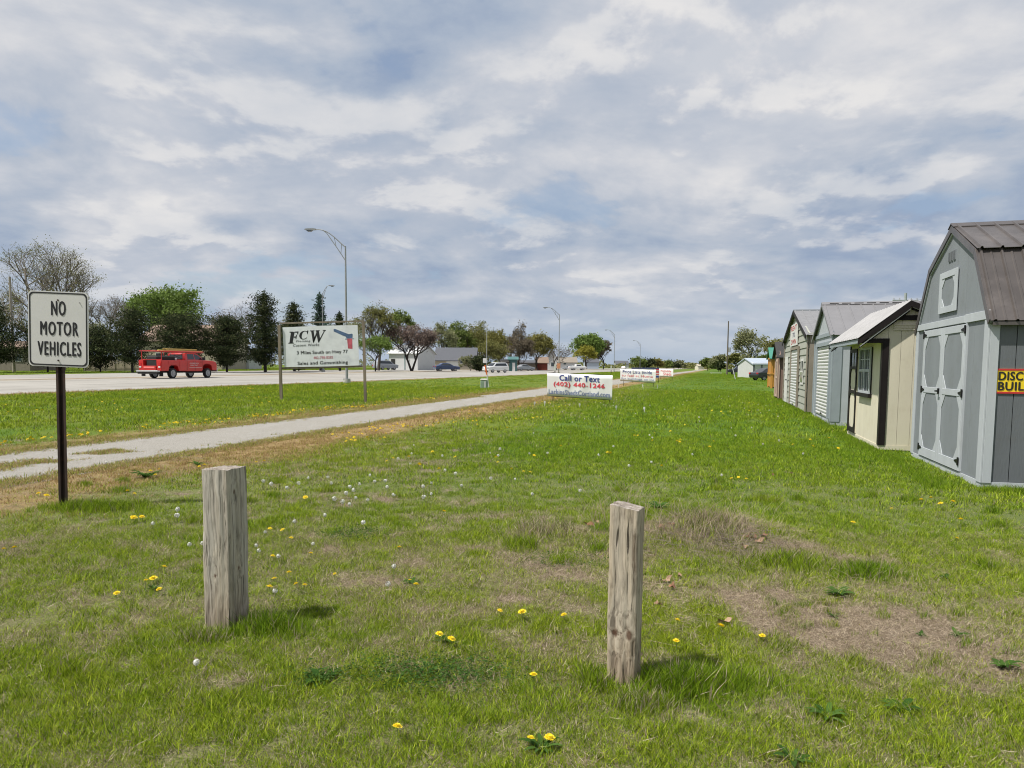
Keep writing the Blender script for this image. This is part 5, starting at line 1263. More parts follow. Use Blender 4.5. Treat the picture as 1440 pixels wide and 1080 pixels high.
# --- street lamps
def lamp(name, label, px, y, h, arm, side, group, mt=m_steelw, extra=0):
    g = base(px, y); r = thing(name, label, 'street lamp', g, 0, group)
    MB().tube((0, 0, .25), (0, 0, h), .088, .05, 10).build('pole', mt, r)
    MB().tube((0, 0, -.1), (0, 0, .25), .26, .24, 12).build('footing', mat('concrete_footing', (.42, .41, .38), .9), r)
    MB().box(-.19, .19, -.19, .19, .251, .30).build('base_plate', mt, r)
    n = 9; up = []; lo = []
    for k in range(n):
        t_ = k/(n-1); up.append(Vector((side*arm*t_, 0, h-.06+1.12*math.sin(min(1, t_*1.12)*math.pi/2)**1.12))); 
    z1 = up[-1].z
    for k in range(n):
        t_ = k/(n-1)*.62; lo.append(Vector((side*arm*t_, 0, h-.95+(up[5].z-.10-h+.95)*(t_/.62)**.95)))
    a = MB().path(up, .040, .030, 6); a.build('mast_arm', mt, r)
    a = MB().path(lo, .034, .028, 6); a.tube(lo[-1], up[6], .028, n=6); a.build('brace_arm', mt, r)
    for k in (2, 4): MB().tube(up[k-1], lo[k+0], .02, n=5).build('strut', mt, r)
    e = up[-1]; d = side
    hd = MB(); pr = [(0, .05), (.18, .09), (.62, .07), (.78, .0), (.70, -.05), (.20, -.06), (0, -.03)]
    hd.prism([(e.x+d*(x-.05), e.z+z*.75) for x, z in pr], 'y', -.11, .11); hd.build('lamp_head', mt, r)
    MB().prism([(e.x+d*(x-.05), e.z+z) for x, z in ((.24, -.061), (.64, -.056), (.56, -.13), (.32, -.13))], 'y', -.11, .11).build('lens', m_glass, r)
    return r
gl_ = 'highway street lamps'
lamp('street_lamp', 'tall curved-arm street lamp at the highway edge, nearest, rising over the white board sign', 487.5, 47.3, 8.95, 1.95, -1, gl_)
lamp('street_lamp', 'street lamp on the far side of the highway with its arm reaching right', 454.5, 96, 10.4, .95, 1, gl_)
lamp('street_lamp', 'second near-side street lamp, left of the bright green tree', 785.8, 112, 9.3, 1.85, -1, gl_)
lamp('street_lamp', 'third near-side street lamp, right of the bright green tree', 863.5, 176, 9.2, 1.75, -1, gl_)
lamp('street_lamp', 'farthest street lamp, above the small-print banner', 900, 240, 9.0, 1.9, -1, gl_)
g = base(684.3, 118); r = thing('light_pole', 'slender pale pole behind the green pedestal by the far lots', 'pole', g)
MB().tube((0, 0, -.1), (0, 0, 7.6), .06, .035, 8).build('shaft', m_steel, r); MB().box(-.2, .2, -.08, .08, 7.6, 7.68).build('lamp_head', m_white, r); MB().box(-.6, .0, -.12, -.08, 1.6, 2.4).build('sign_panel', m_white, r)
# utility poles and wires
m_pole = mat('utility_pole_wood', (.12, .10, .08), .9, .25, 4, stretch=(1, 1, .1)); m_pole2 = mat('pale_pole_wood', (.33, .29, .24), .9, .2, 4, stretch=(1, 1, .1))
def upole(label, px, y, h, m_, cross=(), tank=None, lean=0):
    g = base(px, y); r = thing('utility_pole', label, 'utility pole', g, tilt=(0, lean, TH*0))
    MB().tube((0, 0, -.2), (0, 0, h), .17, .11, 10).build('shaft', m_, r)
    for z in cross:
        MB().box(-1.1, 1.1, -.06, .06, z-.06, z+.06).build('crossarm', m_, r)
        for x in (-1.0, -.5, .5, 1.0): MB().tube((x, 0, z+.06), (x, 0, z+.22), .05, .035).build('insulator', m_steel, r)
    if tank: MB().tube((.36, -.1, tank-.5), (.36, -.1, tank+.5), .24, n=12).build('transformer', m_steel, r)
    return r, g
upole('pale wooden utility pole at far left, beside the road sign', 19.5, 78, 10.3, m_pole2)
_, ga = upole('dark utility pole with a transformer, rising alone at the end of the lawn', 1022.5, 150, 11.2, m_pole, tank=5.2)
_, gb = upole('utility pole with a crossarm peeking over the cream shed roof', 1268.5, 62, 8.0, mat('gray_pole', (.30, .33, .34), .7), cross=(7.35,), tank=6.9)
def wire(a, b_, sag, label):
    r = thing('power_line', label, 'power line', a, 0, 'power lines'); pts = []
    for k in range(13):
        t_ = k/12; p = (b_-a)*t_; p.z -= sag*4*t_*(1-t_); pts.append(p)
    MB().path(pts, .012, n=3).build('wire', m_blackmetal, r)
wire(gb+Vector((.9, 0, 7.5)), gb+Vector((60, 14, 8.6)), 1.0, 'thin power line running right from the pole behind the cream shed')
wire(ga+Vector((0, 0, 5.6)), ga+Vector((70, 30, 5.8)), .8, 'thin power line from the lone dark pole to the right')

# --- picket fence behind the left cedars
def fence():
    a = base(118, 84); b_ = base(212, 92); r = thing('picket_fence', 'beige picket fence between the cedar trunks at left', 'fence', a); d = b_-a; n = 70; pk = MB()
    for k in range(n):
        p = d*(k/n); hh = 1.35+.05*math.sin(k); pk.box(p.x, p.x+.10, p.y-.02, p.y+.0, .05, hh)
    pk.build('picket_row', mat('beige_pickets', (.36, .31, .24), .85, .2, 3), r)['kind'] = 'stuff'
    for k in range(8): p = d*(k/7); MB().box(p.x-.06, p.x+.06, p.y+.001, p.y+.12, -.1, 1.5).build('fence_post', m_pole2, r)
    MB().tube((0, .03, .35), d+Vector((0, .03, .35)), .03).build('rail', m_pole2, r)
fence()

# ================================================================== VEHICLES
def paint(name, c, rough=.28):
    m_, t, b = newmat(name); b.inputs['Base Color'].default_value = (*c, 1); b.inputs['Roughness'].default_value = rough; b.inputs['Coat Weight'].default_value = .5; b.inputs['Coat Roughness'].default_value = .1
    n = N(t, 'ShaderNodeTexNoise'); n.inputs['Scale'].default_value = 3; c_ = ramp(t, n.outputs['Fac'], [(.3, tuple(x*.9 for x in c)), (.7, tuple(min(1, x*1.08) for x in c))]); t.links.new(c_, b.inputs['Base Color']); return m_
m_redp = paint('red_truck_paint', (.52, .014, .012)); m_tyre = mat('tyre_rubber', (.018, .018, .018), .85, .2, 20); m_rim = mat('alloy_rim', (.35, .35, .36), .35, .1, 9, metal=.7)
m_carglass = mat('car_glass', (.02, .025, .03), .06, .1, 2, spec=.9); m_tail = mat('red_tail_lens', (.45, .015, .02), .2, .1, 5); m_chrome = mat('dull_chrome', (.45, .45, .45), .3, .1, 9, metal=.8)
m_yel2 = mat('yellow_fibreglass', (.50, .37, .10), .45, .08, 6); m_pipe = mat('yellow_tube', (.70, .62, .10), .5, .1, 6)
def wheel(r, x, y, rad, w, side):
    t_ = MB(); n = 20
    pr = [(-w/2, rad*.70), (-w/2, rad*.93), (-w*.36, rad), (w*.36, rad), (w/2, rad*.93), (w/2, rad*.70)]
    V = []; 
    for k in range(n):
        a = 2*math.pi*k/n
        for (yy, rr) in pr: V.append((x+rr*math.cos(a), y+yy, rad+rr*math.sin(a)))
    m_ = len(pr); F_ = [(k*m_+i, k*m_+i+1, ((k+1) % n)*m_+i+1, ((k+1) % n)*m_+i) for k in range(n) for i in range(m_-1)]
    wt = t_.add(V, F_, True).build('wheel', m_tyre, r)
    rm = MB().tube((x, y-w*.40, rad), (x, y+w*.40, rad), rad*.70, n=16, smooth=False); rm.tube((x, y+side*w*.40, rad), (x, y+side*w*.5, rad), rad*.24, n=10)
    for k in range(6):
        a = k*math.pi/3; rm.tube((x+rad*.2*math.cos(a), y+side*w*.42, rad+rad*.2*math.sin(a)), (x+rad*.66*math.cos(a), y+side*w*.42, rad+rad*.66*math.sin(a)), rad*.06, n=5)
    rm.build('rim', m_rim, wt)
def greenhouse(r, prof, yb, yt, zb, zt, name, m_):
    """prof closed polygon (x,z); half width yb at zb narrowing to yt at zt"""
    def hw(z): 
        t_ = max(0, min(1, (z-zb)/(zt-zb))); return yb+(yt-yb)*t_
    n = len(prof); V = [(x, -hw(z), z) for x, z in prof]+[(x, hw(z), z) for x, z in prof]
    return MB().add(V, [tuple(range(n)), tuple(range(2*n-1, n-1, -1))]+[(i, i+n, (i+1) % n+n, (i+1) % n) for i in range(n)]).build(name, m_, r, bevel=.025)
def sidepane(r, poly, yb, yt, zb, zt, side, m_, name='window', out=.006):
    def hw(z): t_ = max(0, min(1, (z-zb)/(zt-zb))); return yb+(yt-yb)*t_+out
    n = len(poly); V = [(x, side*hw(z), z) for x, z in poly]+[(x, side*(hw(z)-.004), z) for x, z in poly]
    MB().add(V, [tuple(range(n)), tuple(range(2*n-1, n-1, -1))]+[(i, i+n, (i+1) % n+n, (i+1) % n) for i in range(n)]).build(name, m_, r)
def truck():
    g = base(250, 57.5); u_, v_ = uvof(g.x, g.y)
    r = thing('utility_truck', 'red utility service truck with ladder rack driving on the highway', 'truck', (0, 0, 0), math.pi/2-TH)
    # local +x is the driving direction; find the place so the middle falls on the sight line
    c_ = W(u_-3.3, v_); r.location = (c_.x, c_.y, float(hg(c_.x, c_.y))+.012)
    MB().box(.3, 6.1, -.45, .45, .45, .62).build('chassis', m_dark, r)
    # service body
    b_ = MB(); b_.prism([(.35, .58), (1.12, .58), (1.22, .92), (1.42, 1.02), (1.95, 1.02), (2.15, .92), (2.25, .58), (3.02, .58), (3.02, 1.42), (.35, 1.42)], 'y', -1.04, -.62).prism([(.35, .58), (1.12, .58), (1.22, .92), (1.42, 1.02), (1.95, 1.02), (2.15, .92), (2.25, .58), (3.02, .58), (3.02, 1.42), (.35, 1.42)], 'y', .62, 1.04)
    b_.box(.35, 3.02, -.619, .619, .62, .80); b_.box(2.95, 3.02, -.619, .619, .801, 1.42)
    body = b_.build('service_body', m_redp, r, bevel=.012)
    for s in (-1, 1):
        for (x0, x1, z0, z1) in ((.42, 1.08, .64, 1.36), (1.14, 2.26, 1.08, 1.36), (2.32, 2.95, .64, 1.36)):
            d = MB().box(x0, x1, min(s*1.041, s*1.058), max(s*1.041, s*1.058), z0, z1).build('compartment_door', m_redp, body, bevel=.004)
        MB().box(.35, .40, min(s*.64, s*1.02), max(s*.64, s*1.02), .7, 1.38)
        MB().box(.325, .349, min(s*.80, s*.98), max(s*.80, s*.98), .98, 1.22).build('tail_light', m_tail, r)
        MB().box(.325, .349, min(s*.80, s*.98), max(s*.80, s*.98), .84, .95).build('reverse_light', m_white, r)
    MB().box(.28, .345, -.6, .6, .66, .98).build('tailgate', m_redp, r, bevel=.01)
    MB().box(.262, .279, -.5, .5, .80, .92).build('tailgate_band', mat('pink_reflective', (.80, .20, .18), .4), r)
    MB().box(.02, .30, -1.0, 1.0, .50, .64).build('rear_bumper', m_chrome, r, bevel=.02)
    MB().box(.06, .30, -.9, .9, .36, .49).build('hitch', m_dark, r)
    # cargo
    MB().box(.55, 2.5, -.55, .58, .80, 1.78).build('cargo_tarp', m_dark, r, bevel=.12); MB().box(2.55, 2.85, -.35, .25, .80, 1.60).build('toolbox', m_white, r, bevel=.03)
    # cab
    lower = [(3.06, .55), (4.92, .55), (5.02, .70), (5.08, 1.0), (5.3, 1.14), (5.55, 1.16), (5.85, 1.12), (6.1, .98), (6.18, .62), (6.72, .62), (6.74, 1.05), (6.66, 1.30), (6.3, 1.40), (5.25, 1.46), (5.05, 1.47), (3.06, 1.44)]
    cab = MB().prism(lower, 'y', -.99, .99).build('cab_body', m_redp, r, bevel=.03)
    gh = greenhouse(r, [(3.08, 1.44), (5.28, 1.47), (4.62, 1.95), (4.35, 2.02), (3.35, 2.02), (3.14, 1.94)], .97, .78, 1.44, 2.02, 'cab_roof', m_redp)
    for s in (-1, 1):
        sidepane(r, [(4.18, 1.50), (5.06, 1.50), (4.56, 1.88), (4.18, 1.93)], .97, .78, 1.44, 2.02, s, m_carglass)
        sidepane(r, [(3.30, 1.50), (4.10, 1.50), (4.10, 1.93), (3.42, 1.93)], .97, .78, 1.44, 2.02, s, m_carglass)
        for x in (3.22, 4.14, 5.0): MB().box(x, x+.012, min(s*.991, s*.996), max(s*.991, s*.996), .62, 1.42).build('door_seam', m_dark, r)
        for x in (3.98, 4.85): MB().box(x-.14, x, min(s*.991, s*1.015), max(s*.991, s*1.015), 1.28, 1.32).build('door_handle', m_dark, r)
        MB().box(3.1, 5.0, min(s*.99, s*1.06), max(s*.99, s*1.06), .42, .50).build('running_board', m_dark, r)
        MB().box(4.92, 5.06, min(s*1.0, s*1.24), max(s*1.0, s*1.24), 1.46, 1.70).build('wing_mirror', m_dark, r, bevel=.02)
        MB().box(6.62, 6.755, min(s*.70, s*.97), max(s*.70, s*.97), 1.02, 1.24).build('headlight', m_glass, r)
    V = [(3.10, -.70, 1.50), (3.10, .70, 1.50), (3.165, .60, 1.90), (3.165, -.60, 1.90)]
    MB().add([(x-.03, y, z) for x, y, z in V]+V, [(0, 1, 2, 3), (7, 6, 5, 4), (0, 4, 5, 1), (1, 5, 6, 2), (2, 6, 7, 3), (3, 7, 4, 0)]).build('rear_window', m_carglass, r)
    V = [(5.26, -.84, 1.50), (5.26, .84, 1.50), (4.66, .72, 1.93), (4.66, -.72, 1.93)]
    MB().add([(x+.02, y, z+.01) for x, y, z in V]+V, [(0, 1, 2, 3), (7, 6, 5, 4), (0, 4, 5, 1), (1, 5, 6, 2), (2, 6, 7, 3), (3, 7, 4, 0)]).build('windscreen', m_carglass, r)
    MB().box(6.72, 6.84, -1.0, 1.0, .52, .80).build('front_bumper', m_chrome, r, bevel=.03); MB().box(6.74, 6.77, -.65, .65, .85, 1.22).build('grille', m_dark, r)
    fr = ((3.5, -.998, .95), (1, 0, 0), (0, 0, 1), (0, -1, 0))
    textmesh('POWERTECH', (.0, 1.0, .20, .29), m_white, fr, r, bold=.02); textmesh('ELECTRIC', (.08, .92, .05, .13), m_white, fr, r, bold=.02)
    MB().box(3.45, 4.9, -1.0, -.9915, .83, .85).build('stripe', m_white, r)
    # ladder rack
    rk = MB()
    for x in (.55, 2.85, 5.0):
        for s in (-1, 1):
            if x < 4: rk.tube((x, s*.92, 1.42), (x, s*.92, 2.12), .03)
        if x < 6: rk.tube((x, -.95, 2.12), (x, .95, 2.12), .03)
    for s in (-1, 1): rk.tube((.35, s*.92, 2.12), (5.2, s*.92, 2.12), .035); rk.tube((2.85, s*.92, 2.10), (5.0, s*.92, 2.04), .03)
    rk.tube((.55, -.92, 1.46), (.55, .92, 1.46), .02); rk.build('ladder_rack', m_redp, r)
    def ladder(y0, y1, x0, x1, z):
        l = thing('ladder', 'yellow extension ladder on the red truck rack, %s side' % ('near' if y0 < 0 else 'far'), 'ladder', r.location, math.pi/2-TH)
        for yy in (y0, y1): MB().box(x0, x1, yy-.018, yy+.018, z, z+.06).build('side_rail', m_yel2, l)
        x = x0+.2
        while x < x1: MB().tube((x, y0, z+.045), (x, y1, z+.045), .018).build('rung', m_yel2, l); x += .32
    ladder(-.80, -.36, 1.4, 5.2, 2.16); ladder(.30, .66, 2.0, 4.6, 2.16)
    l = thing('ladder', 'upper yellow ladder stacked on the red truck rack', 'ladder', r.location, math.pi/2-TH)
    for yy in (-.76, -.40): MB().box(1.3, 4.6, yy-.02, yy+.02, 2.252, 2.34).build('side_rail', m_yel2, l)
    for k in range(9): MB().tube((1.5+k*.35, -.76, 2.3), (1.5+k*.35, -.40, 2.3), .018).build('rung', m_yel2, l)
    t_ = thing('conduit_tube', 'long yellow-green tube poking forward from the truck rack', 'tube', r.location, math.pi/2-TH); MB().tube((2.0, .72, 2.20), (6.1, .72, 2.16), .05, n=8).build('tube', m_pipe, t_)
    for s in (-1, 1):
        wheel(r, 1.68, s*.86, .40, .27, s); wheel(r, 5.65, s*.86, .40, .25, s)
        MB().box(.55, .60, min(s*.66, s*1.0), max(s*.66, s*1.0), .18, .56).build('mudflap', m_dark, r)
truck()

def car(label, px, y, col, heading, kind='sedan', cat='car'):
    g = base(px, y); r = thing('parked_car' if kind != 'pickup' else 'pickup_truck', label, cat, (g.x, g.y, g.z+.01), heading)
    if kind == 'suv': low = [(-2.3, .35), (2.3, .35), (2.35, .75), (2.2, .98), (1.2, 1.08), (-2.25, 1.12), (-2.35, .7)]; top = [(-2.2, 1.1), (1.3, 1.07), (.55, 1.62), (.2, 1.72), (-1.7, 1.72), (-2.1, 1.5)]; wn = [(-1.9, 1.15), (1.0, 1.13), (.5, 1.55), (-1.7, 1.6)]
    elif kind == 'pickup': low = [(-2.7, .5), (2.6, .5), (2.7, .9), (2.5, 1.12), (1.3, 1.2), (-2.7, 1.2)]; top = [(-.7, 1.19), (1.35, 1.19), (.75, 1.75), (-.5, 1.8), (-.7, 1.7)]; wn = [(-.5, 1.24), (1.1, 1.24), (.7, 1.66), (-.45, 1.7)]
    else: low = [(-2.2, .3), (2.2, .3), (2.28, .6), (2.1, .82), (1.0, .95), (-1.6, 1.0), (-2.2, .92), (-2.28, .6)]; top = [(-1.75, .98), (1.1, .93), (.35, 1.36), (-.1, 1.44), (-.95, 1.42)]; wn = [(-1.4, 1.0), (.85, .98), (.3, 1.32), (-.85, 1.35)]
    MB().prism(low, 'y', -.9, .9).build('body', col, r, bevel=.06)
    zb, zt = top[0][1], max(p[1] for p in top); greenhouse(r, top, .86, .66, zb, zt, 'roof', col)
    for s in (-1, 1): sidepane(r, wn, .86, .66, zb, zt, s, m_carglass)
    fx, fz = top[1]; gx, gz = top[2]
    MB().add([(fx-.02, -.74, fz+.04), (fx-.02, .74, fz+.04), (gx+.03, .62, gz), (gx+.03, -.62, gz), (fx-.08, -.74, fz+.04), (fx-.08, .74, fz+.04), (gx-.03, .62, gz), (gx-.03, -.62, gz)], [(0, 1, 2, 3), (7, 6, 5, 4), (0, 4, 5, 1), (1, 5, 6, 2), (2, 6, 7, 3), (3, 7, 4, 0)]).build('windscreen', m_carglass, r)
    for s in (-1, 1):
        MB().box(low[2][0]-.13, low[2][0]+.015, min(s*.5, s*.85), max(s*.5, s*.85), low[2][1]-.05, low[2][1]+.12).build('headlight', m_glass, r)
        MB().box(-low[2][0]-.01, -low[2][0]+.1, min(s*.6, s*.86), max(s*.6, s*.86), .75, .92).build('tail_light', m_tail, r)
        for x in (-1.4, 1.4): wheel(r, x, s*.80, .33, .2, s)
    return r
m_bluecar = paint('blue_car_paint', (.03, .055, .14)); m_whitecar = paint('white_car_paint', (.72, .72, .72)); m_graycar = paint('silver_car_paint', (.30, .32, .35)); m_blackcar = paint('black_car_paint', (.02, .022, .026))
car('dark blue car parked before the gray roofed house', 628, 128, m_bluecar, .4)
car('white sport utility vehicle parked by the highway, right of the orange marker', 697, 122, m_whitecar, math.pi+.75, 'suv', 'suv')
car('silver sedan partly hidden at the left of the white metal building', 542, 128, m_graycar, .9, 'suv', 'suv')
car('gray car parked under the brown trees beside the teal building', 738, 165, m_graycar, .5)
car('white pickup under the bright green tree', 812, 215, m_whitecar, .2, 'pickup', 'pickup')
car('silver car between the two green tree trunks', 801, 225, m_graycar, 2.8)
car('black pickup at the far end of the lawn by the lone dark pole', 1041, 152, m_blackcar, 3.0, 'pickup', 'pickup')
car('silver car behind the black pickup at the end of the lawn', 1056, 165, m_graycar, .3)
car('black car beside the white garage, left of the timber playhouse', 1083, 84, m_blackcar, .3)
car('white car far along the highway', 877, 300, m_whitecar, 1.3)

# ================================================================== TREES
def tree_tubes(segs, nside=4):
    S = np.array(segs, float); P, Q, r0_, r1_ = S[:, 0:3], S[:, 3:6], S[:, 6], S[:, 7]
    D = Q-P; ln = np.linalg.norm(D, axis=1, keepdims=True)+1e-9; D = D/ln
    ref = np.where(np.abs(D[:, 2:3]) > .9, np.array([[1., 0, 0]]), np.array([[0, 0, 1.]])); A = np.cross(D, ref); A /= np.linalg.norm(A, axis=1, keepdims=True)+1e-9; B = np.cross(D, A)
    V = []; k = nside
    for i in range(k):
        a = 2*math.pi*i/k; V.append(P+(A*math.cos(a)+B*math.sin(a))*r0_[:, None])
    for i in range(k):
        a = 2*math.pi*i/k; V.append(Q+(A*math.cos(a)+B*math.sin(a))*r1_[:, None])
    V = np.stack(V, 1).reshape(-1, 3); n = len(S); b_ = np.arange(n)[:, None]*2*k
    F_ = np.stack([np.concatenate([b_+i, b_+(i+1) % k, b_+k+(i+1) % k, b_+k+i], 1) for i in range(k)], 1).reshape(-1, 4)
    return V, F_
def grow(h, rad, w, levels=4, kids=(5, 4, 4, 3), seed=0, clear=.25, up=.5, trunk_n=1):
    """branch skeleton filling an ellipsoid; returns segments and twig points"""
    rg = np.random.RandomState(seed); segs = []; tips = []
    cz = h*(1+clear)/2; rz = h*(1-clear)/2; f0 = .42 if clear > .24 else max(.10, clear*1.5)
    def inside(p):
        k_ = .62+.85*float(vnoise(math.atan2(p[1], p[0])*1.6+seed*3.7+20, (p[2]/h)*4.5+seed*1.3))
        return ((p[0]/(w/2))**2+(p[1]/(w/2))**2+((p[2]-cz)/rz)**2)/k_
    def br(p, d, L_, r, lev):
        n = 3 if lev < 3 else 2; q = p; pts = [p]
        for i in range(n):
            d = d+rg.randn(3)*.16; d[2] += .06*up; d /= np.linalg.norm(d); q2 = q+d*L_/n
            if lev > 0 and inside(q2) > 1.05: 
                q2 = q+d*L_/n*.35
            ra, rb = r*(1-.35*i/n), r*(1-.35*(i+1)/n)
            segs.append((*q, *q2, ra, rb)); q = q2; pts.append(q)
        if lev >= levels:
            tips.append((q, d)); tips.append((pts[-2]*.5+q*.5, d)); return
        nk = kids[min(lev, len(kids)-1)]
        for k in range(nk):
            f = .35+.65*(k+rg.rand()*.5)/nk if lev > 0 else (f0+(1-f0)*(k+.5*rg.rand())/nk)
            f = min(f, 1); idx = f*n; i0 = min(int(idx), n-1); s_ = pts[i0]+(pts[i0+1]-pts[i0])*(idx-i0)
            a = rg.rand()*6.283; o = np.array([math.cos(a), math.sin(a), .1+.5*rg.rand()]); o = o-d*o.dot(d)*.5
            dd = d*(.55+.3*rg.rand())+o*(.75+.2*rg.rand()); dd[2] += .12*up; dd /= np.linalg.norm(dd)
            br(s_, dd, L_*(.62+.22*rg.rand())*(1.1-.25*f), r*.52*(1.1-.3*f), lev+1)
    for k in range(trunk_n):
        d0 = np.array([rg.randn()*.06, rg.randn()*.06, 1.]) if trunk_n == 1 else np.array([math.cos(k*6.28/trunk_n)*.45, math.sin(k*6.28/trunk_n)*.3, 1.])
        d0 /= np.linalg.norm(d0); br(np.array([0, 0, -.15]), d0, h*(clear+.40 if trunk_n == 1 else clear+.28), rad, 0)
    return segs, tips
def leafquads(C, size, rg, flat=0.0, droop=0.0):
    n = len(C); a = rg.randn(n, 3); a /= np.linalg.norm(a, axis=1, keepdims=True); b_ = rg.randn(n, 3); b_ = np.cross(a, b_); b_ /= np.linalg.norm(b_, axis=1, keepdims=True)
    s = (size*(.55+.9*rg.rand(n)))[:, None]
    V = np.stack([C-a*s*.5, C+b_*s*.32, C+a*s*.5, C-b_*s*.32], 1).reshape(-1, 3); F_ = np.arange(4*n).reshape(-1, 4)
    return V, F_
bark = mat('gray_brown_bark', (.075, .062, .05), .95, .3, 3, stretch=(1, 1, .2)); bark2 = mat('pale_bark', (.15, .13, .11), .95, .25, 3, stretch=(1, 1, .2)); bark3 = mat('dark_wet_bark', (.035, .028, .024), .95, .3, 3)
LM = {
 'olive': foliage_mat('olive_buds', [(0, (0.099, 0.105, 0.035)), (.5, (0.187, 0.187, 0.065)), (1, (0.297, 0.292, 0.120))]),
 'green': foliage_mat('bright_green_leaves', [(0, (.07, .115, .03)), (.5, (.155, .225, .055)), (1, (.27, .36, .11))]),
 'midgreen': foliage_mat('mid_green_leaves', [(0, (0.072, 0.103, 0.030)), (.5, (0.144, 0.190, 0.055)), (1, (0.240, 0.287, 0.090))]),
 'pink': foliage_mat('pinkish_brown_leaves', [(0, (0.095, 0.063, 0.055)), (.5, (0.190, 0.137, 0.120)), (1, (0.399, 0.336, 0.290))]),
 'brown': foliage_mat('brown_buds', [(0, (0.088, 0.075, 0.055)), (.5, (0.165, 0.138, 0.099)), (1, (0.253, 0.218, 0.165))]),
 'gold': foliage_mat('golden_green_leaves', [(0, (0.105, 0.100, 0.035)), (.5, (0.210, 0.200, 0.065)), (1, (0.326, 0.310, 0.110))]),
 'yellow': foliage_mat('yellow_green_leaves', [(0, (.16, .16, .03)), (.5, (.28, .27, .045)), (1, (.40, .38, .10))]),
 'cream': foliage_mat('cream_blossom', [(0, (.22, .23, .12)), (.5, (.42, .42, .26)), (1, (.58, .57, .42))]),
 'pale': foliage_mat('pale_green_buds', [(0, (.14, .15, .08)), (.5, (.24, .25, .13)), (1, (.34, .345, .20))]),
 'cedar': foliage_mat('dark_cedar_needles', [(0, (0.020, 0.030, 0.016)), (.55, (0.048, 0.062, 0.029)), (.85, (0.094, 0.105, 0.049)), (1, (0.150, 0.149, 0.078))], .12),
 'spruce': foliage_mat('blue_green_needles', [(0, (0.042, 0.072, 0.060)), (.5, (0.072, 0.114, 0.090)), (1, (0.132, 0.180, 0.138))], .12),
}
def tree(label, x0, x1, ytop, y, leafk, nleaf, seed, bk=None, clear=.22, lsize=None, trunk_n=1, kids=(6, 5, 4, 4), levels=4, spread=.35, group=None, name='deciduous_tree', trad=None, basedy=0):
    pc_ = (x0+x1)/2; g = base(pc_, y); tp = atd(pc_, ytop, y); h = tp.z-g.z; w = (x1-x0)/FPX*y
    rg = np.random.RandomState(seed+500)
    segs, tips = grow(h*.96, trad or (.022*h), w, levels, kids, seed, clear, trunk_n=trunk_n)
    S = np.array(segs); S[:, 6:] = np.maximum(S[:, 6:], .012)
    # stretch skeleton to the wanted size
    mx_ = S[:, 3:6].max(0); mnn = S[:, 3:6].min(0); sx = w/(mx_[0]-mnn[0]); szz = h/mx_[2]; cxm = (mx_[0]+mnn[0])/2
    hh = np.clip(S[:, [2, 5]]/(h*.3), 0, 1)
    S[:, 0] = (S[:, 0]-cxm*hh[:, 0])*(1+(sx-1)*hh[:, 0]); S[:, 3] = (S[:, 3]-cxm*hh[:, 1])*(1+(sx-1)*hh[:, 1]); S[:, 1] *= sx; S[:, 4] *= sx; S[:, 2] *= szz; S[:, 5] *= szz
    r = thing(name, label, 'tree', g, 0, group)
    V, F_ = tree_tubes(S, 4 if y < 130 else 3); np_mesh('trunk', V, F_, bk or bark, parent=r)
    if nleaf:
        T = np.array([p for p, d in tips]); T = np.stack([(T[:, 0]-cxm)*sx, T[:, 1]*sx, T[:, 2]*szz], 1)
        # clumpy: some twigs carry many leaves, some few
        wgt = rg.rand(len(T))**1.6+.05; wgt /= wgt.sum(); idx = rg.choice(len(T), nleaf, p=wgt)
        C = T[idx]+rg.randn(nleaf, 3)*np.array([1, 1, .8])*spread*(w/9)*(.35+1.1*rg.rand(nleaf, 1)**1.5)
        C = C[C[:, 2] > h*clear*.6]
        ls = lsize or .0022*y
        V, F_ = leafquads(C, ls, rg); c_ = np.repeat(np.clip(rg.rand(len(C))*.8+.2*vnoise(C[:, 0]*1.1+5, C[:, 2]*1.1+seed), 0, 1), 4)
        np_mesh('crown', V, F_, LM[leafk], {'rnd': c_}, parent=r)
    return r
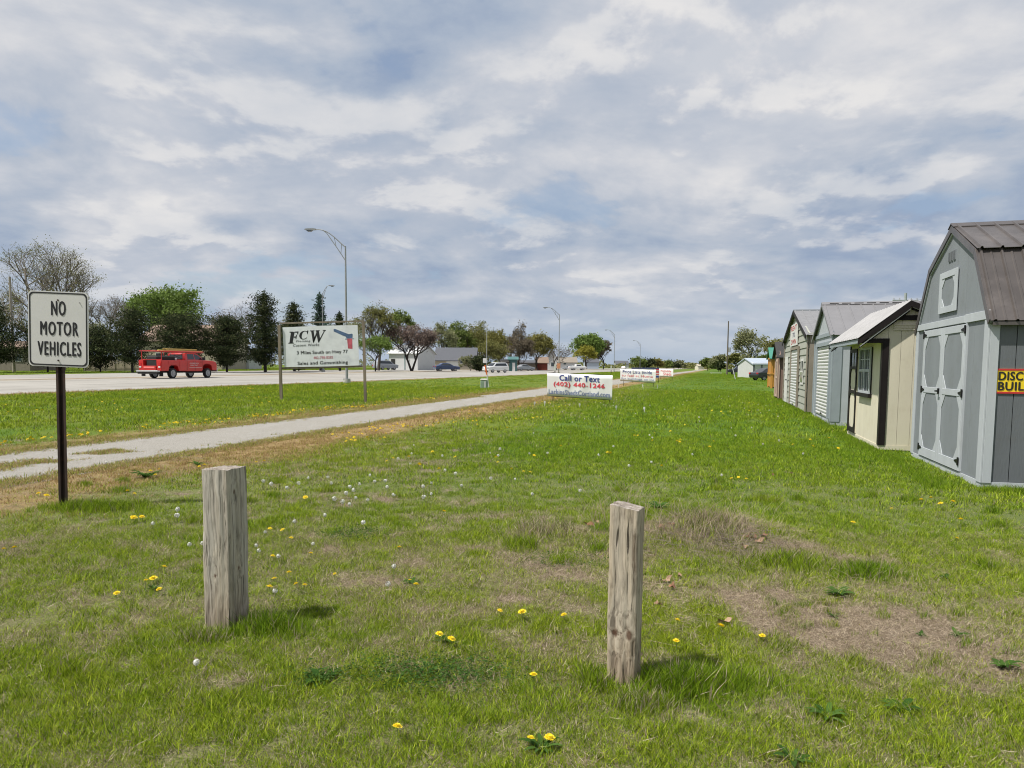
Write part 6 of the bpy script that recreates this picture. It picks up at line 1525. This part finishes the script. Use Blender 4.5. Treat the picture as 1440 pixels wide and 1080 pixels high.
def conifer(label, x0, x1, ytop, y, leafk, n, seed, shape='cedar', lean=0, clear=.1, group=None):
    pc_ = (x0+x1)/2; g = base(pc_, y); h = atd(pc_, ytop, y).z-g.z; w = (x1-x0)/FPX*y*1.12; rg = np.random.RandomState(seed); n = int(n*1.75)
    r = thing('cedar_tree' if shape != 'spruce' else 'spruce_tree', label, 'tree', g, 0, group)
    segs = [(0, 0, -.2, 0, 0, h*.5, .022*h, .014*h), (0, 0, h*.5, lean, 0, h*.97, .014*h, .02)]
    C = []; nb = 95 if shape != 'spruce' else 110
    lob = [(rg.rand()*6.283, .15+.75*rg.rand(), .25+.35*rg.rand()) for _ in range(7)]
    for k in range(nb):
        t_ = (k+rg.rand())/nb; z = h*(clear+(1-clear)*t_)
        if shape == 'cedar': prof = (1-t_)**.72*(.70+.30*min(1, t_/.15))
        elif shape == 'round': prof = math.sqrt(max(.03, 1-(2*t_-.75)**2/1.6))
        else: prof = (1-t_)**.9
        a = rg.rand()*6.283; bump = 1.0
        for la, lt, ls in lob:
            da = (a-la+math.pi) % 6.283-math.pi; bump += ls*math.exp(-(da/.8)**2-((t_-lt)/.10)**2)
        R_ = w/2*prof*(.42+.46*rg.rand()+.60*(rg.rand() < .16))*min(bump, 1.6)
        if shape == 'cedar': R_ = max(R_, .04*w)
        rise = (.25+.35*rg.rand() if shape != 'spruce' else -.10+.1*rg.rand())*R_
        e = np.array([R_*math.cos(a)+lean*t_, R_*math.sin(a), z+rise]); s_ = np.array([lean*t_, 0, z-.03*h*(1-t_)])
        segs.append((*s_, *e, .05, .015)); m_ = max(10, int(n/nb*(.3+1.35*prof)))
        # sprays: sub-clumps along the branch, each flat-ish and ragged
        ns = 4 if shape != 'spruce' else 5
        for q in range(ns):
            tt = .30+.74*(q+.3*rg.rand())/(ns-1); c0 = s_+(e-s_)*tt+rg.randn(3)*np.array([.05, .05, .03])*w
            mm = m_//ns; sp = w*(.075 if shape != 'spruce' else .045)*(.6+.6*rg.rand())
            C.append(c0+rg.randn(mm, 3)*sp*np.array([.9, .9, .38]))
    top = h*.97; C.append(np.array([lean, 0, top])+rg.randn(n//90, 3)*np.array([.02*w, .02*w, .035*h]))
    C = np.concatenate(C); C = C[C[:, 2] > .2]
    V, F_ = tree_tubes(segs, 4); np_mesh('trunk', V, F_, bark3, parent=r)
    V, F_ = leafquads(C, .0019*y, rg); c_ = np.repeat(np.clip(rg.rand(len(C))**1.3*.8+.25*vnoise(C[:, 0]*1.2+3, C[:, 2]*1.4+seed), 0, 1), 4)
    np_mesh('crown', V, F_, LM[leafk], {'rnd': c_}, parent=r); return r

G1 = 'dark cedars beyond the highway'
conifer('dark cedar at the very left edge, below the bare tree', -48, 34, 428, 74, 'cedar', 9000, 1, clear=.12, group=G1)
conifer('broad dark cedar hidden behind the road sign', 22, 112, 452, 76, 'cedar', 9000, 2, clear=.14, group=G1)
conifer('dark cedar just right of the road sign, leaning left', 104, 178, 468, 80, 'cedar', 6000, 3, 'round', clear=.1, group=G1)
conifer('ragged dark cedar directly behind the rear of the red truck', 150, 222, 438, 78, 'cedar', 9500, 4, clear=.14, lean=.3, group=G1)
conifer('dark cedar behind the cab of the red truck', 222, 294, 447, 82, 'cedar', 9000, 5, 'round', clear=.13, group=G1)
conifer('round dark evergreen right of the red truck', 292, 346, 450, 84, 'cedar', 8000, 6, 'round', clear=.12, group=G1)
conifer('tallest dark cedar left of the white board sign', 342, 404, 415, 88, 'cedar', 12000, 7, clear=.1, group=G1)
conifer('dark cedar rising behind the left end of the board sign', 392, 436, 428, 94, 'cedar', 7500, 8, clear=.1, group=G1)
conifer('blue-green spruce beside the far street lamp', 434, 468, 414, 104, 'spruce', 6500, 9, 'spruce', clear=.2)
conifer('small dark cedar behind the middle of the board sign', 464, 492, 441, 108, 'cedar', 4000, 10, clear=.1, group=G1)
conifer('low dark evergreen bush beneath the board sign', 408, 432, 488, 98, 'cedar', 2500, 12, 'round', clear=.05, group=G1)
tree('big nearly bare tree with olive buds towering behind the road sign', 2, 134, 338, 92, 'olive', 9500, 21, bark2, clear=.2, kids=(7, 6, 5, 4), lsize=.12)
tree('bare gray tree at the extreme left edge', -40, 40, 396, 100, 'olive', 4500, 22, bark2, clear=.2, lsize=.14)
tree('bare twiggy tree between the road sign and the bright green tree', 122, 190, 414, 112, 'brown', 3500, 23, bark2, clear=.2, kids=(7, 6, 5, 4), lsize=.12)
tree('large bright green tree rising behind the cedars', 176, 296, 407, 122, 'green', 15000, 24, clear=.2, lsize=.34, spread=.42)
tree('small cream-blossomed tree right of the road sign', 118, 164, 455, 92, 'cream', 2600, 25, clear=.25, lsize=.2)
tree('leafless pale tree showing between dark cedars', 318, 362, 426, 128, 'brown', 300, 26, bark2, clear=.2, kids=(6, 5, 4, 4), lsize=.12)
tree('spreading olive tree right of the nearest street lamp', 498, 566, 424, 118, 'olive', 6200, 27, clear=.25, kids=(7, 5, 5, 4), lsize=.2)
tree('green-leaved tree behind the olive tree', 540, 584, 436, 140, 'midgreen', 5200, 28, clear=.3, lsize=.3)
for (lb, a, b_, yt, y, k, n, sd, ls) in (
    ('bare brown tree filling the gap left of the tallest cedar', 280, 350, 436, 150, 'brown', 3800, 71, .22), ('olive tree rising behind the small cedars, left half of the board sign', 396, 452, 444, 150, 'olive', 4200, 72, .24),
    ('pale budding tree behind the middle of the board sign', 440, 512, 446, 145, 'pale', 4500, 73, .24), ('low brown trees behind the red truck', 196, 262, 470, 150, 'brown', 3500, 74, .25), ('olive thicket behind the road sign post', 60, 130, 440, 118, 'olive', 4200, 75, .2)):
    tree(lb, a, b_, yt, y, k, n, sd, clear=.12, lsize=ls, spread=.5, group='trees behind the far houses', kids=(6, 5, 4, 3))
tree('small round bright green tree by the right post of the board sign', 503, 553, 473, 106, 'green', 5200, 29, bark3, clear=.3, lsize=.2, spread=.5)
tree('dense pinkish-brown crabapple with a forked dark trunk', 544, 614, 457, 118, 'pink', 8500, 30, bark3, clear=.32, lsize=.2, trunk_n=2, spread=.45, trad=.19)
G2 = 'trees behind the far houses'
for (lb, a, b_, yt, y, k, n, sd, ls) in (
    ('pale budding tree just right of the crabapple', 603, 644, 452, 172, 'pale', 4200, 31, .33), ('fresh green tree above the gray roofed house', 626, 668, 453, 186, 'midgreen', 7500, 32, .38),
    ('second green tree right of the gray roof', 650, 700, 456, 192, 'olive', 7000, 33, .36), ('thin pale tree behind the slender pole', 664, 698, 451, 205, 'pale', 1800, 34, .33),
    ('olive tree right of the slender pole', 684, 726, 463, 180, 'gold', 7200, 35, .34), ('tall bare brown tree with spiky top', 716, 742, 450, 176, 'brown', 1500, 36, .3),
    ('dark brown budding tree over the teal building', 708, 750, 470, 168, 'brown', 6200, 37, .32), ('golden olive tree left of the second street lamp', 734, 778, 467, 182, 'gold', 8200, 38, .34),
    ('bare tree beside the second street lamp', 762, 806, 480, 205, 'brown', 260, 39, .3), ('low green thicket behind the gray roofed house', 664, 716, 480, 162, 'olive', 5200, 40, .32)):
    tree(lb, a, b_, yt, y, k, n, sd, clear=.12, lsize=ls, spread=.5, group=G2, kids=(6, 5, 4, 3))
tree('pale leafy bush in front of the gray roofed house', 646, 676, 500, 138, 'pale', 3000, 41, clear=.1, lsize=.22, name='bush', kids=(6, 4, 4), levels=3)
conifer('dark rounded evergreen bush left of the white sport utility vehicle', 664, 684, 503, 132, 'cedar', 2600, 42, 'round', clear=.02)
tree('full bright green tree between the second and third street lamps', 802, 848, 471, 285, 'green', 11000, 43, clear=.18, lsize=.62, spread=.5)
tree('yellow-green smaller tree in front of the bright green tree', 806, 838, 487, 262, 'yellow', 4200, 44, bark3, clear=.2, lsize=.5, spread=.5)
tree('darker half-bare tree on the right flank of the bright green tree', 836, 860, 478, 290, 'brown', 3200, 45, bark3, clear=.15, lsize=.5)
G3_ = 'small trees on the horizon'
for (lb, a, b_, yt, y, k, n, sd) in (
    ('horizon tree right above the third lamp base, brownish', 866, 884, 512, 620, 'brown', 900, 51), ('horizon tree above the left half of the small-print banner, green', 888, 908, 504, 560, 'midgreen', 2600, 52),
    ('dark horizon tree beside the farthest street lamp', 900, 920, 506, 590, 'cedar', 2400, 53), ('gold-green horizon tree above the right end of the small-print banner', 916, 932, 506, 600, 'gold', 2200, 54),
    ('dark green horizon tree above the farthest banner', 930, 944, 508, 610, 'midgreen', 2200, 55), ('darkest horizon tree right of the farthest banner', 940, 954, 509, 640, 'cedar', 2000, 56),
    ('pale horizon tree between road end and farthest banner', 950, 964, 508, 650, 'pale', 1600, 57), ('tiny horizon tree at the road end', 964, 980, 513, 800, 'midgreen', 1200, 58)):
    tree(lb, a, b_, yt, y, k, n, sd, clear=.03, lsize=y*.0022, spread=.9, group=G3_, kids=(5, 4, 3), levels=3)
for (lb, a, b_, yt, y, k, n, sd) in (
    ('low green trees left of the lone dark pole', 984, 1006, 504, 300, 'midgreen', 3200, 61), ('pale green tree clump at the foot of the lone dark pole, left side', 998, 1024, 499, 270, 'pale', 3200, 62),
    ('small dark evergreen left of the lone dark pole', 1008, 1020, 509, 220, 'cedar', 1500, 63), ('olive-brown tree clump right of the lone dark pole', 1022, 1050, 497, 235, 'olive', 3600, 64),
    ('tall budding tree with upright limbs near the timber playhouse', 1030, 1074, 459, 205, 'pale', 4800, 65), ('low green tree clump behind the budding tree', 1056, 1082, 499, 250, 'midgreen', 2600, 66),
    ('leafy tree behind the green roof of the timber playhouse', 1072, 1104, 476, 165, 'olive', 3600, 67), ('distant olive tree showing beside the brown shed roof', 1086, 1112, 482, 150, 'midgreen', 2500, 68)):
    tree(lb, a, b_, yt, y, k, n, sd, clear=.08, lsize=y*.0021, spread=.5, kids=(6, 5, 4, 3), group='trees beyond the end of the lawn')
def farwood():
    rg = np.random.RandomState(9); C = []
    for (pa, pb, y, hh, n) in ((856, 1000, 1100, 7, 5200), (960, 1060, 700, 6, 3500), (540, 880, 520, 6, 7000), (-60, 560, 300, 6, 9000)):
        pxs = pa+(pb-pa)*rg.rand(n); d = y*(.92+.16*rg.rand(n)); hx = hh*(.35+.65*vnoise(pxs*.11+y, pxs*0+2))
        for p, q, z, e in zip(pxs, d, rg.rand(n)**.8, hx): b_ = base(p, q); C.append((b_.x, b_.y, b_.z+z*e))
    C = np.array(C); V, F_ = leafquads(C, 1.3, rg); s = np.repeat(C[:, 1]/600, 4)[:, None]; cc = np.repeat(C, 4, 0); V = cc+(V-cc)*s
    o = np_mesh('distant_woodland', V, F_, LM['olive'], {'rnd': np.repeat(rg.rand(len(C)), 4)}); tag(o, 'faint band of woodland along the horizon', 'woodland', kind='stuff')
farwood()

# ================================================================== FLOWERS AND WEEDS
m_dand = mat('dandelion_yellow', (.80, .62, .015), .6, .1, 60); m_stem = mat('dandelion_stem', (.16, .22, .06), .6); 
m_puff, t, b = newmat('dandelion_puff'); b.inputs['Base Color'].default_value = (.5, .5, .46, 1); b.inputs['Roughness'].default_value = .9
n_ = N(t, 'ShaderNodeTexNoise'); n_.inputs['Scale'].default_value = 300; c = ramp(t, n_.outputs['Fac'], [(.35, (.42, .42, .38)), (.6, (.74, .74, .69))]); t.links.new(c, b.inputs['Base Color'])
m_leafw = foliage_mat('weed_leaf', [(0, (.030, .075, .016)), (1, (.085, .155, .035))], .3)
def dandmesh(seed, puff=False):
    rg = np.random.RandomState(seed); mb = MB()
    if puff:
        for i in range(46):
            d = Vector(rg.randn(3)).normalized(); a = d.orthogonal().normalized()*.0045; b_ = d.cross(a).normalized()*.0045; c_ = d*.015
            mb.tube(d*.003, c_, .0004, n=3, cap=False); mb.add([c_+a, c_+b_, c_-a, c_-b_], [(0, 1, 2, 3)])
        V = []
        for k in range(3): mb.tube((0, 0, -.003+.002*k), (0, 0, -.001+.002*k), .003, .003, 6)
    else:
        for ring_, (nn, r_, zz) in enumerate(((18, .017, .002), (14, .013, .006), (9, .008, .010))):
            for k in range(nn):
                a = 6.283*k/nn+rg.rand()*.3; w = .0028; ca, sa = math.cos(a), math.sin(a); r1 = r_*(.85+.3*rg.rand())
                mb.add([(ca*.002-sa*w, sa*.002+ca*w, .001), (ca*.002+sa*w, sa*.002-ca*w, .001), (ca*r1+sa*w, sa*r1-ca*w, zz+.001), (ca*(r1+.002), sa*(r1+.002), zz), (ca*r1-sa*w, sa*r1+ca*w, zz+.001)], [(0, 1, 2, 3, 4)])
        mb.tube((0, 0, 0), (0, 0, .009), .007, .004, 8)
    return mb
heads = []; pheads = []
for i in range(3):
    o = dandmesh(i).build('flower_head', m_dand); heads.append(o.data); bpy.data.objects.remove(o)
    o = dandmesh(i, True).build('seed_head', m_puff); pheads.append(o.data); bpy.data.objects.remove(o)
so = MB().tube((0, 0, -.02), (.004, .003, 1), .0016, n=5).build('stem', m_stem); stem_me = so.data; bpy.data.objects.remove(so)
YL = 'yellow dandelion flower in the patchy grass'; PL_ = 'white dandelion seed head standing in the patchy grass'
def spot(px, py):
    if px < 110: return 'near the left edge, by the road sign post' if py < 740 else 'at the left edge of the picture'
    if py < 700 and px < 300: return 'in the straw beside the gravel path, left of the left-hand post'
    if px < 290: return 'left of the left-hand post'
    if py < 670 and px < 470: return 'between the gravel path and the left-hand post top'
    if px < 470: return 'just right of the left-hand post'
    if px < 700: return ('in the cluster far behind the two posts' if py < 740 else 'between the two posts')
    if px < 870: return ('beyond the left side of the right-hand post' if py < 740 else 'a little left of the right-hand post')
    if px < 1120: return ('on the lawn behind the mound' if py < 700 else 'right of the right-hand post')
    return 'on the lawn in front of the barn shed'
def dandelion(px, py, puff=False, label=None, sz=1.0, hh=None):
    if label in (YL, PL_): label = ('white dandelion seed head ' if puff else 'yellow dandelion ')+spot(px, py)
    p = at(px, py); rg = random.Random(int(px*7+py*13)); h = (hh or rg.uniform(.035, .075) if not puff else rg.uniform(.06, .11))
    d = ray(px, py); t_ = (p.z+h-H)/d.z; p = Vector((d.x*t_, d.y*t_, 0)); p.z = float(hg(p.x, p.y))
    r = thing('dandelion', label, 'flower', p, rg.random()*6, 'dandelion seed heads scattered in the lawn' if puff else 'yellow dandelions scattered in the lawn')
    s = link('stem', stem_me, r); s.scale = (1, 1, h)
    hd = link('seed_head' if puff else 'flower_head', (pheads if puff else heads)[rg.randrange(3)], r); hd.location = (.004, .003, h); q = sz*rg.uniform(.9, 1.35); hd.scale = (q, q, q); hd.rotation_euler = (rg.uniform(-.4, .4), rg.uniform(-.4, .4), 0)
special = {(747, 1037): 'yellow dandelion at the bottom edge, left one of the close pair', (771, 1038): 'yellow dandelion at the bottom edge, right one of the close pair', (618, 891): 'yellow dandelion left of the right-hand post, larger of two side by side', (636, 897): 'small yellow dandelion just right of a larger one, left of the right-hand post',
           (953, 871): 'bright yellow dandelion close to the right of the right-hand post, upper one', (952, 902): 'yellow dandelion close to the right of the right-hand post, lower one', (1015, 879): 'orange-yellow dandelion farther right of the right-hand post', (1071, 892): 'yellow dandelion at the left edge of the bare patch',
           (562, 770): 'large yellow dandelion midway between the two posts', (560, 1022): 'single small yellow dandelion low in the foreground left of the bottom pair', (277, 932): 'lone white seed head below the left-hand post'}
rgq = random.Random(21)
for (a, b_) in [(747, 1037), (771, 1038), (618, 891), (636, 897), (953, 871), (952, 902), (1015, 879), (1071, 892), (562, 770), (470, 807), (576, 816), (586, 821), (625, 720), (204, 817), (216, 813), (223, 829), (163, 834), (428, 824), (378, 826), (385, 813), (406, 804), (416, 852-30), (438, 778), (397, 745), (384, 781), (704, 858), (735, 860), (794, 865), (750, 947), (560, 1022), (380, 744), (409, 757), (430, 700), (180, 690), (190, 694), (232, 795), (212, 662), (218, 668), (224, 660), (280, 655), (287, 652), (200, 726), (188, 727), (640, 643), (617, 660), (360, 650), (372, 648), (590, 655), (700, 650), (736, 663), (745, 664), (1310, 700), (1295, 703), (1340, 705), (1322, 708), (1254, 715), (1350, 730), (1345, 757), (930, 655), (1028, 672), (1038, 671), (1050, 673), (720, 660), (1200, 735), (20, 770), (6, 772), (55, 694), (65, 697)]:
    dandelion(a, b_, False, special.get((a, b_), YL), rgq.uniform(.7, 1.05) if b_ > 740 else rgq.uniform(.95, 1.3))
rgp = random.Random(4)
pf = [(277, 932), (249, 716), (249, 724), (216, 735), (267, 765), (285, 763), (361, 765), (364, 773), (374, 749), (388, 831), (440, 763), (498, 690), (491, 709), (505, 680), (542, 676), (554, 766-70), (595, 683), (607, 679), (626, 661), (640, 665), (649, 683), (596, 698), (606, 694), (461, 671), (466, 679), (457, 725), (481, 705), (521, 668), (560, 645), (577, 652), (690, 672), (725, 673), (748, 695), (704, 630), (770, 637), (700, 640), (545, 684), (420, 680), (433, 672), (381, 680), (371, 676), (330, 692-20), (404, 687), (470, 701), (510, 735), (553, 795), (545, 822), (413, 732), (392, 781), (150, 650), (815, 690), (885, 655), (1130, 637), (745, 637), (1014, 668), (517, 703), (492, 685), (487, 694), (500, 700), (527, 676)]
for (a, b_) in pf: dandelion(a, b_, True, special.get((a, b_), PL_), .85 if b_ > 740 else 1.15)
def leafmesh(seed, n, L_, w):
    rg = np.random.RandomState(seed); V = []; F_ = []; A = []
    for k in range(n):
        a = 6.283*k/n+rg.rand()*.5; up = .3+.7*rg.rand(); l = L_*(.6+.5*rg.rand()); bi = len(V); ca, sa = math.cos(a), math.sin(a); c_ = rg.rand()
        for j in range(5):
            t_ = j/4; r_ = l*t_*.92; z = l*up*(t_-.6*t_*t_)*1.1; ww = w*l*math.sin(math.pi*min(.97, .12+.86*t_))*(.9+.2*rg.rand())
            V += [(ca*r_-sa*ww, sa*r_+ca*ww, z+ww*.35), (ca*r_, sa*r_, z), (ca*r_+sa*ww, sa*r_-ca*ww, z+ww*.35)]
        for j in range(4):
            q = bi+3*j; F_ += [(q, q+1, q+4, q+3), (q+1, q+2, q+5, q+4)]
        A += [c_]*15
    return V, F_, A
def weed(px, py, L_, n, label, w=.16, group=None):
    L_ *= .72; w *= .85; p = at(px, py); V, F_, A = leafmesh(int(px), n, L_, w); o = np_mesh('broadleaf_weed', V, F_, m_leafw, {'rnd': A}, smooth=True); o.location = p; tag(o, label, 'weed', group)
weed(1178, 838, .17, 13, 'broad-leaved weed at the upper left of the bare patch', .20)
weed(1268, 998, .14, 10, 'broad-leaved weed below the bare patch', .18); weed(1164, 1010, .15, 8, 'upright leafy weed low in the right foreground', .15)
weed(1114, 1070, .13, 8, 'leafy weed cut by the bottom edge on the right'); weed(1345, 895, .10, 9, 'small weed rosette inside the bare patch, right half'); weed(1296, 895, .08, 8, 'tiny weed inside the bare patch, centre')
weed(1410, 940, .13, 9, 'weed tuft at the right edge of the bare patch'); weed(1330, 815, .11, 9, 'weed rosette above the bare patch towards the right'); weed(1173, 868, .07, 7, 'tiny dark rosette under the big broad-leaved weed')
weed(450, 960, .12, 12, 'dark rosette in the lower left foreground', .22); weed(205, 672, .3, 16, 'clump of dandelion leaves by the path behind the left post', .14); weed(278, 655, .2, 12, 'smaller dandelion leaf clump near the path edge', .14)
weed(580, 822, .12, 11, 'rosette beneath paired dandelions between the posts', .15); weed(762, 1055, .13, 13, 'rosette under the bottom pair of dandelions', .14); weed(625, 903, .1, 10, 'rosette under two dandelions left of the right-hand post', .14)
weed(215, 830, .1, 10, 'rosette under dandelions at far left', .14); weed(925, 715, .2, 12, 'leafy green weed on the low mound', .2); weed(430, 965, .08, 9, 'flat weed beside the dark rosette', .2)
def clover(px, py, rx, ry, n, label, sz=.016):
    p = at(px, py); rg = np.random.RandomState(int(px+py)); C = np.stack([rg.randn(n)*rx*.5, rg.randn(n)*ry*.5, .012+.028*rg.rand(n)], 1); C[:, 2] += hg(p.x+C[:, 0], p.y+C[:, 1])-p.z
    V, F_ = leafquads(C, sz, rg); cc = np.repeat(C, 4, 0); V = cc+(V-cc)*np.array([1, 1, .35]); o = np_mesh('clover_patch', V, F_, m_leafw, {'rnd': np.repeat(rg.rand(n), 4)}); o.location = p; tag(o, label, 'clover', kind='stuff')
clover(612, 950, .40, .2, 2600, 'dark green clover patch left of the right-hand post foot'); clover(500, 752, .3, .25, 900, 'green clover patch between the posts, further back', .02)
clover(790, 790, .35, .25, 700, 'thin clover left of the right-hand post'); clover(450, 955, .12, .08, 500, 'small dark clover clump, lower left')
# dry stalks, twigs and leaves on the mound
def stalks(label, cx, cy, rx, ry, n, h0, h1, name, m_, wid=.0016, flat=0.0, seed=1):
    rg = np.random.RandomState(seed); segs = []
    for k in range(n):
        x, y = cx+rg.randn()*rx*.5, cy+rg.randn()*ry*.5; z = float(hg(x, y)); a = rg.rand()*6.283; h = h0+(h1-h0)*rg.rand()**1.5; ln = h*(.3+flat+.5*rg.rand()); p = np.array([x, y, z-.01]); hz_ = h*(1-flat)
        q = p+np.array([math.cos(a)*ln*.35, math.sin(a)*ln*.35, hz_*.6]); e = q+np.array([math.cos(a)*ln*.65, math.sin(a)*ln*.65, hz_*.35*(1-.8*flat)])
        segs += [(*p, *q, wid, wid*.8), (*q, *e, wid*.8, wid*.4)]
    V, F_ = tree_tubes(segs, 3); o = np_mesh(name, V, F_, m_); tag(o, label, 'dry stalks', kind='stuff')
m_straw = mat('dry_straw', (.42, .34, .23), .8, .25, 30); m_twig = mat('gray_twig', (.24, .20, .16), .85, .3, 20)
stalks('pale dry stalks standing on the mound behind the right-hand post', 1.6, 5.7, .7, .7, 240, .08, .26, 'dry_stalks', m_straw, seed=1)
stalks('tallest wispy dry stalks left of the mound', 1.0, 6.4, .35, .3, 60, .2, .5, 'dry_stalks', m_straw, seed=2)
stalks('tangled gray dead stems lying on the mound', 1.65, 5.6, .5, .5, 620, .08, .24, 'dead_stems', m_twig, .0018, .7, 3)
stalks('fallen straw beside the right-hand post', .95, 4.4, .35, .8, 260, .06, .2, 'dead_stems', m_straw, .0014, .75, 4)
stalks('tan grass stalks around the bare patch', 2.2, 4.5, 1.4, .7, 220, .05, .16, 'dry_stalks', m_straw, .0012, .3, 5)
m_dleaf = mat('dead_oak_leaf', (0.220, 0.110, 0.060), .8, .3, 15); m_dleaf2 = mat('pale_dead_leaf', (0.340, 0.220, 0.140), .8, .25, 15)
rgd = random.Random(3)
for k, (a, b_) in enumerate(((1060, 760), (1068, 764), (1052, 757), (1045, 772), (1074, 758), (930, 745), (944, 742), (938, 820), (945, 830), (925, 855), (832, 742), (838, 738), (826, 741), (1018, 880), (893, 760), (956, 815), (870, 830), (1112, 668), (1088, 670))):
    mb = MB(); n = 10; s = rgd.uniform(.022, .04); V = [(0, 0, .004)]
    for i in range(n):
        an = 6.283*i/n; rr = s*(1 if i % 2 else .62)*rgd.uniform(.8, 1.2); V.append((rr*math.cos(an)*1.35, rr*math.sin(an)*.8, .012+.014*math.sin(an*2+k)))
    mb.add(V, [(0, 1+i, 1+(i+1) % n) for i in range(n)]); o = mb.build('fallen_leaf', m_dleaf if k % 2 == 0 else m_dleaf2); o.location = at(a, b_)+Vector((0, 0, .02)); o.rotation_euler = (rgd.uniform(-.5, .5), rgd.uniform(-.5, .5), rgd.random()*6)
    tag(o, 'curled '+('pale' if k % 2 else 'brown')+' dead leaf '+('left of the right-hand post' if a < 850 else 'close to the right-hand post' if a < 1000 else 'on the lawn far behind the mound' if b_ < 700 else 'on the right side of the mound'), 'leaf', 'dead leaves around the mound')

def flecks():
    rg = np.random.RandomState(17); U = []; Vv = []
    def cl_(u, v, n, su, sv): U.extend(u+rg.randn(n)*su); Vv.extend(v+rg.randn(n)*sv)
    for k in range(34): cl_(9+rg.rand()*26, -11.5-rg.rand()*1.1, 7, .35, .12)
    for k in range(22): cl_(9+rg.rand()*30, -7.4+rg.rand()*1.6, 6, .5, .25)
    for k in range(16): cl_(10+rg.rand()*32, -6+rg.rand()*8.4, 5, .7, .5)
    for k in range(26): cl_(14+rg.rand()*30, -23+rg.rand()*9, 5, .8, .6)
    u, v = np.array(U), np.array(Vv); x, y = u*SN+v*CS, u*CS-v*SN; ok = on_lawn(x, y); x, y = x[ok], y[ok]
    P = np.stack([x, y, hg(x, y)+.045+.02*rg.rand(len(x))], -1); n = len(P)
    o = scatter('distant_dandelions', P, 1.15+.6*rg.rand(n), rg.randint(0, 3, n), [h.copy() for h in heads], m_dand, seed=5, tiltn=.3)
    tag(o, 'tiny yellow dandelion flecks far off across the lawn and verge', 'flowers', kind='stuff')
    n = 70; u = 10+rg.rand(n)*28; v = -6.5+rg.rand(n)*9; x, y = u*SN+v*CS, u*CS-v*SN; ok = on_lawn(x, y); x, y = x[ok], y[ok]; n = len(x)
    P = np.stack([x, y, hg(x, y)+.08], -1); o = scatter('distant_seed_heads', P, .9+.4*rg.rand(n), rg.randint(0, 3, n), [h.copy() for h in pheads], m_puff, seed=6)
    tag(o, 'tiny pale seed heads far off across the lawn', 'flowers', kind='stuff')
flecks()
